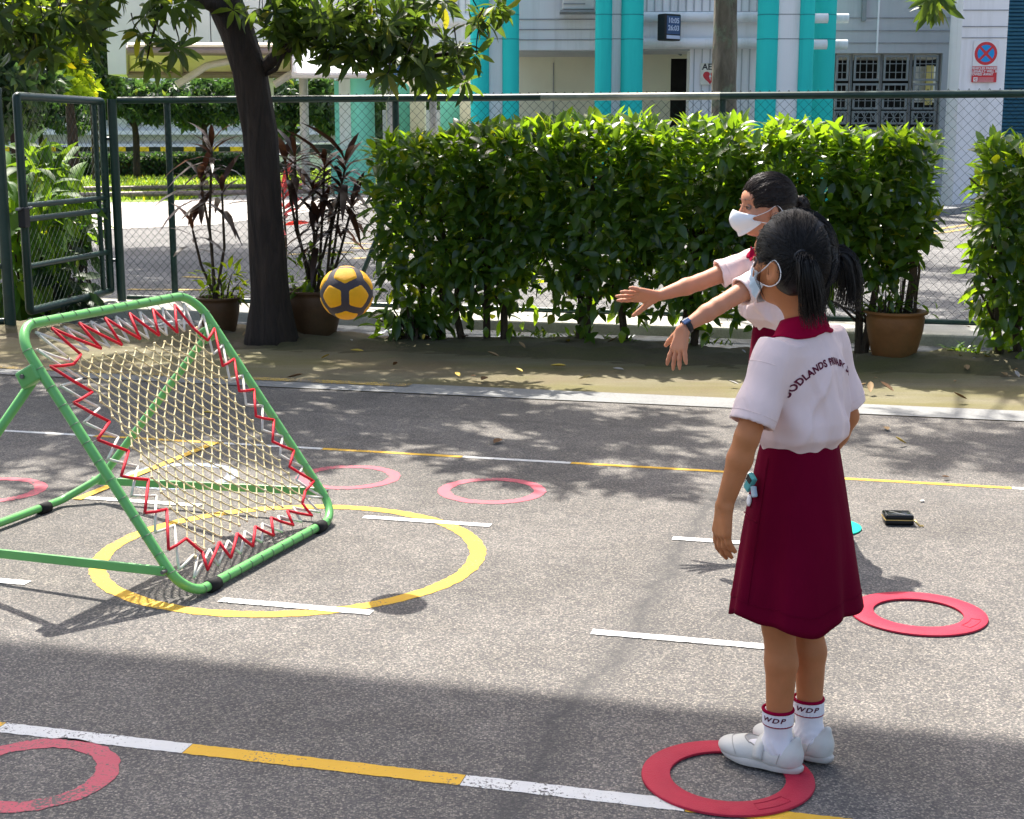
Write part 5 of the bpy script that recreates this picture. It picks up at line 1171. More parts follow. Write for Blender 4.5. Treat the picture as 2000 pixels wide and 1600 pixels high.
st.build('stitching', M['hook'], wl_)
MB().tube([(.058, -.04, .022), (.068, -.047, .012), (.074, -.050, .006)], .004, 8).build('zip_pull', M['gold'], wl_, smooth=True)
MB().tube([Vector((.082 + .008 * math.cos(a), -.052 + .008 * math.sin(a), .005)) for a in [i * .524 for i in range(12)]], .0022, 6, closed=True).build('pull_ring', M['gold'], wl_)
ck_ = thing('pebble', 'pale chip of stone on the asphalt behind the wallet', 'stone', gr(1801, 981)); bm = bmesh.new(); bmesh.ops.create_icosphere(bm, subdivisions=2, radius=.009)
for v in bm.verts: v.co *= 1 + .3 * math.sin(v.co.x * 900 + v.co.y * 700); v.co.z = v.co.z * .6 + .006
me = bpy.data.meshes.new('chip'); bm.to_mesh(me); bm.free(); me.materials.append(M['whitecord']); link(bpy.data.objects.new('chip', me), ck_)
# ================================================================== people: smooth blended surfaces meshed on a grid
class SDF:
    def __init__(s, lo, hi, h):
        s.lo = np.array(lo, np.float32); s.h = h; s.n = np.ceil((np.array(hi) - s.lo) / h).astype(int) + 1
        s.d = np.full(s.n, 1.0, np.float32)
        s.ax = [s.lo[i] + h * np.arange(s.n[i], dtype=np.float32) for i in range(3)]
    def region(s, lo, hi, fn, k=0.01, op='add'):
        i0 = np.maximum(0, np.floor((np.array(lo) - s.lo) / s.h).astype(int) - 1); i1 = np.minimum(s.n, np.ceil((np.array(hi) - s.lo) / s.h).astype(int) + 2)
        if np.any(i1 <= i0): return s
        sl = tuple(slice(a, b) for a, b in zip(i0, i1))
        X = s.ax[0][sl[0]][:, None, None]; Y = s.ax[1][sl[1]][None, :, None]; Z = s.ax[2][sl[2]][None, None, :]
        q = fn(X, Y, Z); d = s.d[sl]
        if op == 'add':
            if k > 0: hh = np.maximum(k - np.abs(d - q), 0) / k; r = np.minimum(d, q) - hh * hh * k * .25
            else: r = np.minimum(d, q)
        elif op == 'sub':
            q = -q
            if k > 0: hh = np.maximum(k - np.abs(d - q), 0) / k; r = np.maximum(d, q) + hh * hh * k * .25
            else: r = np.maximum(d, q)
        elif op == 'disp': r = d + q
        s.d[sl] = r; return s
    def cone(s, a, b, ra, rb, k=.012, op='add'):
        a = np.array(a, np.float32); b = np.array(b, np.float32); m = max(ra, rb) + k + 2 * s.h; v = b - a; L2 = max(float(v @ v), 1e-9)
        def fn(X, Y, Z):
            t = np.clip(((X - a[0]) * v[0] + (Y - a[1]) * v[1] + (Z - a[2]) * v[2]) / L2, 0, 1)
            return np.sqrt((X - a[0] - t * v[0]) ** 2 + (Y - a[1] - t * v[1]) ** 2 + (Z - a[2] - t * v[2]) ** 2) - (ra + (rb - ra) * t)
        return s.region(np.minimum(a, b) - m, np.maximum(a, b) + m, fn, k, op)
    def chain(s, pts, rs, k=.012):
        for i in range(len(pts) - 1): s.cone(pts[i], pts[i + 1], rs[i], rs[i + 1], k if i == 0 else .006)
        return s
    def ell(s, c, r, k=.012, op='add', rot=None):
        c = np.array(c, np.float32); r = np.array(r, np.float32); m = max(r) + k + 2 * s.h; Rm = np.eye(3) if rot is None else np.array(rot.transposed() if hasattr(rot, 'transposed') else rot)
        def fn(X, Y, Z):
            x, y, z = X - c[0], Y - c[1], Z - c[2]
            p = [(Rm[i, 0] * x + Rm[i, 1] * y + Rm[i, 2] * z) for i in range(3)]
            q = np.sqrt((p[0] / r[0]) ** 2 + (p[1] / r[1]) ** 2 + (p[2] / r[2]) ** 2); q2 = np.sqrt((p[0] / r[0] ** 2) ** 2 + (p[1] / r[1] ** 2) ** 2 + (p[2] / r[2] ** 2) ** 2)
            return np.where(q2 > 1e-6, q * (q - 1) / np.maximum(q2, 1e-6), -min(r))
        return s.region(c - m, c + m, fn, k, op)
    def stack(s, lev, k=.012, op='add'):
        """body of elliptic sections: rows of z, rx, ry, cx, cy"""
        lev = np.array(lev, np.float32); zs = lev[:, 0]; R_ = max(lev[:, 1].max(), lev[:, 2].max()) + k + 2 * s.h
        lo = [lev[:, 3].min() - R_, lev[:, 4].min() - R_, zs[0] - k - .02]; hi = [lev[:, 3].max() + R_, lev[:, 4].max() + R_, zs[-1] + k + .02]
        def fn(X, Y, Z):
            z = np.clip(Z, zs[0], zs[-1]); rx, ry, cx, cy = [np.interp(z, zs, lev[:, i]) for i in (1, 2, 3, 4)]
            x, y = X - cx, Y - cy; q = np.sqrt((x / rx) ** 2 + (y / ry) ** 2); q2 = np.sqrt((x / rx ** 2) ** 2 + (y / ry ** 2) ** 2); d = np.where(q2 > 1e-6, q * (q - 1) / np.maximum(q2, 1e-6), -np.minimum(rx, ry))
            return np.maximum(d, np.maximum(zs[0] - Z, Z - zs[-1]))
        return s.region(lo, hi, fn, k, op)
    def sleeve(s, a, b, ra, rb, k=.02, op='add', cap0=True):
        """tapered cylinder with a flat end at b"""
        a = np.array(a, np.float32); b = np.array(b, np.float32); v = b - a; L = float(np.linalg.norm(v)); u = v / L; m = max(ra, rb) + k + 2 * s.h
        def fn(X, Y, Z):
            t = (X - a[0]) * u[0] + (Y - a[1]) * u[1] + (Z - a[2]) * u[2]; tc = np.clip(t, 0, L)
            d = np.sqrt((X - a[0] - t * u[0]) ** 2 + (Y - a[1] - t * u[1]) ** 2 + (Z - a[2] - t * u[2]) ** 2) - (ra + (rb - ra) * tc / L)
            return np.maximum(d, np.maximum(t - L, -t - (ra if cap0 else 0)))
        return s.region(np.minimum(a, b) - m, np.maximum(a, b) + m, fn, k, op)
    def mesh(s, name, mat, parent=None, smooth=0):
        d = s.d; ins = d < 0; nx, ny, nz = d.shape
        c = ins[:-1, :-1, :-1].astype(np.int8)
        for dx, dy, dz in ((1, 0, 0), (0, 1, 0), (1, 1, 0), (0, 0, 1), (1, 0, 1), (0, 1, 1), (1, 1, 1)): c = c + ins[dx:nx - 1 + dx, dy:ny - 1 + dy, dz:nz - 1 + dz]
        act = (c > 0) & (c < 8); idx = -np.ones(act.shape, np.int64); I = np.argwhere(act); idx[act] = np.arange(len(I))
        acc = np.zeros((len(I), 3)); cnt = np.zeros(len(I)); co = [(a, b, e) for a in (0, 1) for b in (0, 1) for e in (0, 1)]
        val = {q: d[I[:, 0] + q[0], I[:, 1] + q[1], I[:, 2] + q[2]] for q in co}
        for p in co:
            for ax in range(3):
                if p[ax]: continue
                q = list(p); q[ax] = 1; q = tuple(q); v0, v1 = val[p], val[q]; m = (v0 < 0) != (v1 < 0); t = np.where(m, v0 / np.where(np.abs(v0 - v1) < 1e-9, 1, v0 - v1), 0)
                pt = np.tile(np.array(p, float), (len(I), 1)); pt[:, ax] += t; acc[m] += pt[m]; cnt[m] += 1
        V = (I + acc / np.maximum(cnt, 1)[:, None]) * s.h + s.lo; F = []
        for ax in range(3):
            sl0 = [slice(1, -1)] * 3; sl0[ax] = slice(0, -1); sl1 = [slice(1, -1)] * 3; sl1[ax] = slice(1, None)
            a0 = ins[tuple(sl0)]; a1 = ins[tuple(sl1)]; E = np.argwhere(a0 != a1); 
            if not len(E): continue
            flip = a0[tuple(E.T)]; E = E + np.array([0 if i == ax else 1 for i in range(3)]); o1, o2 = [(1, 2), (2, 0), (0, 1)][ax]
            def cell(da, db): Q = E.copy(); Q[:, o1] += da; Q[:, o2] += db; return idx[Q[:, 0], Q[:, 1], Q[:, 2]]
            q = np.stack([cell(-1, -1), cell(0, -1), cell(0, 0), cell(-1, 0)], 1); q[~flip] = q[~flip][:, ::-1]; F.append(q)
        F = np.concatenate(F)
        for _ in range(smooth):
            A_ = np.zeros_like(V); n_ = np.zeros(len(V))
            for k in range(4):
                i, j = F[:, k], F[:, (k + 1) % 4]
                for a in range(3): A_[:, a] += np.bincount(i, V[j, a], len(V)) + np.bincount(j, V[i, a], len(V))
                n_ += np.bincount(i, minlength=len(V)) + np.bincount(j, minlength=len(V))
            V = V * .5 + .5 * A_ / np.maximum(n_, 1)[:, None]
        s.V, s.F = V, F
        return link(bpy.data.objects.new(name, mesh_np(name, V, F, mat, True)), parent)
def skinmat(name, col, red):
    m, nt, N, L, P = newmat(name); n = noise(N, L, 22, 5); r = ramp(N, [(0.3, col), (0.7, red)]); L.new(n.outputs['Fac'], r.inputs['Fac']); L.new(r.outputs['Color'], P.inputs['Base Color'])
    P.inputs['Roughness'].default_value = .55; P.inputs['Specular IOR Level'].default_value = .25; P.inputs['Subsurface Weight'].default_value = .12; P.inputs['Subsurface Radius'].default_value = (.012, .005, .003); P.inputs['Subsurface Scale'].default_value = 1.0
    nb = noise(N, L, 300, 3); L.new(bump(N, L, nb.outputs['Fac'], .12, .002), P.inputs['Normal']); return m
M['skin1'] = skinmat('tan_skin', (.45, .18, .07), (.52, .205, .085)); M['skin2'] = skinmat('light_tan_skin', (.50, .235, .135), (.54, .24, .145))
def cloth(name, col, var=.04, weave=700, rough=.85, sheen=.3, wr=0.25):
    m, nt, N, L, P = newmat(name); n = noise(N, L, 6, 5); r = ramp(N, [(0.3, tuple(c * (1 - var) for c in col)), (0.7, tuple(min(1, c * (1 + var)) for c in col))]); L.new(n.outputs['Fac'], r.inputs['Fac']); L.new(r.outputs['Color'], P.inputs['Base Color'])
    P.inputs['Roughness'].default_value = rough; P.inputs['Sheen Weight'].default_value = sheen; P.inputs['Specular IOR Level'].default_value = .06
    w = noise(N, L, weave, 2); b1 = bump(N, L, w.outputs['Fac'], .25, .001); v = mapped(N, L, (16, 16, 5)); n2 = noise(N, L, 1.0, 3, .5, v, dist=.8); L.new(bump(N, L, n2.outputs['Fac'], wr, .02, b1), P.inputs['Normal']); return m
M['shirt'] = cloth('white_pink_shirt', (.78, .63, .61), .04, 700, .85, .1, .35); M['maroon'] = cloth('maroon_cloth', (.128, .001, .018), .1, 900, .9, .0, .2); M['collar'] = cloth('maroon_collar', (.27, .002, .032), .06, 900, .9, .0, .05)
M['sock'] = cloth('white_sock', (.80, .78, .80), .03, 400, .9, .2, .2); M['shoe'] = plain('white_shoe_leather', (.64, .63, .575), .45, 0, .05, 12, .1, 90, dirt=(.55, .53, .47), dirt_amt=.35); M['sole'] = plain('off_white_sole', (.60, .57, .52), .6, 0, .05, 8, .1, 80, dirt=(.38, .35, .31), dirt_amt=.5)
M['seam'] = plain('grey_seam', (.42, .40, .36), .7)
def hairmat(name, col, rough=.34):
    m, nt, N, L, P = newmat(name); v = mapped(N, L, (90, 90, 14)); n = noise(N, L, 1, 4, .6, v); r = ramp(N, [(.3, tuple(c * .6 for c in col)), (.7, tuple(c * 1.5 for c in col))]); L.new(n.outputs['Fac'], r.inputs['Fac']); L.new(r.outputs['Color'], P.inputs['Base Color'])
    P.inputs['Roughness'].default_value = rough; P.inputs['Specular IOR Level'].default_value = .35; L.new(bump(N, L, n.outputs['Fac'], .5, .003), P.inputs['Normal']); return m
M['hair1'] = hairmat('black_hair', (.004, .0034, .0034), .45); M['hair2'] = hairmat('dark_brown_hair', (.020, .013, .010), .28)
M['mask_white'] = cloth('white_mask', (.78, .80, .82), .02, 500, .8, .1, .02); M['mask_blue'] = cloth('pale_blue_mask', (.50, .64, .76), .03, 500, .8, .1, .05); M['earloop'] = plain('white_ear_loop', (.80, .78, .77), .7)
M['eye'] = plain('eye_white', (.22, .17, .15), .4); M['iris'] = plain('dark_iris', (.015, .010, .008), .1); M['brow'] = plain('dark_brow', (.05, .03, .025), .7)
M['text'] = plain('maroon_print', (.10, .008, .03), .7)
def hand_prims(w, fdir, pn, tdir, s=1.0, curl=(.25, .25, .25, .3), spread=.10, thumb=(.5, .2), splay=None):
    """wrist, direction of fingers, palm normal, thumb side -> (chains of points, radii)"""
    f = Vector(fdir).normalized(); n = Vector(pn); n = (n - f * n.dot(f)).normalized(); t = Vector(tdir); t = (t - f * t.dot(f) - n * t.dot(n)).normalized(); w = Vector(w); out = []
    pos = [.0245, .0085, -.0075, -.0225]; ln = [.056, .063, .059, .046]; kb = [.070, .073, .070, .064]; sp_ = splay or [spread * 1.2, spread * .3, -spread * .5, -spread * 1.5]
    for i in range(4):
        k = w + (f * kb[i] + t * pos[i]) * s; root = w + t * pos[i] * .55 * s + f * .008 * s
        out.append(([root, k], [.0115 * s, .0100 * s], .010)); d = (f + t * math.tan(sp_[i])).normalized(); ax = d.cross(n); p = k; L_ = [ln[i] * .45, ln[i] * .31, ln[i] * .24]; rr = [.0085, .0076, .0068, .0055]; pts = [p]
        for j in range(3):
            d = Quaternion(ax, curl[i] * (1.0 if j else .8)) @ d; p = p + d * L_[j] * s * 1.05; pts.append(p)
        out.append((pts, [r_ * s * .94 for r_ in rr], .002))
    b = w + (f * .012 + t * .016 + n * .004) * s; d1 = (f * math.cos(thumb[0]) + t * math.sin(thumb[0]) + n * .25).normalized(); k1 = b + d1 * .036 * s; d2 = (d1 + (f - t) * thumb[1] * .3).normalized(); k2 = k1 + d2 * .027 * s; k3 = k2 + (d2 + f * .15).normalized() * .021 * s
    out.append(([b, k1], [.0135 * s, .0100 * s], .012)); out.append(([k1, k2, k3], [.0096 * s, .0085 * s, .0066 * s], .004)); return out
def strand_mesh(paths, r, mat, name, parent, seg=3):
    V = []; F = []
    for P in paths:
        n0 = len(V); m = len(P)
        for i, p in enumerate(P):
            t = (P[min(i + 1, m - 1)] - P[max(i - 1, 0)]); t = t / (np.linalg.norm(t) + 1e-9); x = np.cross(t, [.31, .52, .8]); x /= np.linalg.norm(x) + 1e-9; y = np.cross(t, x); rr = r * (1 - .8 * (i / (m - 1)) ** 3) * (.6 + .4 * min(1, i / 1.5))
            for k in range(seg): a = 6.283 * k / seg; V.append(p + (x * math.cos(a) + y * math.sin(a)) * rr)
        for i in range(m - 1):
            for k in range(seg): F.append((n0 + i * seg + k, n0 + i * seg + (k + 1) % seg, n0 + (i + 1) * seg + (k + 1) % seg, n0 + (i + 1) * seg + k))
    return link(bpy.data.objects.new(name, mesh_np(name, np.array(V), np.array(F), mat, True)), parent)
def bez(pts, n):
    pts = [np.array(p, float) for p in pts]; T = np.linspace(0, len(pts) - 1, n); out = []
    for t in T:
        i = min(int(t), len(pts) - 2); f = t - i; p0 = pts[max(i - 1, 0)]; p1 = pts[i]; p2 = pts[i + 1]; p3 = pts[min(i + 2, len(pts) - 1)]
        out.append(.5 * (2 * p1 + (p2 - p0) * f + (2 * p0 - 5 * p1 + 4 * p2 - p3) * f * f + (3 * p1 - p0 - 3 * p2 + p3) * f ** 3))
    return out
def make_person(name, label, base, phi, J, skin, hair, kind, seed):
    t = thing(name, label, 'person', base, phi); rng = np.random.RandomState(seed)
    HC = Vector(J['head']); HR = Euler((J.get('nod', 0), J.get('tiltr', 0), J.get('turn', 0))).to_matrix()
    hs = J.get('hs', 1.0)
    def H(x, y, z): return HC + HR @ (Vector((x, y, z)) * hs)
    def HE(c, r, k=.012, op='add', rot=None): S.ell(c, tuple(q * hs for q in r), k, op, HR if rot is None else rot)
    allp = [Vector(J[k]) for k in J if isinstance(J[k], tuple) and len(J[k]) == 3 and k != 'hl' and k != 'hr']
    lo = Vector((min(p.x for p in allp) - .16, min(p.y for p in allp) - .16, -.01)); hi = Vector((max(p.x for p in allp) + .16, max(p.y for p in allp) + .19, J['head'][2] + .14))
    # ------------------------------------------------ body
    S = SDF(lo, hi, .0036)
    S.stack([(.60, .085, .07, 0, 0), (.70, .098, .075, 0, 0), (.80, .085, .065, 0, J['lean'] * .4), (.92, .100, .070, 0, J['lean'] * .7), (1.0, .105, .066, 0, J['lean']), (1.05, .07, .05, 0, J['lean'])], .03)
    nk = (J['neck'][0], J['neck'][1], J['neck'][2]); S.cone(nk, H(0, -.012, -.055), .040, .036, .03)
    for sd_ in ('l', 'r'):
        sh, el, wr = J['sh' + sd_], J['el' + sd_], J['wr' + sd_]; sg = -1 if sd_ == 'l' else 1
        S.cone((sg * .04, J['lean'], 1.03), sh, .042, .038, .03); e = Vector(sh).lerp(Vector(el), .55); ar = J.get('arm', 1.0); S.cone(sh, e, .036 * ar, .032 * ar, .02); S.cone(e, el, .032 * ar, .0275 * ar, .01); fm = Vector(el).lerp(Vector(wr), .33); S.cone(el, fm, .0275 * ar, .0285 * ar, .01); S.cone(fm, wr, .0285 * ar, .0200, .01)
        for pts, rs, k in hand_prims(wr, *J['h' + sd_][:3], **J['h' + sd_][3]): S.chain(pts, rs, k)
        hp, kn_, an = J['hip' + sd_], J['kn' + sd_], J['an' + sd_]; S.cone(hp, kn_, .062, .039, .03); cf = Vector(kn_).lerp(Vector(an), .30) + Vector((0, -.008, 0)); S.cone(kn_, cf, .0378, .0382, .012); S.cone(cf, an, .0382, .0262, .012); S.cone(an, Vector(an) + Vector((0, .03, -.03)), .026, .026, .01)
    # head with brow, nose, jaw, ears, eye sockets
    HE(H(0, -.006, .020), (.071, .086, .085), .02); HE(H(0, .020, -.045), (.054, .060, .062), .035); HE(H(0, .060, -.078), (.022, .018, .018), .03); HE(H(0, .062, .030), (.050, .022, .026), .02)
    for sg in (-1, 1):
        HE(H(sg * .036, .060, -.035), (.024, .018, .022), .02); HE(H(sg * .0305, .0855, -.001), (.0155, .009, .0062), .006, 'sub')
        er = HR @ Euler((.15, 0, sg * -.45)).to_matrix(); HE(H(sg * .076, -.006, -.026), (.0065, .018, .029), .005, rot=er); HE(H(sg * .083, .000, -.022), (.005, .010, .017), .004, 'sub', er)
    S.cone(H(0, .083, .004), H(0, .0975, -.026), .0065, .0105, .012); HE(H(0, .092, -.031), (.0155, .009, .008), .008); HE(H(0, .083, -.056), (.021, .008, .0055), .008); HE(H(0, .080, -.065), (.018, .008, .0055), .008)
    body = S.mesh('body', skin, t, 1)
    for sg in (-1, 1):
        bm = bmesh.new(); bmesh.ops.create_uvsphere(bm, u_segments=20, v_segments=14, radius=.0115 * hs); 
        for v in bm.verts: v.co = H(sg * .0305, .0705, .0005) + HR @ v.co
        me = bpy.data.meshes.new('eye'); bm.to_mesh(me); bm.free(); me.materials.append(M['eye']); me.polygons.foreach_set('use_smooth', [True] * len(me.polygons)); eo = link(bpy.data.objects.new('eye', me), t)
        ic = H(sg * .0305, .0705, .0005); dv = (HR @ Vector((0, 1, -.12))).normalized(); q = dv.to_track_quat('Z', 'Y').to_matrix(); m = MB(); m.lathe([(.0001, .0121 * hs), (.0035, .01195 * hs), (.0062, .0105 * hs)], 18, cap=False); m.v = [tuple(ic + q @ Vector(v)) for v in m.v]; m.build('iris', M['iris'], eo, smooth=True)
        lid = MB(); lid.tube([H(sg * (.0305 + x), .0835 - abs(x) * .35 - x * .15, .0070 - 18 * x * x) for x in (-.016, -.011, -.005, 0, .005, .011, .017)], [.0012, .0022, .0026, .0027, .0026, .0022, .001], 6); lid.build('eyelid', skin, t, smooth=True)
        ls = MB(); ls.tube([H(sg * (.0305 + x), .0868 - abs(x) * .35 - x * .15, .0050 - 18 * x * x) for x in (-.015, -.008, 0, .008, .016)], [.0005, .0009, .0011, .0012, .0006], 5); ls.build('lash_line', M['brow'], t, smooth=True)
        bw = MB(); bw.tube([H(sg * x, .0855 - (x - .03) ** 2 * 9 - max(0, x - .035) * .5, .024 + .004 * math.sin((x - .012) / .04 * 3)) for x in (.012, .022, .032, .042, .050)], [.0012, .0026, .0026, .002, .0008], 6, flat=.5); bw.build('eyebrow', M['brow'], t, smooth=True)
    # ------------------------------------------------ shirt
    ln_ = J['lean']
    S = SDF((lo.x, lo.y, .74), (hi.x, hi.y, 1.17), .0048); SH = J['shirt']
    S.stack([(z, rx, ry, cx, cy) for z, rx, ry, cx, cy in SH], .02)
    def crease(X, Y, Z):
        a = np.arctan2(X, -Y); w = np.clip((1.05 - Z) / .16, 0, 1); low = np.clip((.93 - Z) / .10, 0, 1)
        return (.0085 * np.sin(a * 6 + 1.5 * np.sin(Z * 16 + seed) + seed) * w * (.35 + .65 * np.clip((Z - .82) / .06, 0, 1)) + .0018 * np.sin(a * 13 + 9 * Z + seed) * low + .002 * np.sin(Z * 75 + 4 * np.sin(a * 3)) * low * .7).astype(np.float32) * np.exp(-((X / .155) ** 8))
    for sd_ in ('l', 'r'):
        sh, el = Vector(J['sh' + sd_]), Vector(J['el' + sd_]); sg = -1 if sd_ == 'l' else 1; en = sh.lerp(el, J['slv']) ; S.cone((sg * .045, ln_ * .9, J['neck'][2] - .047), sh + Vector((0, 0, .003)), .036, .041, .03); S.sleeve(sh, en, .043, J['slr'], .03)
    def ridges(X, Y, Z):
        q = 0
        for x0, sl, am, wd in ((.028, .02, .0075, .008), (.062, .10, .006, .008), (-.030, -.42, .0075, .009), (-.068, .15, .005, .008), (.0, .28, .004, .007)):
            q = q - am * np.exp(-((X - x0 - sl * (1.0 - Z) - .006 * np.sin(Z * 30 + x0 * 90)) / wd) ** 2)
        return (q * np.clip((1.03 - Z) / .05, 0, 1) * np.clip((Z - .80) / .05, 0, 1) * (np.abs(X) < .11)).astype(np.float32) + 0 * Y
    S.region((-.12, -.2, .78), (.12, hi.y, 1.04), ridges, 0, 'disp')
    S.region((lo.x, lo.y, .74), (hi.x, hi.y, 1.1), crease, 0, 'disp')
    for sd_ in ('l', 'r'):
        sh, el = Vector(J['sh' + sd_]), Vector(J['el' + sd_]); en = sh.lerp(el, J['slv']); dr_ = (en - sh).normalized()
        def wrk(X, Y, Z, sh=sh, dr_=dr_): 
            tt = (X - sh.x) * dr_.x + (Y - sh.y) * dr_.y + (Z - sh.z) * dr_.z; return (.0014 * np.sin(tt * 85 + 22 * (X * dr_.y - Y * dr_.x) + 30 * Z * .3) * np.clip(tt / .04, 0, 1)).astype(np.float32)
        c_ = sh.lerp(en, .6); S.region(c_ - Vector((.09, .09, .09)), c_ + Vector((.09, .09, .09)), wrk, 0, 'disp')
        S.sleeve(sh.lerp(en, .62), en + dr_ * .012, J['slr'] - .013, J['slr'] - .009, .002, 'sub', cap0=False)
    S.cone(nk, H(0, -.012, -.02), .047, .047, .006, 'sub')
    shirt = S.mesh('shirt', M['shirt'], t, 1)
    bv = BVHTree.FromPolygons([Vector(v) for v in S.V], [tuple(int(i) for i in f) for f in S.F])
    for sd_ in ('l', 'r'):   # stitched sleeve hem
        sh, el = Vector(J['sh' + sd_]), Vector(J['el' + sd_]); en = sh.lerp(el, J['slv']); dr_ = (en - sh).normalized(); pc = en - dr_ * .022; e1 = dr_.orthogonal().normalized(); e2 = dr_.cross(e1); P = []
        for k in range(40):
            a = 6.283 * k / 40; q = e1 * math.cos(a) + e2 * math.sin(a); h_ = bv.ray_cast(pc + q * .12, -q)[0]
            if h_ is not None and (h_ - pc).length < J['slr'] * 1.5: P.append(h_ + q * .0003)
        if len(P) > 20: MB().tube(P, .0009, 5, closed=len(P) == 40).build('hem_stitch', M['shirt'], shirt)
        pc = sh.lerp(en, .10); P = []
        for k in range(40):
            a = 6.283 * k / 40; q = e1 * math.cos(a) + e2 * math.sin(a); h_ = bv.ray_cast(pc + q * .10, -q)[0]
            if h_ is not None and .02 < (h_ - pc).length < .075: P.append(h_ + q * .0002)
        for i in range(len(P) - 1):
            if (P[i + 1] - P[i]).length > .03: P = P[:i + 1]; break
        if len(P) > 6: MB().tube(P, .0009, 5).build('armhole_seam', M['shirt'], shirt)
    # ------------------------------------------------ collar laid over the shirt
    m = MB(); nA = 44; rows = 7; V = []; nz = J['neck'][2]
    for k in range(nA + 1):
        a = R(-152) + R(304) * k / nA; ca, sa = math.sin(a), -math.cos(a)          # a = 0 at the nape
        fr = abs(a) / R(152); w = .058 + .016 * math.exp(-((fr - .82) / .15) ** 2)
        inn = Vector((nk[0] + ca * .047, nk[1] + sa * .050 + .004, nz + .034 - .030 * fr ** 1.5))
        for j in range(rows):
            f = j / (rows - 1); p = inn + Vector((ca * .80, sa * .80, -.62)) * w * f; h_, nn, _, _ = bv.find_nearest(p)
            if j == 0: V.append(inn); continue
            q = h_ + nn * (.0065 - .002 * f); V.append(p.lerp(q, min(1, .25 + f * 1.2)))
    m.add(V, [(k * rows + j, (k + 1) * rows + j, (k + 1) * rows + j + 1, k * rows + j + 1) for k in range(nA) for j in range(rows - 1)])
    co_ = m.build('collar', M['collar'], t, smooth=True); sm = co_.modifiers.new('solid', 'SOLIDIFY'); sm.thickness = .0035; sm.offset = 1
    # ------------------------------------------------ skirt
    m = MB(); nA, nZ = 120, 30; V = []; z1, z0 = J['skz']; ph_ = rng.uniform(0, 6.28, 6)
    for i in range(nZ + 1):
        f = i / nZ; z = z1 + (z0 - z1) * f; g_ = f ** .85; rx = J['sk0'][0] + (J['sk1'][0] - J['sk0'][0]) * g_; ry = J['sk0'][1] + (J['sk1'][1] - J['sk0'][1]) * g_; cy = J['skc'][0] + (J['skc'][1] - J['skc'][0]) * f
        for k in range(nA):
            a = 6.283185 * k / nA; fo = f ** 1.3 * (.055 * math.cos(3 * a + ph_[0]) * .6 + .050 * math.cos(5 * a + ph_[1]) + .040 * math.cos(8 * a + ph_[2] + f) + .016 * math.cos(14 * a + ph_[3])) + .006 * math.cos(11 * a + ph_[4]) * (1 - f)
            V.append((rx * (1 + fo) * math.cos(a), cy + ry * (1 + fo) * math.sin(a), z + (.012 * math.cos(3 * a + ph_[5]) + .006 * math.cos(7 * a)) * f ** 4))
    m.add(V, [(i * nA + k, (i + 1) * nA + k, (i + 1) * nA + (k + 1) % nA, i * nA + (k + 1) % nA) for i in range(nZ) for k in range(nA)])
    sk = m.build('skirt', M['maroon'], t, smooth=True); sm = sk.modifiers.new('solid', 'SOLIDIFY'); sm.thickness = .004; sm.offset = -1
    P = [Vector(V[(nZ - 3) * nA + k]) * 1.0 for k in range(nA)]; MB().tube([Vector((p.x * 1.006, p.y * 1.006, p.z)) for p in P], .0009, 4, closed=True).build('hem_stitch', M['maroon'], sk)
    wb = MB(); Pw = [Vector(V[k]) for k in range(nA)]; wb.add([(p.x * 1.012, p.y * 1.012, p.z + .004) for p in Pw] + [(p.x * 1.03, p.y * 1.03, p.z - .026) for p in Pw], [(k, nA + k, nA + (k + 1) % nA, (k + 1) % nA) for k in range(nA)]); wo = wb.build('waistband', M['maroon'], sk, smooth=True); sm = wo.modifiers.new('solid', 'SOLIDIFY'); sm.thickness = .003
    # ------------------------------------------------ socks and shoes
    for sd_ in ('l', 'r'):
        an = Vector(J['an' + sd_]); kn_ = Vector(J['kn' + sd_]); yaw = J['fy' + sd_]; Rf = Matrix.Rotation(yaw, 3, 'Z'); f0 = Vector((an.x, an.y, 0)) + Rf @ Vector((0, -.006, 0)); gz = J['gz']
        def FT(x, y, z): return f0 + Rf @ Vector((x, y, z + gz))
        S = SDF((f0.x - .2, f0.y - .2, -.005), (f0.x + .2, f0.y + .2, .20), .0040); top_ = an.lerp(kn_, (J['sockz'] - an.z) / (kn_.z - an.z)); S.cone(an, top_, .0315, .0365, .01); S.cone(an, FT(0, -.012, .04), .0315, .031, .015); S.cone(FT(0, 0, .048), FT(0, .075, .026), .029, .024, .02)
        def flat(X, Y, Z, zt=top_.z): return Z - zt
        def wr2(X, Y, Z): return (.0014 * np.sin(Z * 210 + 14 * np.sin(X * 30 + Y * 25)) * np.clip((.105 - Z) / .03, 0, 1)).astype(np.float32)
        S.region((f0.x - .2, f0.y - .2, top_.z), (f0.x + .2, f0.y + .2, .20), lambda X, Y, Z: -(Z - top_.z) + 0 * X + 0 * Y, 0, 'sub'); S.region((f0.x - .2, f0.y - .2, 0), (f0.x + .2, f0.y + .2, .12), wr2, 0, 'disp')
        so = S.mesh('sock', M['sock'], t, 1)
        for zz, rr, rt_ in ((top_.z - .001, .0355, .0042), (top_.z - .036, .0355, .0018)):
            c = an.lerp(kn_, (zz - an.z) / (kn_.z - an.z)); MB().tube([c + Vector((math.cos(a) * rr, math.sin(a) * rr, 0)) for a in [6.283 * k / 36 for k in range(36)]], rt_, 8, closed=True).build('maroon_band', M['collar'], so, smooth=True)
        rib = MB(); c0 = an.lerp(kn_, (top_.z - .034 - an.z) / (kn_.z - an.z)); c1 = an.lerp(kn_, (top_.z - .003 - an.z) / (kn_.z - an.z)); Vr = []; nR = 120
        for c in (c0, c1):
            for k in range(nR): a = 6.28318 * k / nR; r_ = .0368 + (.0007 if k % 4 < 2 else 0); Vr.append(c + Vector((math.cos(a) * r_, math.sin(a) * r_, 0)))
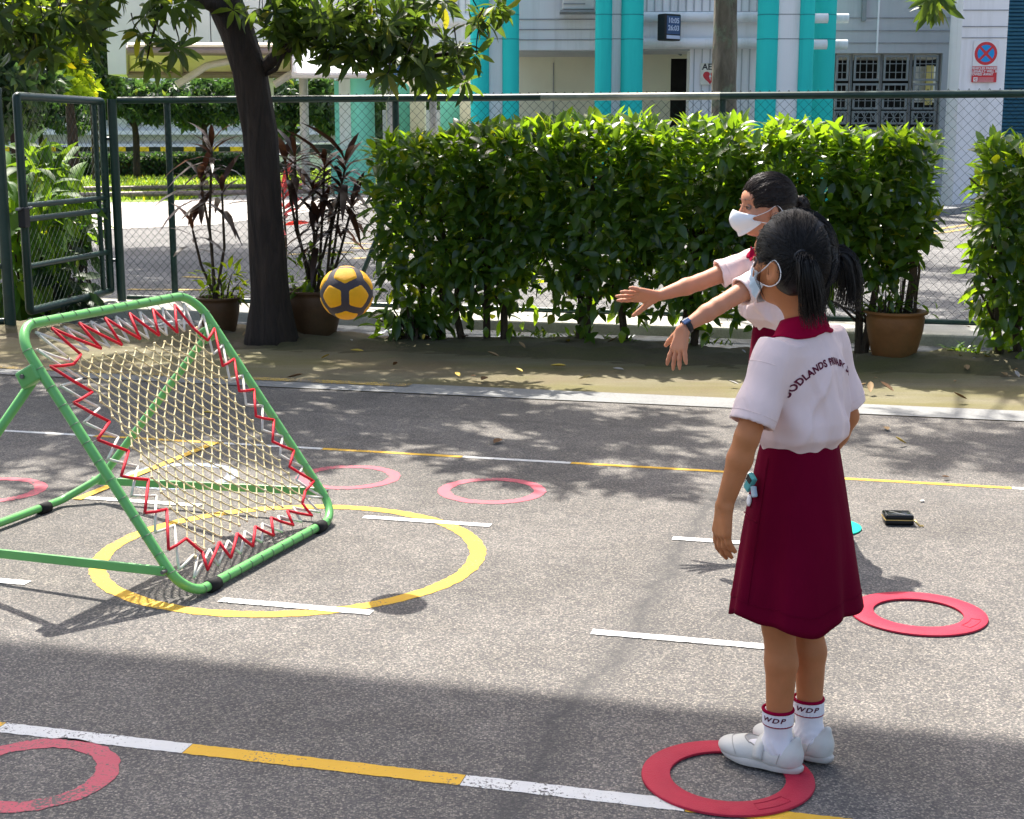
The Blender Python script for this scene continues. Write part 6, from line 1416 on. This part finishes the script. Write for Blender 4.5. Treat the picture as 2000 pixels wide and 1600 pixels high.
        rib.add(Vr, [(k, (k + 1) % nR, nR + (k + 1) % nR, nR + k) for k in range(nR)]); rib.build('ribbed_cuff', M['sock'], so, smooth=False)
        tm = text_mesh('WDP', .0165, .0005, 0, 1.25, shear=.25); tm.materials.append(M['text']); cz = c0.lerp(c1, .52); tang = J['txt'][0 if sd_ == 'l' else 1]
        for v in tm.vertices: a = tang + v.co.x * 1.35 / .037; v.co = Vector((cz.x + math.cos(a) * .0382, cz.y + math.sin(a) * .0382, cz.z + v.co.y))
        link(bpy.data.objects.new('lettering', tm), so)
        S = SDF((f0.x - .22, f0.y - .22, -.005), (f0.x + .22, f0.y + .22, .13), .0038)
        S.ell(FT(0, .106, .026), (.0410, .056, .0265), .015, rot=Rf); S.cone(FT(-.008, .085, .026), FT(-.008, .02, .030), .029, .029, .02); S.cone(FT(.008, .085, .026), FT(.008, .02, .030), .029, .029, .02); S.ell(FT(0, -.018, .034), (.0345, .041, .042), .025, rot=Rf); S.cone(FT(0, -.038, .05), FT(0, -.044, .080), .018, .010, .015)
        S.region((f0.x - .3, f0.y - .3, -.1), (f0.x + .3, f0.y + .3, gz + .013), lambda X, Y, Z: Z - (gz + .012) + 0 * X + 0 * Y, .002, 'sub')
        S.ell(FT(0, .044, .064), (.0265, .044, .029), .003, 'sub', Rf); S.ell(FT(0, .002, .09), (.029, .034, .048), .004, 'sub', Rf)
        sho = S.mesh('shoe', M['shoe'], t, 1); bs = BVHTree.FromPolygons([Vector(v) for v in S.V], [tuple(int(i) for i in f) for f in S.F])
        ol = []
        for k in range(48):
            a = 6.28318 * k / 48; y = math.cos(a); x = math.sin(a); yy = .047 + .108 * y; w = .0385 + .0065 * math.cos((yy - .105) / .10 * 1.6) - .006 * math.exp(-((yy - .03) / .03) ** 2); ol.append((x * w * (abs(math.sin(a)) ** -.18 if abs(math.sin(a)) > .05 else 1), yy))
        sl = MB(); V2 = []
        for z, s_ in ((0.0, .95), (.006, 1.0), (.014, 1.01), (.018, .97)):
            for x, y in ol: V2.append(FT(x * s_, .047 + (y - .047) * s_, z + (.004 * max(0, (y - .09) / .06)) * (z < .01)))
        n_ = len(ol); sl.add(V2, [tuple(range(n_ - 1, -1, -1)), tuple(3 * n_ + k for k in range(n_))] + [(j * n_ + k, j * n_ + (k + 1) % n_, (j + 1) * n_ + (k + 1) % n_, (j + 1) * n_ + k) for j in range(3) for k in range(n_)]); sl.build('sole', M['sole'], sho, auto=50)
        def on_shoe(x, y, z, off=.001):
            p = FT(x, y, z); c = FT(0, y, .03); d = (p - c).normalized(); h_ = bs.ray_cast(c + d * .12, -d)[0]; return (h_ if h_ is not None else p) + d * off
        sm_ = MB(); sm_.tube([on_shoe(.045 * math.sin(a), .125 - .030 * abs(math.sin(a)) ** 1.5, .02 + .03 * math.cos(a)) for a in [R(-80 + 10 * k) for k in range(17)]], .0010, 5); sm_.build('toe_seam', M['seam'], sho)
        oe = MB(); Pq = []
        for k in range(40):
            a = 6.2832 * k / 40; q_, nn_, _, _ = bs.find_nearest(FT(.0285 * math.cos(a), .044 + .046 * math.sin(a), .062)); Pq.append(q_ + nn_ * .0006)
        oe.tube(Pq, .0017, 6, closed=True); oe.build('opening_edge', M['seam'], sho, smooth=True)
        for sg in (-1, 1): sm_ = MB(); sm_.tube([on_shoe(sg * .04, -.020 + .012 * f, .022 + .05 * (1 - f)) for f in (0, .25, .5, .75, 1)], .0009, 5); sm_.build('heel_seam', M['seam'], sho)
        st_ = MB(); V3 = []; nS = 17
        for k in range(nS):
            a = R(-88 + 176 * k / (nS - 1)); 
            for dy, o_ in ((-.012, .0028), (.012, .0028)):
                x, z = .0415 * math.sin(a), .022 + .0445 * math.cos(a); V3.append(FT(x, .040 + dy, z + .002))
        st_.add(V3, [(2 * k, 2 * k + 2, 2 * k + 3, 2 * k + 1) for k in range(nS - 1)]); s3 = st_.build('strap', M['shoe'], sho, smooth=True); q = s3.modifiers.new('solid', 'SOLIDIFY'); q.thickness = .004; q.offset = 0
    return t, H, HR, HC, shirt, bv, sk, nk
def hair_cap(t, H, HR, HC, mat, face, ears, extra=None, h=.0042, hs=1.0):
    def sc(r): return tuple(q * hs for q in r)
    S = SDF(HC - Vector((.16, .19, .19)), HC + Vector((.16, .16, .16)), h); S.ell(H(0, -.012, .022), sc((.0815, .0955, .0925)), .01, rot=HR); S.ell(H(0, -.035, -.030), sc((.068, .062, .060)), .04, rot=HR)
    for c, r in face: S.ell(H(*c), sc(r), .008, 'sub', HR)
    for sg in (-1, 1):
        for c, r in ears: S.ell(H(sg * c[0], c[1], c[2]), sc(r), .006, 'sub', HR)
    if extra: extra(S)
    o = S.mesh('hair', mat, t, 1); S.bv = BVHTree.FromPolygons([Vector(v) for v in S.V], [tuple(int(i) for i in f) for f in S.F]); o['label'] = 'dark hair drawn back from the face'; return o, S
def cap_strands(S, H, HC, rng, n, starts, target, parent, mat, r=.0011, lift=.0012, name='hair_strands'):
    paths = []
    while len(paths) < n:
        a = starts(rng); tg = target(a, rng); P = []
        for k in range(9):
            f = k / 8; p = Vector(a).lerp(Vector(tg), f); q = HC + (p - HC).normalized() * .2; hit = S.bv.ray_cast(q, (HC - q).normalized())[0]
            if hit is None: break
            P.append(np.array(hit + (hit - HC).normalized() * (lift + rng.uniform(-.0006, .0012)) + Vector(rng.normal(0, .0006, 3))))
        if len(P) == 9: paths.append(P)
    return strand_mesh(paths, r, mat, name, parent)
def tail(t, pts, rad, n, mat, rng, name='pigtail', r=.0011, fray=.012):
    C_ = bez(pts, 14); m = MB(); rr = [np.interp(i / 13, np.linspace(0, 1, len(rad)), rad) for i in range(14)]; m.tube([Vector(p) for p in C_[:10]], [x * .84 * (1 - max(0, (i - 6) / 4) * .55) for i, x in enumerate(rr[:10])], 10); o = m.build(name, mat, t, smooth=True); paths = []
    for k in range(n):
        u, v = rng.normal(0, .5, 2); s = min(1, math.hypot(u, v)); a = math.atan2(v, u); s = max(s, .55) if k % 3 else s; wv = rng.uniform(0, 6.28); P = []
        for i, c in enumerate(C_):
            tn = C_[min(i + 1, 13)] - C_[max(i - 1, 0)]; tn /= np.linalg.norm(tn); x = np.cross(tn, [0.1, 1, .2]); x /= np.linalg.norm(x); y = np.cross(tn, x); f = i / 13; P.append(c + (x * math.cos(a) + y * math.sin(a)) * rr[i] * s * (1 + .08 * math.sin(f * 6 + wv)) + rng.normal(0, 1, 3) * .0006 + (x * math.cos(a) + y * math.sin(a)) * fray * f ** 3 * rng.uniform(0, 1))
        if rng.rand() < .6: P = P[:rng.randint(9, 15)]
        paths.append(P)
    strand_mesh(paths, r, mat, 'hair_strands', o); return o
def dome_mask(t, H, HR, mat, kind, pleats=False):
    m = MB(); nU, nV = 28, 18; V = []
    for i in range(nV + 1):
        for k in range(nU + 1):
            u = -1 + 2 * k / nU; v = i / nV                                      # v from nose (0) to chin (1)
            zz = .002 - .098 * v + .010 * abs(u) ** 2 * (v - .2) * 4 * (1 if v > .2 else .4) * (1 - 0) ; zz = .000 - .010 * abs(u) ** 1.3 * (1 - v) * 2.2 - .096 * v + .046 * abs(u) ** 2.2 * v
            pr = .112 + .022 * math.sin(math.pi * min(1, v * 1.05 + .12)) if kind == 'dome' else .103 + .008 * math.sin(math.pi * v)
            x = .0675 * u * (1 - .06 * v); y = pr - (.062 if kind == 'dome' else .058) * abs(u) ** 2.0 - .016 * max(0, v - .62) ** 1.2 * 2 - (.006 * max(0, .25 - v) * 4 * (1 - abs(u)) * 0)
            if pleats: y += .0016 * (1 if int(v * 9) % 2 else -1) * (1 - u * u)
            V.append(H(x, y, zz - .006))
    m.add(V, [(i * (nU + 1) + k, i * (nU + 1) + k + 1, (i + 1) * (nU + 1) + k + 1, (i + 1) * (nU + 1) + k) for i in range(nV) for k in range(nU)]); o = m.build('face_mask', mat, t, smooth=True); q = o.modifiers.new('solid', 'SOLIDIFY'); q.thickness = .002; q.offset = 0
    E_ = [V[i * (nU + 1)] for i in range(nV + 1)], [V[i * (nU + 1) + nU] for i in range(nV + 1)]
    if pleats:
        for e in (V[:nU + 1], V[nV * (nU + 1):], E_[0], E_[1]): MB().tube(e, .0022, 6).build('edge_binding', M['earloop'], o, smooth=True)
    for sg, e in ((-1, E_[0]), (1, E_[1])):
        a, b = e[2], e[int(nV * .72)]; P = bez([a, H(sg * .074, .020, -.016), H(sg * .079, -.012, .003), H(sg * .083, -.032, -.020), H(sg * .080, -.024, -.046), H(sg * .072, .010, -.058), b], 26); MB().tube([Vector(p) for p in P], .0014, 6).build('ear_loop', M['earloop'], o, smooth=True)
    return o
# ================================================================== the nearer girl, standing with her back half turned
G1 = Vector((0.672, 3.280, 0)); PH1 = R(50)
J1 = dict(head=(-.014, .030, 1.228), hs=.985, turn=R(-8), nod=R(-3), neck=(-.004, .000, 1.080), lean=-.004, shl=(-.132, .004, 1.008), ell=(-.208, .018, .845), wrl=(-.224, .060, .690), shr=(.128, -.002, 1.010), elr=(.176, -.030, .842), wrr=(.178, .045, .700),
    hl=((.02, .10, -1), (.88, -.47, -.05), (.47, .88, 0), dict(s=1.04, curl=(.20, .24, .28, .32), spread=.05, thumb=(.25, .5))), hr=((.05, .2, -1), (-1, .2, 0), (-.2, 1, 0), dict(s=.93, curl=(.4, .4, .45, .5), spread=.03, thumb=(.3, .5))),
    hipl=(-.055, 0, .66), knl=(-.052, .008, .365), anl=(-.050, .0, .072), hipr=(.055, 0, .66), knr=(.056, -.006, .365), anr=(.056, -.027, .072), fyl=R(4), fyr=R(-2), gz=.010, sockz=.158,
    shirt=[(.775, .098, .074, 0, 0), (.80, .106, .082, 0, -.002), (.825, .120, .100, 0, -.006), (.86, .121, .100, 0, -.006), (.92, .116, .090, 0, -.004), (.98, .116, .082, 0, -.004), (1.02, .112, .070, 0, -.004), (1.055, .075, .052, 0, -.004), (1.075, .055, .046, 0, -.004)], slv=.84, slr=.054,
    skz=(.815, .395), sk0=(.104, .080), sk1=(.168, .150), skc=(0, .0), txt=(R(190), R(200)))
g1, H1, HR1, HC1, shirt1, bv1, sk1, nk1 = make_person('person', 'person in white polo and maroon skirt standing with back turned on a red ring', G1, PH1, J1, M['skin1'], M['hair1'], 0, 5)
ho, S1 = hair_cap(g1, H1, HR1, HC1, M['hair1'], [((0, .118, -.035), (.076, .080, .100)), ((0, .06, -.115), (.09, .11, .055))], [((.088, .002, -.030), (.026, .030, .042)), ((.07, .045, -.05), (.03, .045, .05))], lambda S: S.ell(H1(0, -.06, -.118), (.09, .06, .042), .01, 'sub', HR1), hs=J1['hs'])
rg = np.random.RandomState(9)
TL, TR = H1(-.060, -.066, .012), H1(.060, -.066, .012)
def st1(rng):
    a = rng.uniform(-2.9, 2.9); z = rng.uniform(-.07, .085)
    if rng.rand() < .3: return H1(rng.choice([-1, 1]) * rng.uniform(.001, .008), -.1, rng.uniform(-.08, .09))
    return H1(math.sin(a) * .08, math.cos(a) * .09, z) if rng.rand() < .45 else H1(rng.choice([-1, 1]) * rng.uniform(.001, .01), rng.uniform(-.09, .07), .11)
def tg1(a, rng):
    l = HR1.transposed() @ (Vector(a) - HC1); return (TL if l.x < 0 else TR) + Vector(rng.normal(0, .006, 3))
cap_strands(S1, H1, HC1, rg, 1700, st1, tg1, ho, M['hair1'])
for sg, T_, pts in ((-1, TL, [(-.060, -.070, .012), (-.072, -.092, .002), (-.070, -.100, -.040), (-.056, -.100, -.100), (-.036, -.092, -.138)]), (1, TR, [(.056, -.068, .014), (.078, -.080, .012), (.094, -.088, -.020), (.102, -.088, -.075), (.098, -.082, -.122)])):
    o = tail(g1, [H1(*p) for p in pts], [.010, .019, .027, .030, .026], 320, M['hair1'], rg)
    c = H1(*pts[0]).lerp(H1(*pts[1]), .15); d = (H1(*pts[1]) - H1(*pts[0])).normalized(); e1 = d.orthogonal().normalized(); e2 = d.cross(e1); MB().tube([c + (e1 * math.cos(a) + e2 * math.sin(a)) * .0135 for a in [6.283 * k / 20 for k in range(20)]], .0048, 8, closed=True).build('hair_tie', M['black_plastic'], o, smooth=True)
dome_mask(g1, H1, HR1, M['mask_blue'], 'flat', True)
cap_strands(S1, H1, HC1, rg, 110, st1, lambda a, rng: tg1(a, rng) + Vector(rng.normal(0, .02, 3)), ho, M['hair1'], .0007, .0055, 'flyaway_hair')
# loose wisps by the ear
strand_mesh([bez([H1(-.070, .022, .02), H1(-.079, .028 + .004 * k, -.02), H1(-.074, .036 - .003 * k, -.055 - .006 * k)], 8) for k in range(7)], .0009, M['hair1'], 'hair_wisp', ho)
strand_mesh([bez([H1(x, -.075, -.055), H1(x * 1.1, -.072, -.085), H1(x * .9 + rg.normal(0, .006), -.056, -.118 - rg.uniform(0, .02))], 7) for x in rg.uniform(-.05, .05, 90)], .0010, M['hair1'], 'nape_hair', ho)
# arched name across the back of the shirt
def arch_text(s, size, rad, zc, parent, bv, mat, centre=0.0, zmid=0.0):
    me = text_mesh(s, size, .0009, 0, 1.08); bm = bmesh.new(); bm.from_mesh(me); bmesh.ops.triangulate(bm, faces=bm.faces[:]); bmesh.ops.subdivide_edges(bm, edges=[e for e in bm.edges if e.calc_length() > .006], cuts=1); bmesh.ops.triangulate(bm, faces=bm.faces[:]); bad = []
    for v in bm.verts:
        a = v.co.x / rad; r_ = rad + v.co.y; x, z = r_ * math.sin(a) + centre, zc + r_ * math.cos(a); th = x / .100; dv = Vector((math.sin(th), -math.cos(th), 0))
        hit, nn, _, _ = bv.ray_cast(Vector((0, 0, z)) + dv * .3, -dv)
        if hit is None or math.hypot(hit.x, hit.y) > .138: bad.append(v); continue
        v.co = hit + nn * .0012
    bmesh.ops.delete(bm, geom=bad, context='VERTS'); bm.to_mesh(me); bm.free(); me.materials.append(mat); o = link(bpy.data.objects.new('lettering', me), parent); return o
arch_text('WOODLANDS PRIMARY SCHOOL', .0215, .135, .868, shirt1, bv1, M['text'], centre=-.016)
# things on the skirt: stitched pocket, white button, clipped watch
def on_skirt(a, z, off=.004):
    f = (J1['skz'][0] - z) / (J1['skz'][0] - J1['skz'][1]); g_ = f ** .85; return Vector(((J1['sk0'][0] + (J1['sk1'][0] - J1['sk0'][0]) * g_ + off) * math.cos(a), (J1['sk0'][1] + (J1['sk1'][1] - J1['sk0'][1]) * g_ + off) * math.sin(a), z))
pk = MB(); pk.tube([on_skirt(R(128), .636, .003), on_skirt(R(148), .634, .003), on_skirt(R(166), .632, .003)], .0012, 5); pk.tube([on_skirt(R(168), .78, .002), on_skirt(R(168), .60, .003), on_skirt(R(168), .44, .003)], .0010, 5); pk.build('pocket_seam', M['maroon'], sk1)
bt = MB(); c = on_skirt(R(143), .672, .004); nrm = Vector((math.cos(R(143)), math.sin(R(143)), .1)); q = nrm.to_track_quat('Z', 'Y').to_matrix(); bt.lathe([(.0105, -.002), (.0105, .001), (.006, .002), (.0001, .002)], 20, sy=1.35); bt.v = [tuple(c + q @ Vector(v)) for v in bt.v]; bt.build('button', M['mask_white'], sk1, smooth=True)
M['tealstrap'] = plain('teal_strap', (.10, .40, .40), .5); M['paleblue'] = plain('pale_blue_plastic', (.42, .58, .68), .4)
wp0 = G1 + Matrix.Rotation(PH1, 3, 'Z') @ on_skirt(R(150), .712, .014); wt = thing('wrist_watch', 'small teal digital watch clipped to the side of the maroon skirt', 'watch', wp0, PH1 + R(-116))
MB().bevbox((.004, 0, .016), (.026, .014, .022), .004, M=Matrix.Rotation(.6, 3, 'Y')).build('case', M['tealstrap'], wt); MB().box((.004, -.0078, .016), (.018, .002, .014), M=Matrix.Rotation(.6, 3, 'Y')).build('screen', M['black_plastic'], wt)
MB().bevbox((-.010, 0, -.004), (.022, .009, .022), .003, M=Matrix.Rotation(.6, 3, 'Y')).build('strap', M['tealstrap'], wt); MB().bevbox((.014, .001, -.012), (.016, .009, .026), .003, M=Matrix.Rotation(-.25, 3, 'Y')).build('clip', M['paleblue'], wt)
# ================================================================== the farther girl, arms thrown out towards the frame
G2 = Vector((1.005, 5.455, 0)); PH2 = R(102); c_, s_ = math.cos(PH2), math.sin(PH2)
def L2(px, py, Y):
    p = at(px, py, Y) - G2; return (p.x * c_ + p.y * s_, -p.x * s_ + p.y * c_, p.z)
J2 = dict(head=(0.0, .050, 1.252), hs=1.06, arm=1.14, turn=R(-3), nod=R(-3), neck=(0, .018, 1.098), lean=.012, shl=(-.125, .040, 1.022), ell=L2(1402, 598, 5.21), wrl=L2(1336, 640, 5.16), shr=(.120, .055, 1.032), elr=L2(1368, 551, 5.52), wrr=L2(1283, 579, 5.47),
    hl=((-.05, .22, -.85), (.5, -.75, -.45), (.1, 1, .3), dict(s=1.14, curl=(.10, .12, .12, .12), spread=.20, thumb=(.85, .1))), hr=((-.02, 1, .10), (-.75, .1, -.7), (-.7, .2, -.75), dict(s=1.14, curl=(-.05, .02, .06, .10), spread=.24, thumb=(.95, .1))),
    hipl=(-.055, -.03, .66), knl=(-.056, -.06, .365), anl=(-.062, -.11, .072), hipr=(.055, -.03, .66), knr=(.06, -.05, .365), anr=(.066, -.09, .072), fyl=R(6), fyr=R(-6), gz=.0, sockz=.158,
    shirt=[(.775, .100, .076, 0, -.01), (.80, .110, .088, 0, -.008), (.83, .122, .116, 0, .008), (.87, .123, .116, 0, .014), (.92, .118, .104, 0, .016), (.98, .116, .088, 0, .014), (1.025, .110, .072, 0, .014), (1.065, .075, .054, 0, .017), (1.085, .055, .047, 0, .018)], slv=.62, slr=.056,
    skz=(.815, .395), sk0=(.106, .082), sk1=(.170, .152), skc=(-.01, -.05), txt=(R(190), R(200)))
g2, H2, HR2, HC2, shirt2, bv2, sk2, nk2 = make_person('person', 'person in white mask with both arms stretched out towards the green frame', G2, PH2, J2, M['skin2'], M['hair2'], 1, 8)
ho2, S2 = hair_cap(g2, H2, HR2, HC2, M['hair2'], [((0, .112, -.020), (.074, .072, .088)), ((0, .06, -.115), (.09, .11, .058))], [((.088, .004, -.032), (.026, .032, .046)), ((.075, .045, -.045), (.03, .045, .055))], lambda S: S.ell(H2(0, -.06, -.118), (.09, .06, .042), .01, 'sub', HR2), hs=J2['hs'])
BN = H2(0, -.105, .01)
def st2(rng): a = rng.uniform(-1.9, 1.9); return H2(math.sin(a) * .082, math.cos(a) * .09, rng.uniform(.0, .09)) if rng.rand() < .7 else H2(rng.uniform(-.06, .06), rng.uniform(-.02, .06), .11)
cap_strands(S2, H2, HC2, rg, 900, st2, lambda a, rng: BN + Vector(rng.normal(0, .008, 3)), ho2, M['hair2'], .0013, .0016)
cap_strands(S2, H2, HC2, rg, 160, st2, lambda a, rng: BN + Vector(rng.normal(0, .02, 3)), ho2, M['hair2'], .0009, .006, 'flyaway_hair')
tail(g2, [H2(0, -.100, .012), H2(.0, -.128, .010), H2(.0, -.140, -.03), H2(.0, -.128, -.09), H2(.0, -.115, -.15)], [.012, .024, .028, .024, .010], 200, M['hair2'], rg, 'ponytail')
dome_mask(g2, H2, HR2, M['mask_white'], 'dome')
# bow at the collar of the farther girl
for sg in (-1, 1):
    b = MB(); p = Vector((nk2[0] + sg * .028, nk2[1] + .062, nk2[2] - .022)); b.add([p + Vector((sg * -.026, .002, .004)), p + Vector((sg * .012, .012, .020)), p + Vector((sg * .026, .010, -.028)), p + Vector((sg * -.004, .016, -.034))], [(0, 1, 2, 3)]); o = b.build('collar_point', M['collar'], g2); q = o.modifiers.new('solid', 'SOLIDIFY'); q.thickness = .004
# black wrist band on her nearer arm
wr = Vector(J2['wrl']); el = Vector(J2['ell']); d = (wr - el).normalized(); e1 = d.orthogonal().normalized(); e2 = d.cross(e1)
bd = thing('wrist_band', 'black fitness band on the lower outstretched wrist', 'wrist band', G2 + Matrix.Rotation(PH2, 3, 'Z') @ (wr - d * .012), PH2)
m = MB(); V = []
for k in range(32):
    a = 6.2832 * k / 32
    for off in (-.010, .010): V.append(d * off + (e1 * math.cos(a) + e2 * math.sin(a)) * .0245)
m.add(V, [(2 * k, 2 * ((k + 1) % 32), 2 * ((k + 1) % 32) + 1, 2 * k + 1) for k in range(32)]); o = m.build('strap', M['black_plastic'], bd, smooth=True); q = o.modifiers.new('solid', 'SOLIDIFY'); q.thickness = .004; q.offset = 1
out_ = (Vector((-.4, -.3, .8)) - d * Vector((-.4, -.3, .8)).dot(d)).normalized(); q = Matrix((d.cross(out_), d, out_)).transposed(); MB().bevbox(out_ * .028, (.020, .030, .008), .003, M=q).build('screen', M['screen'], bd)
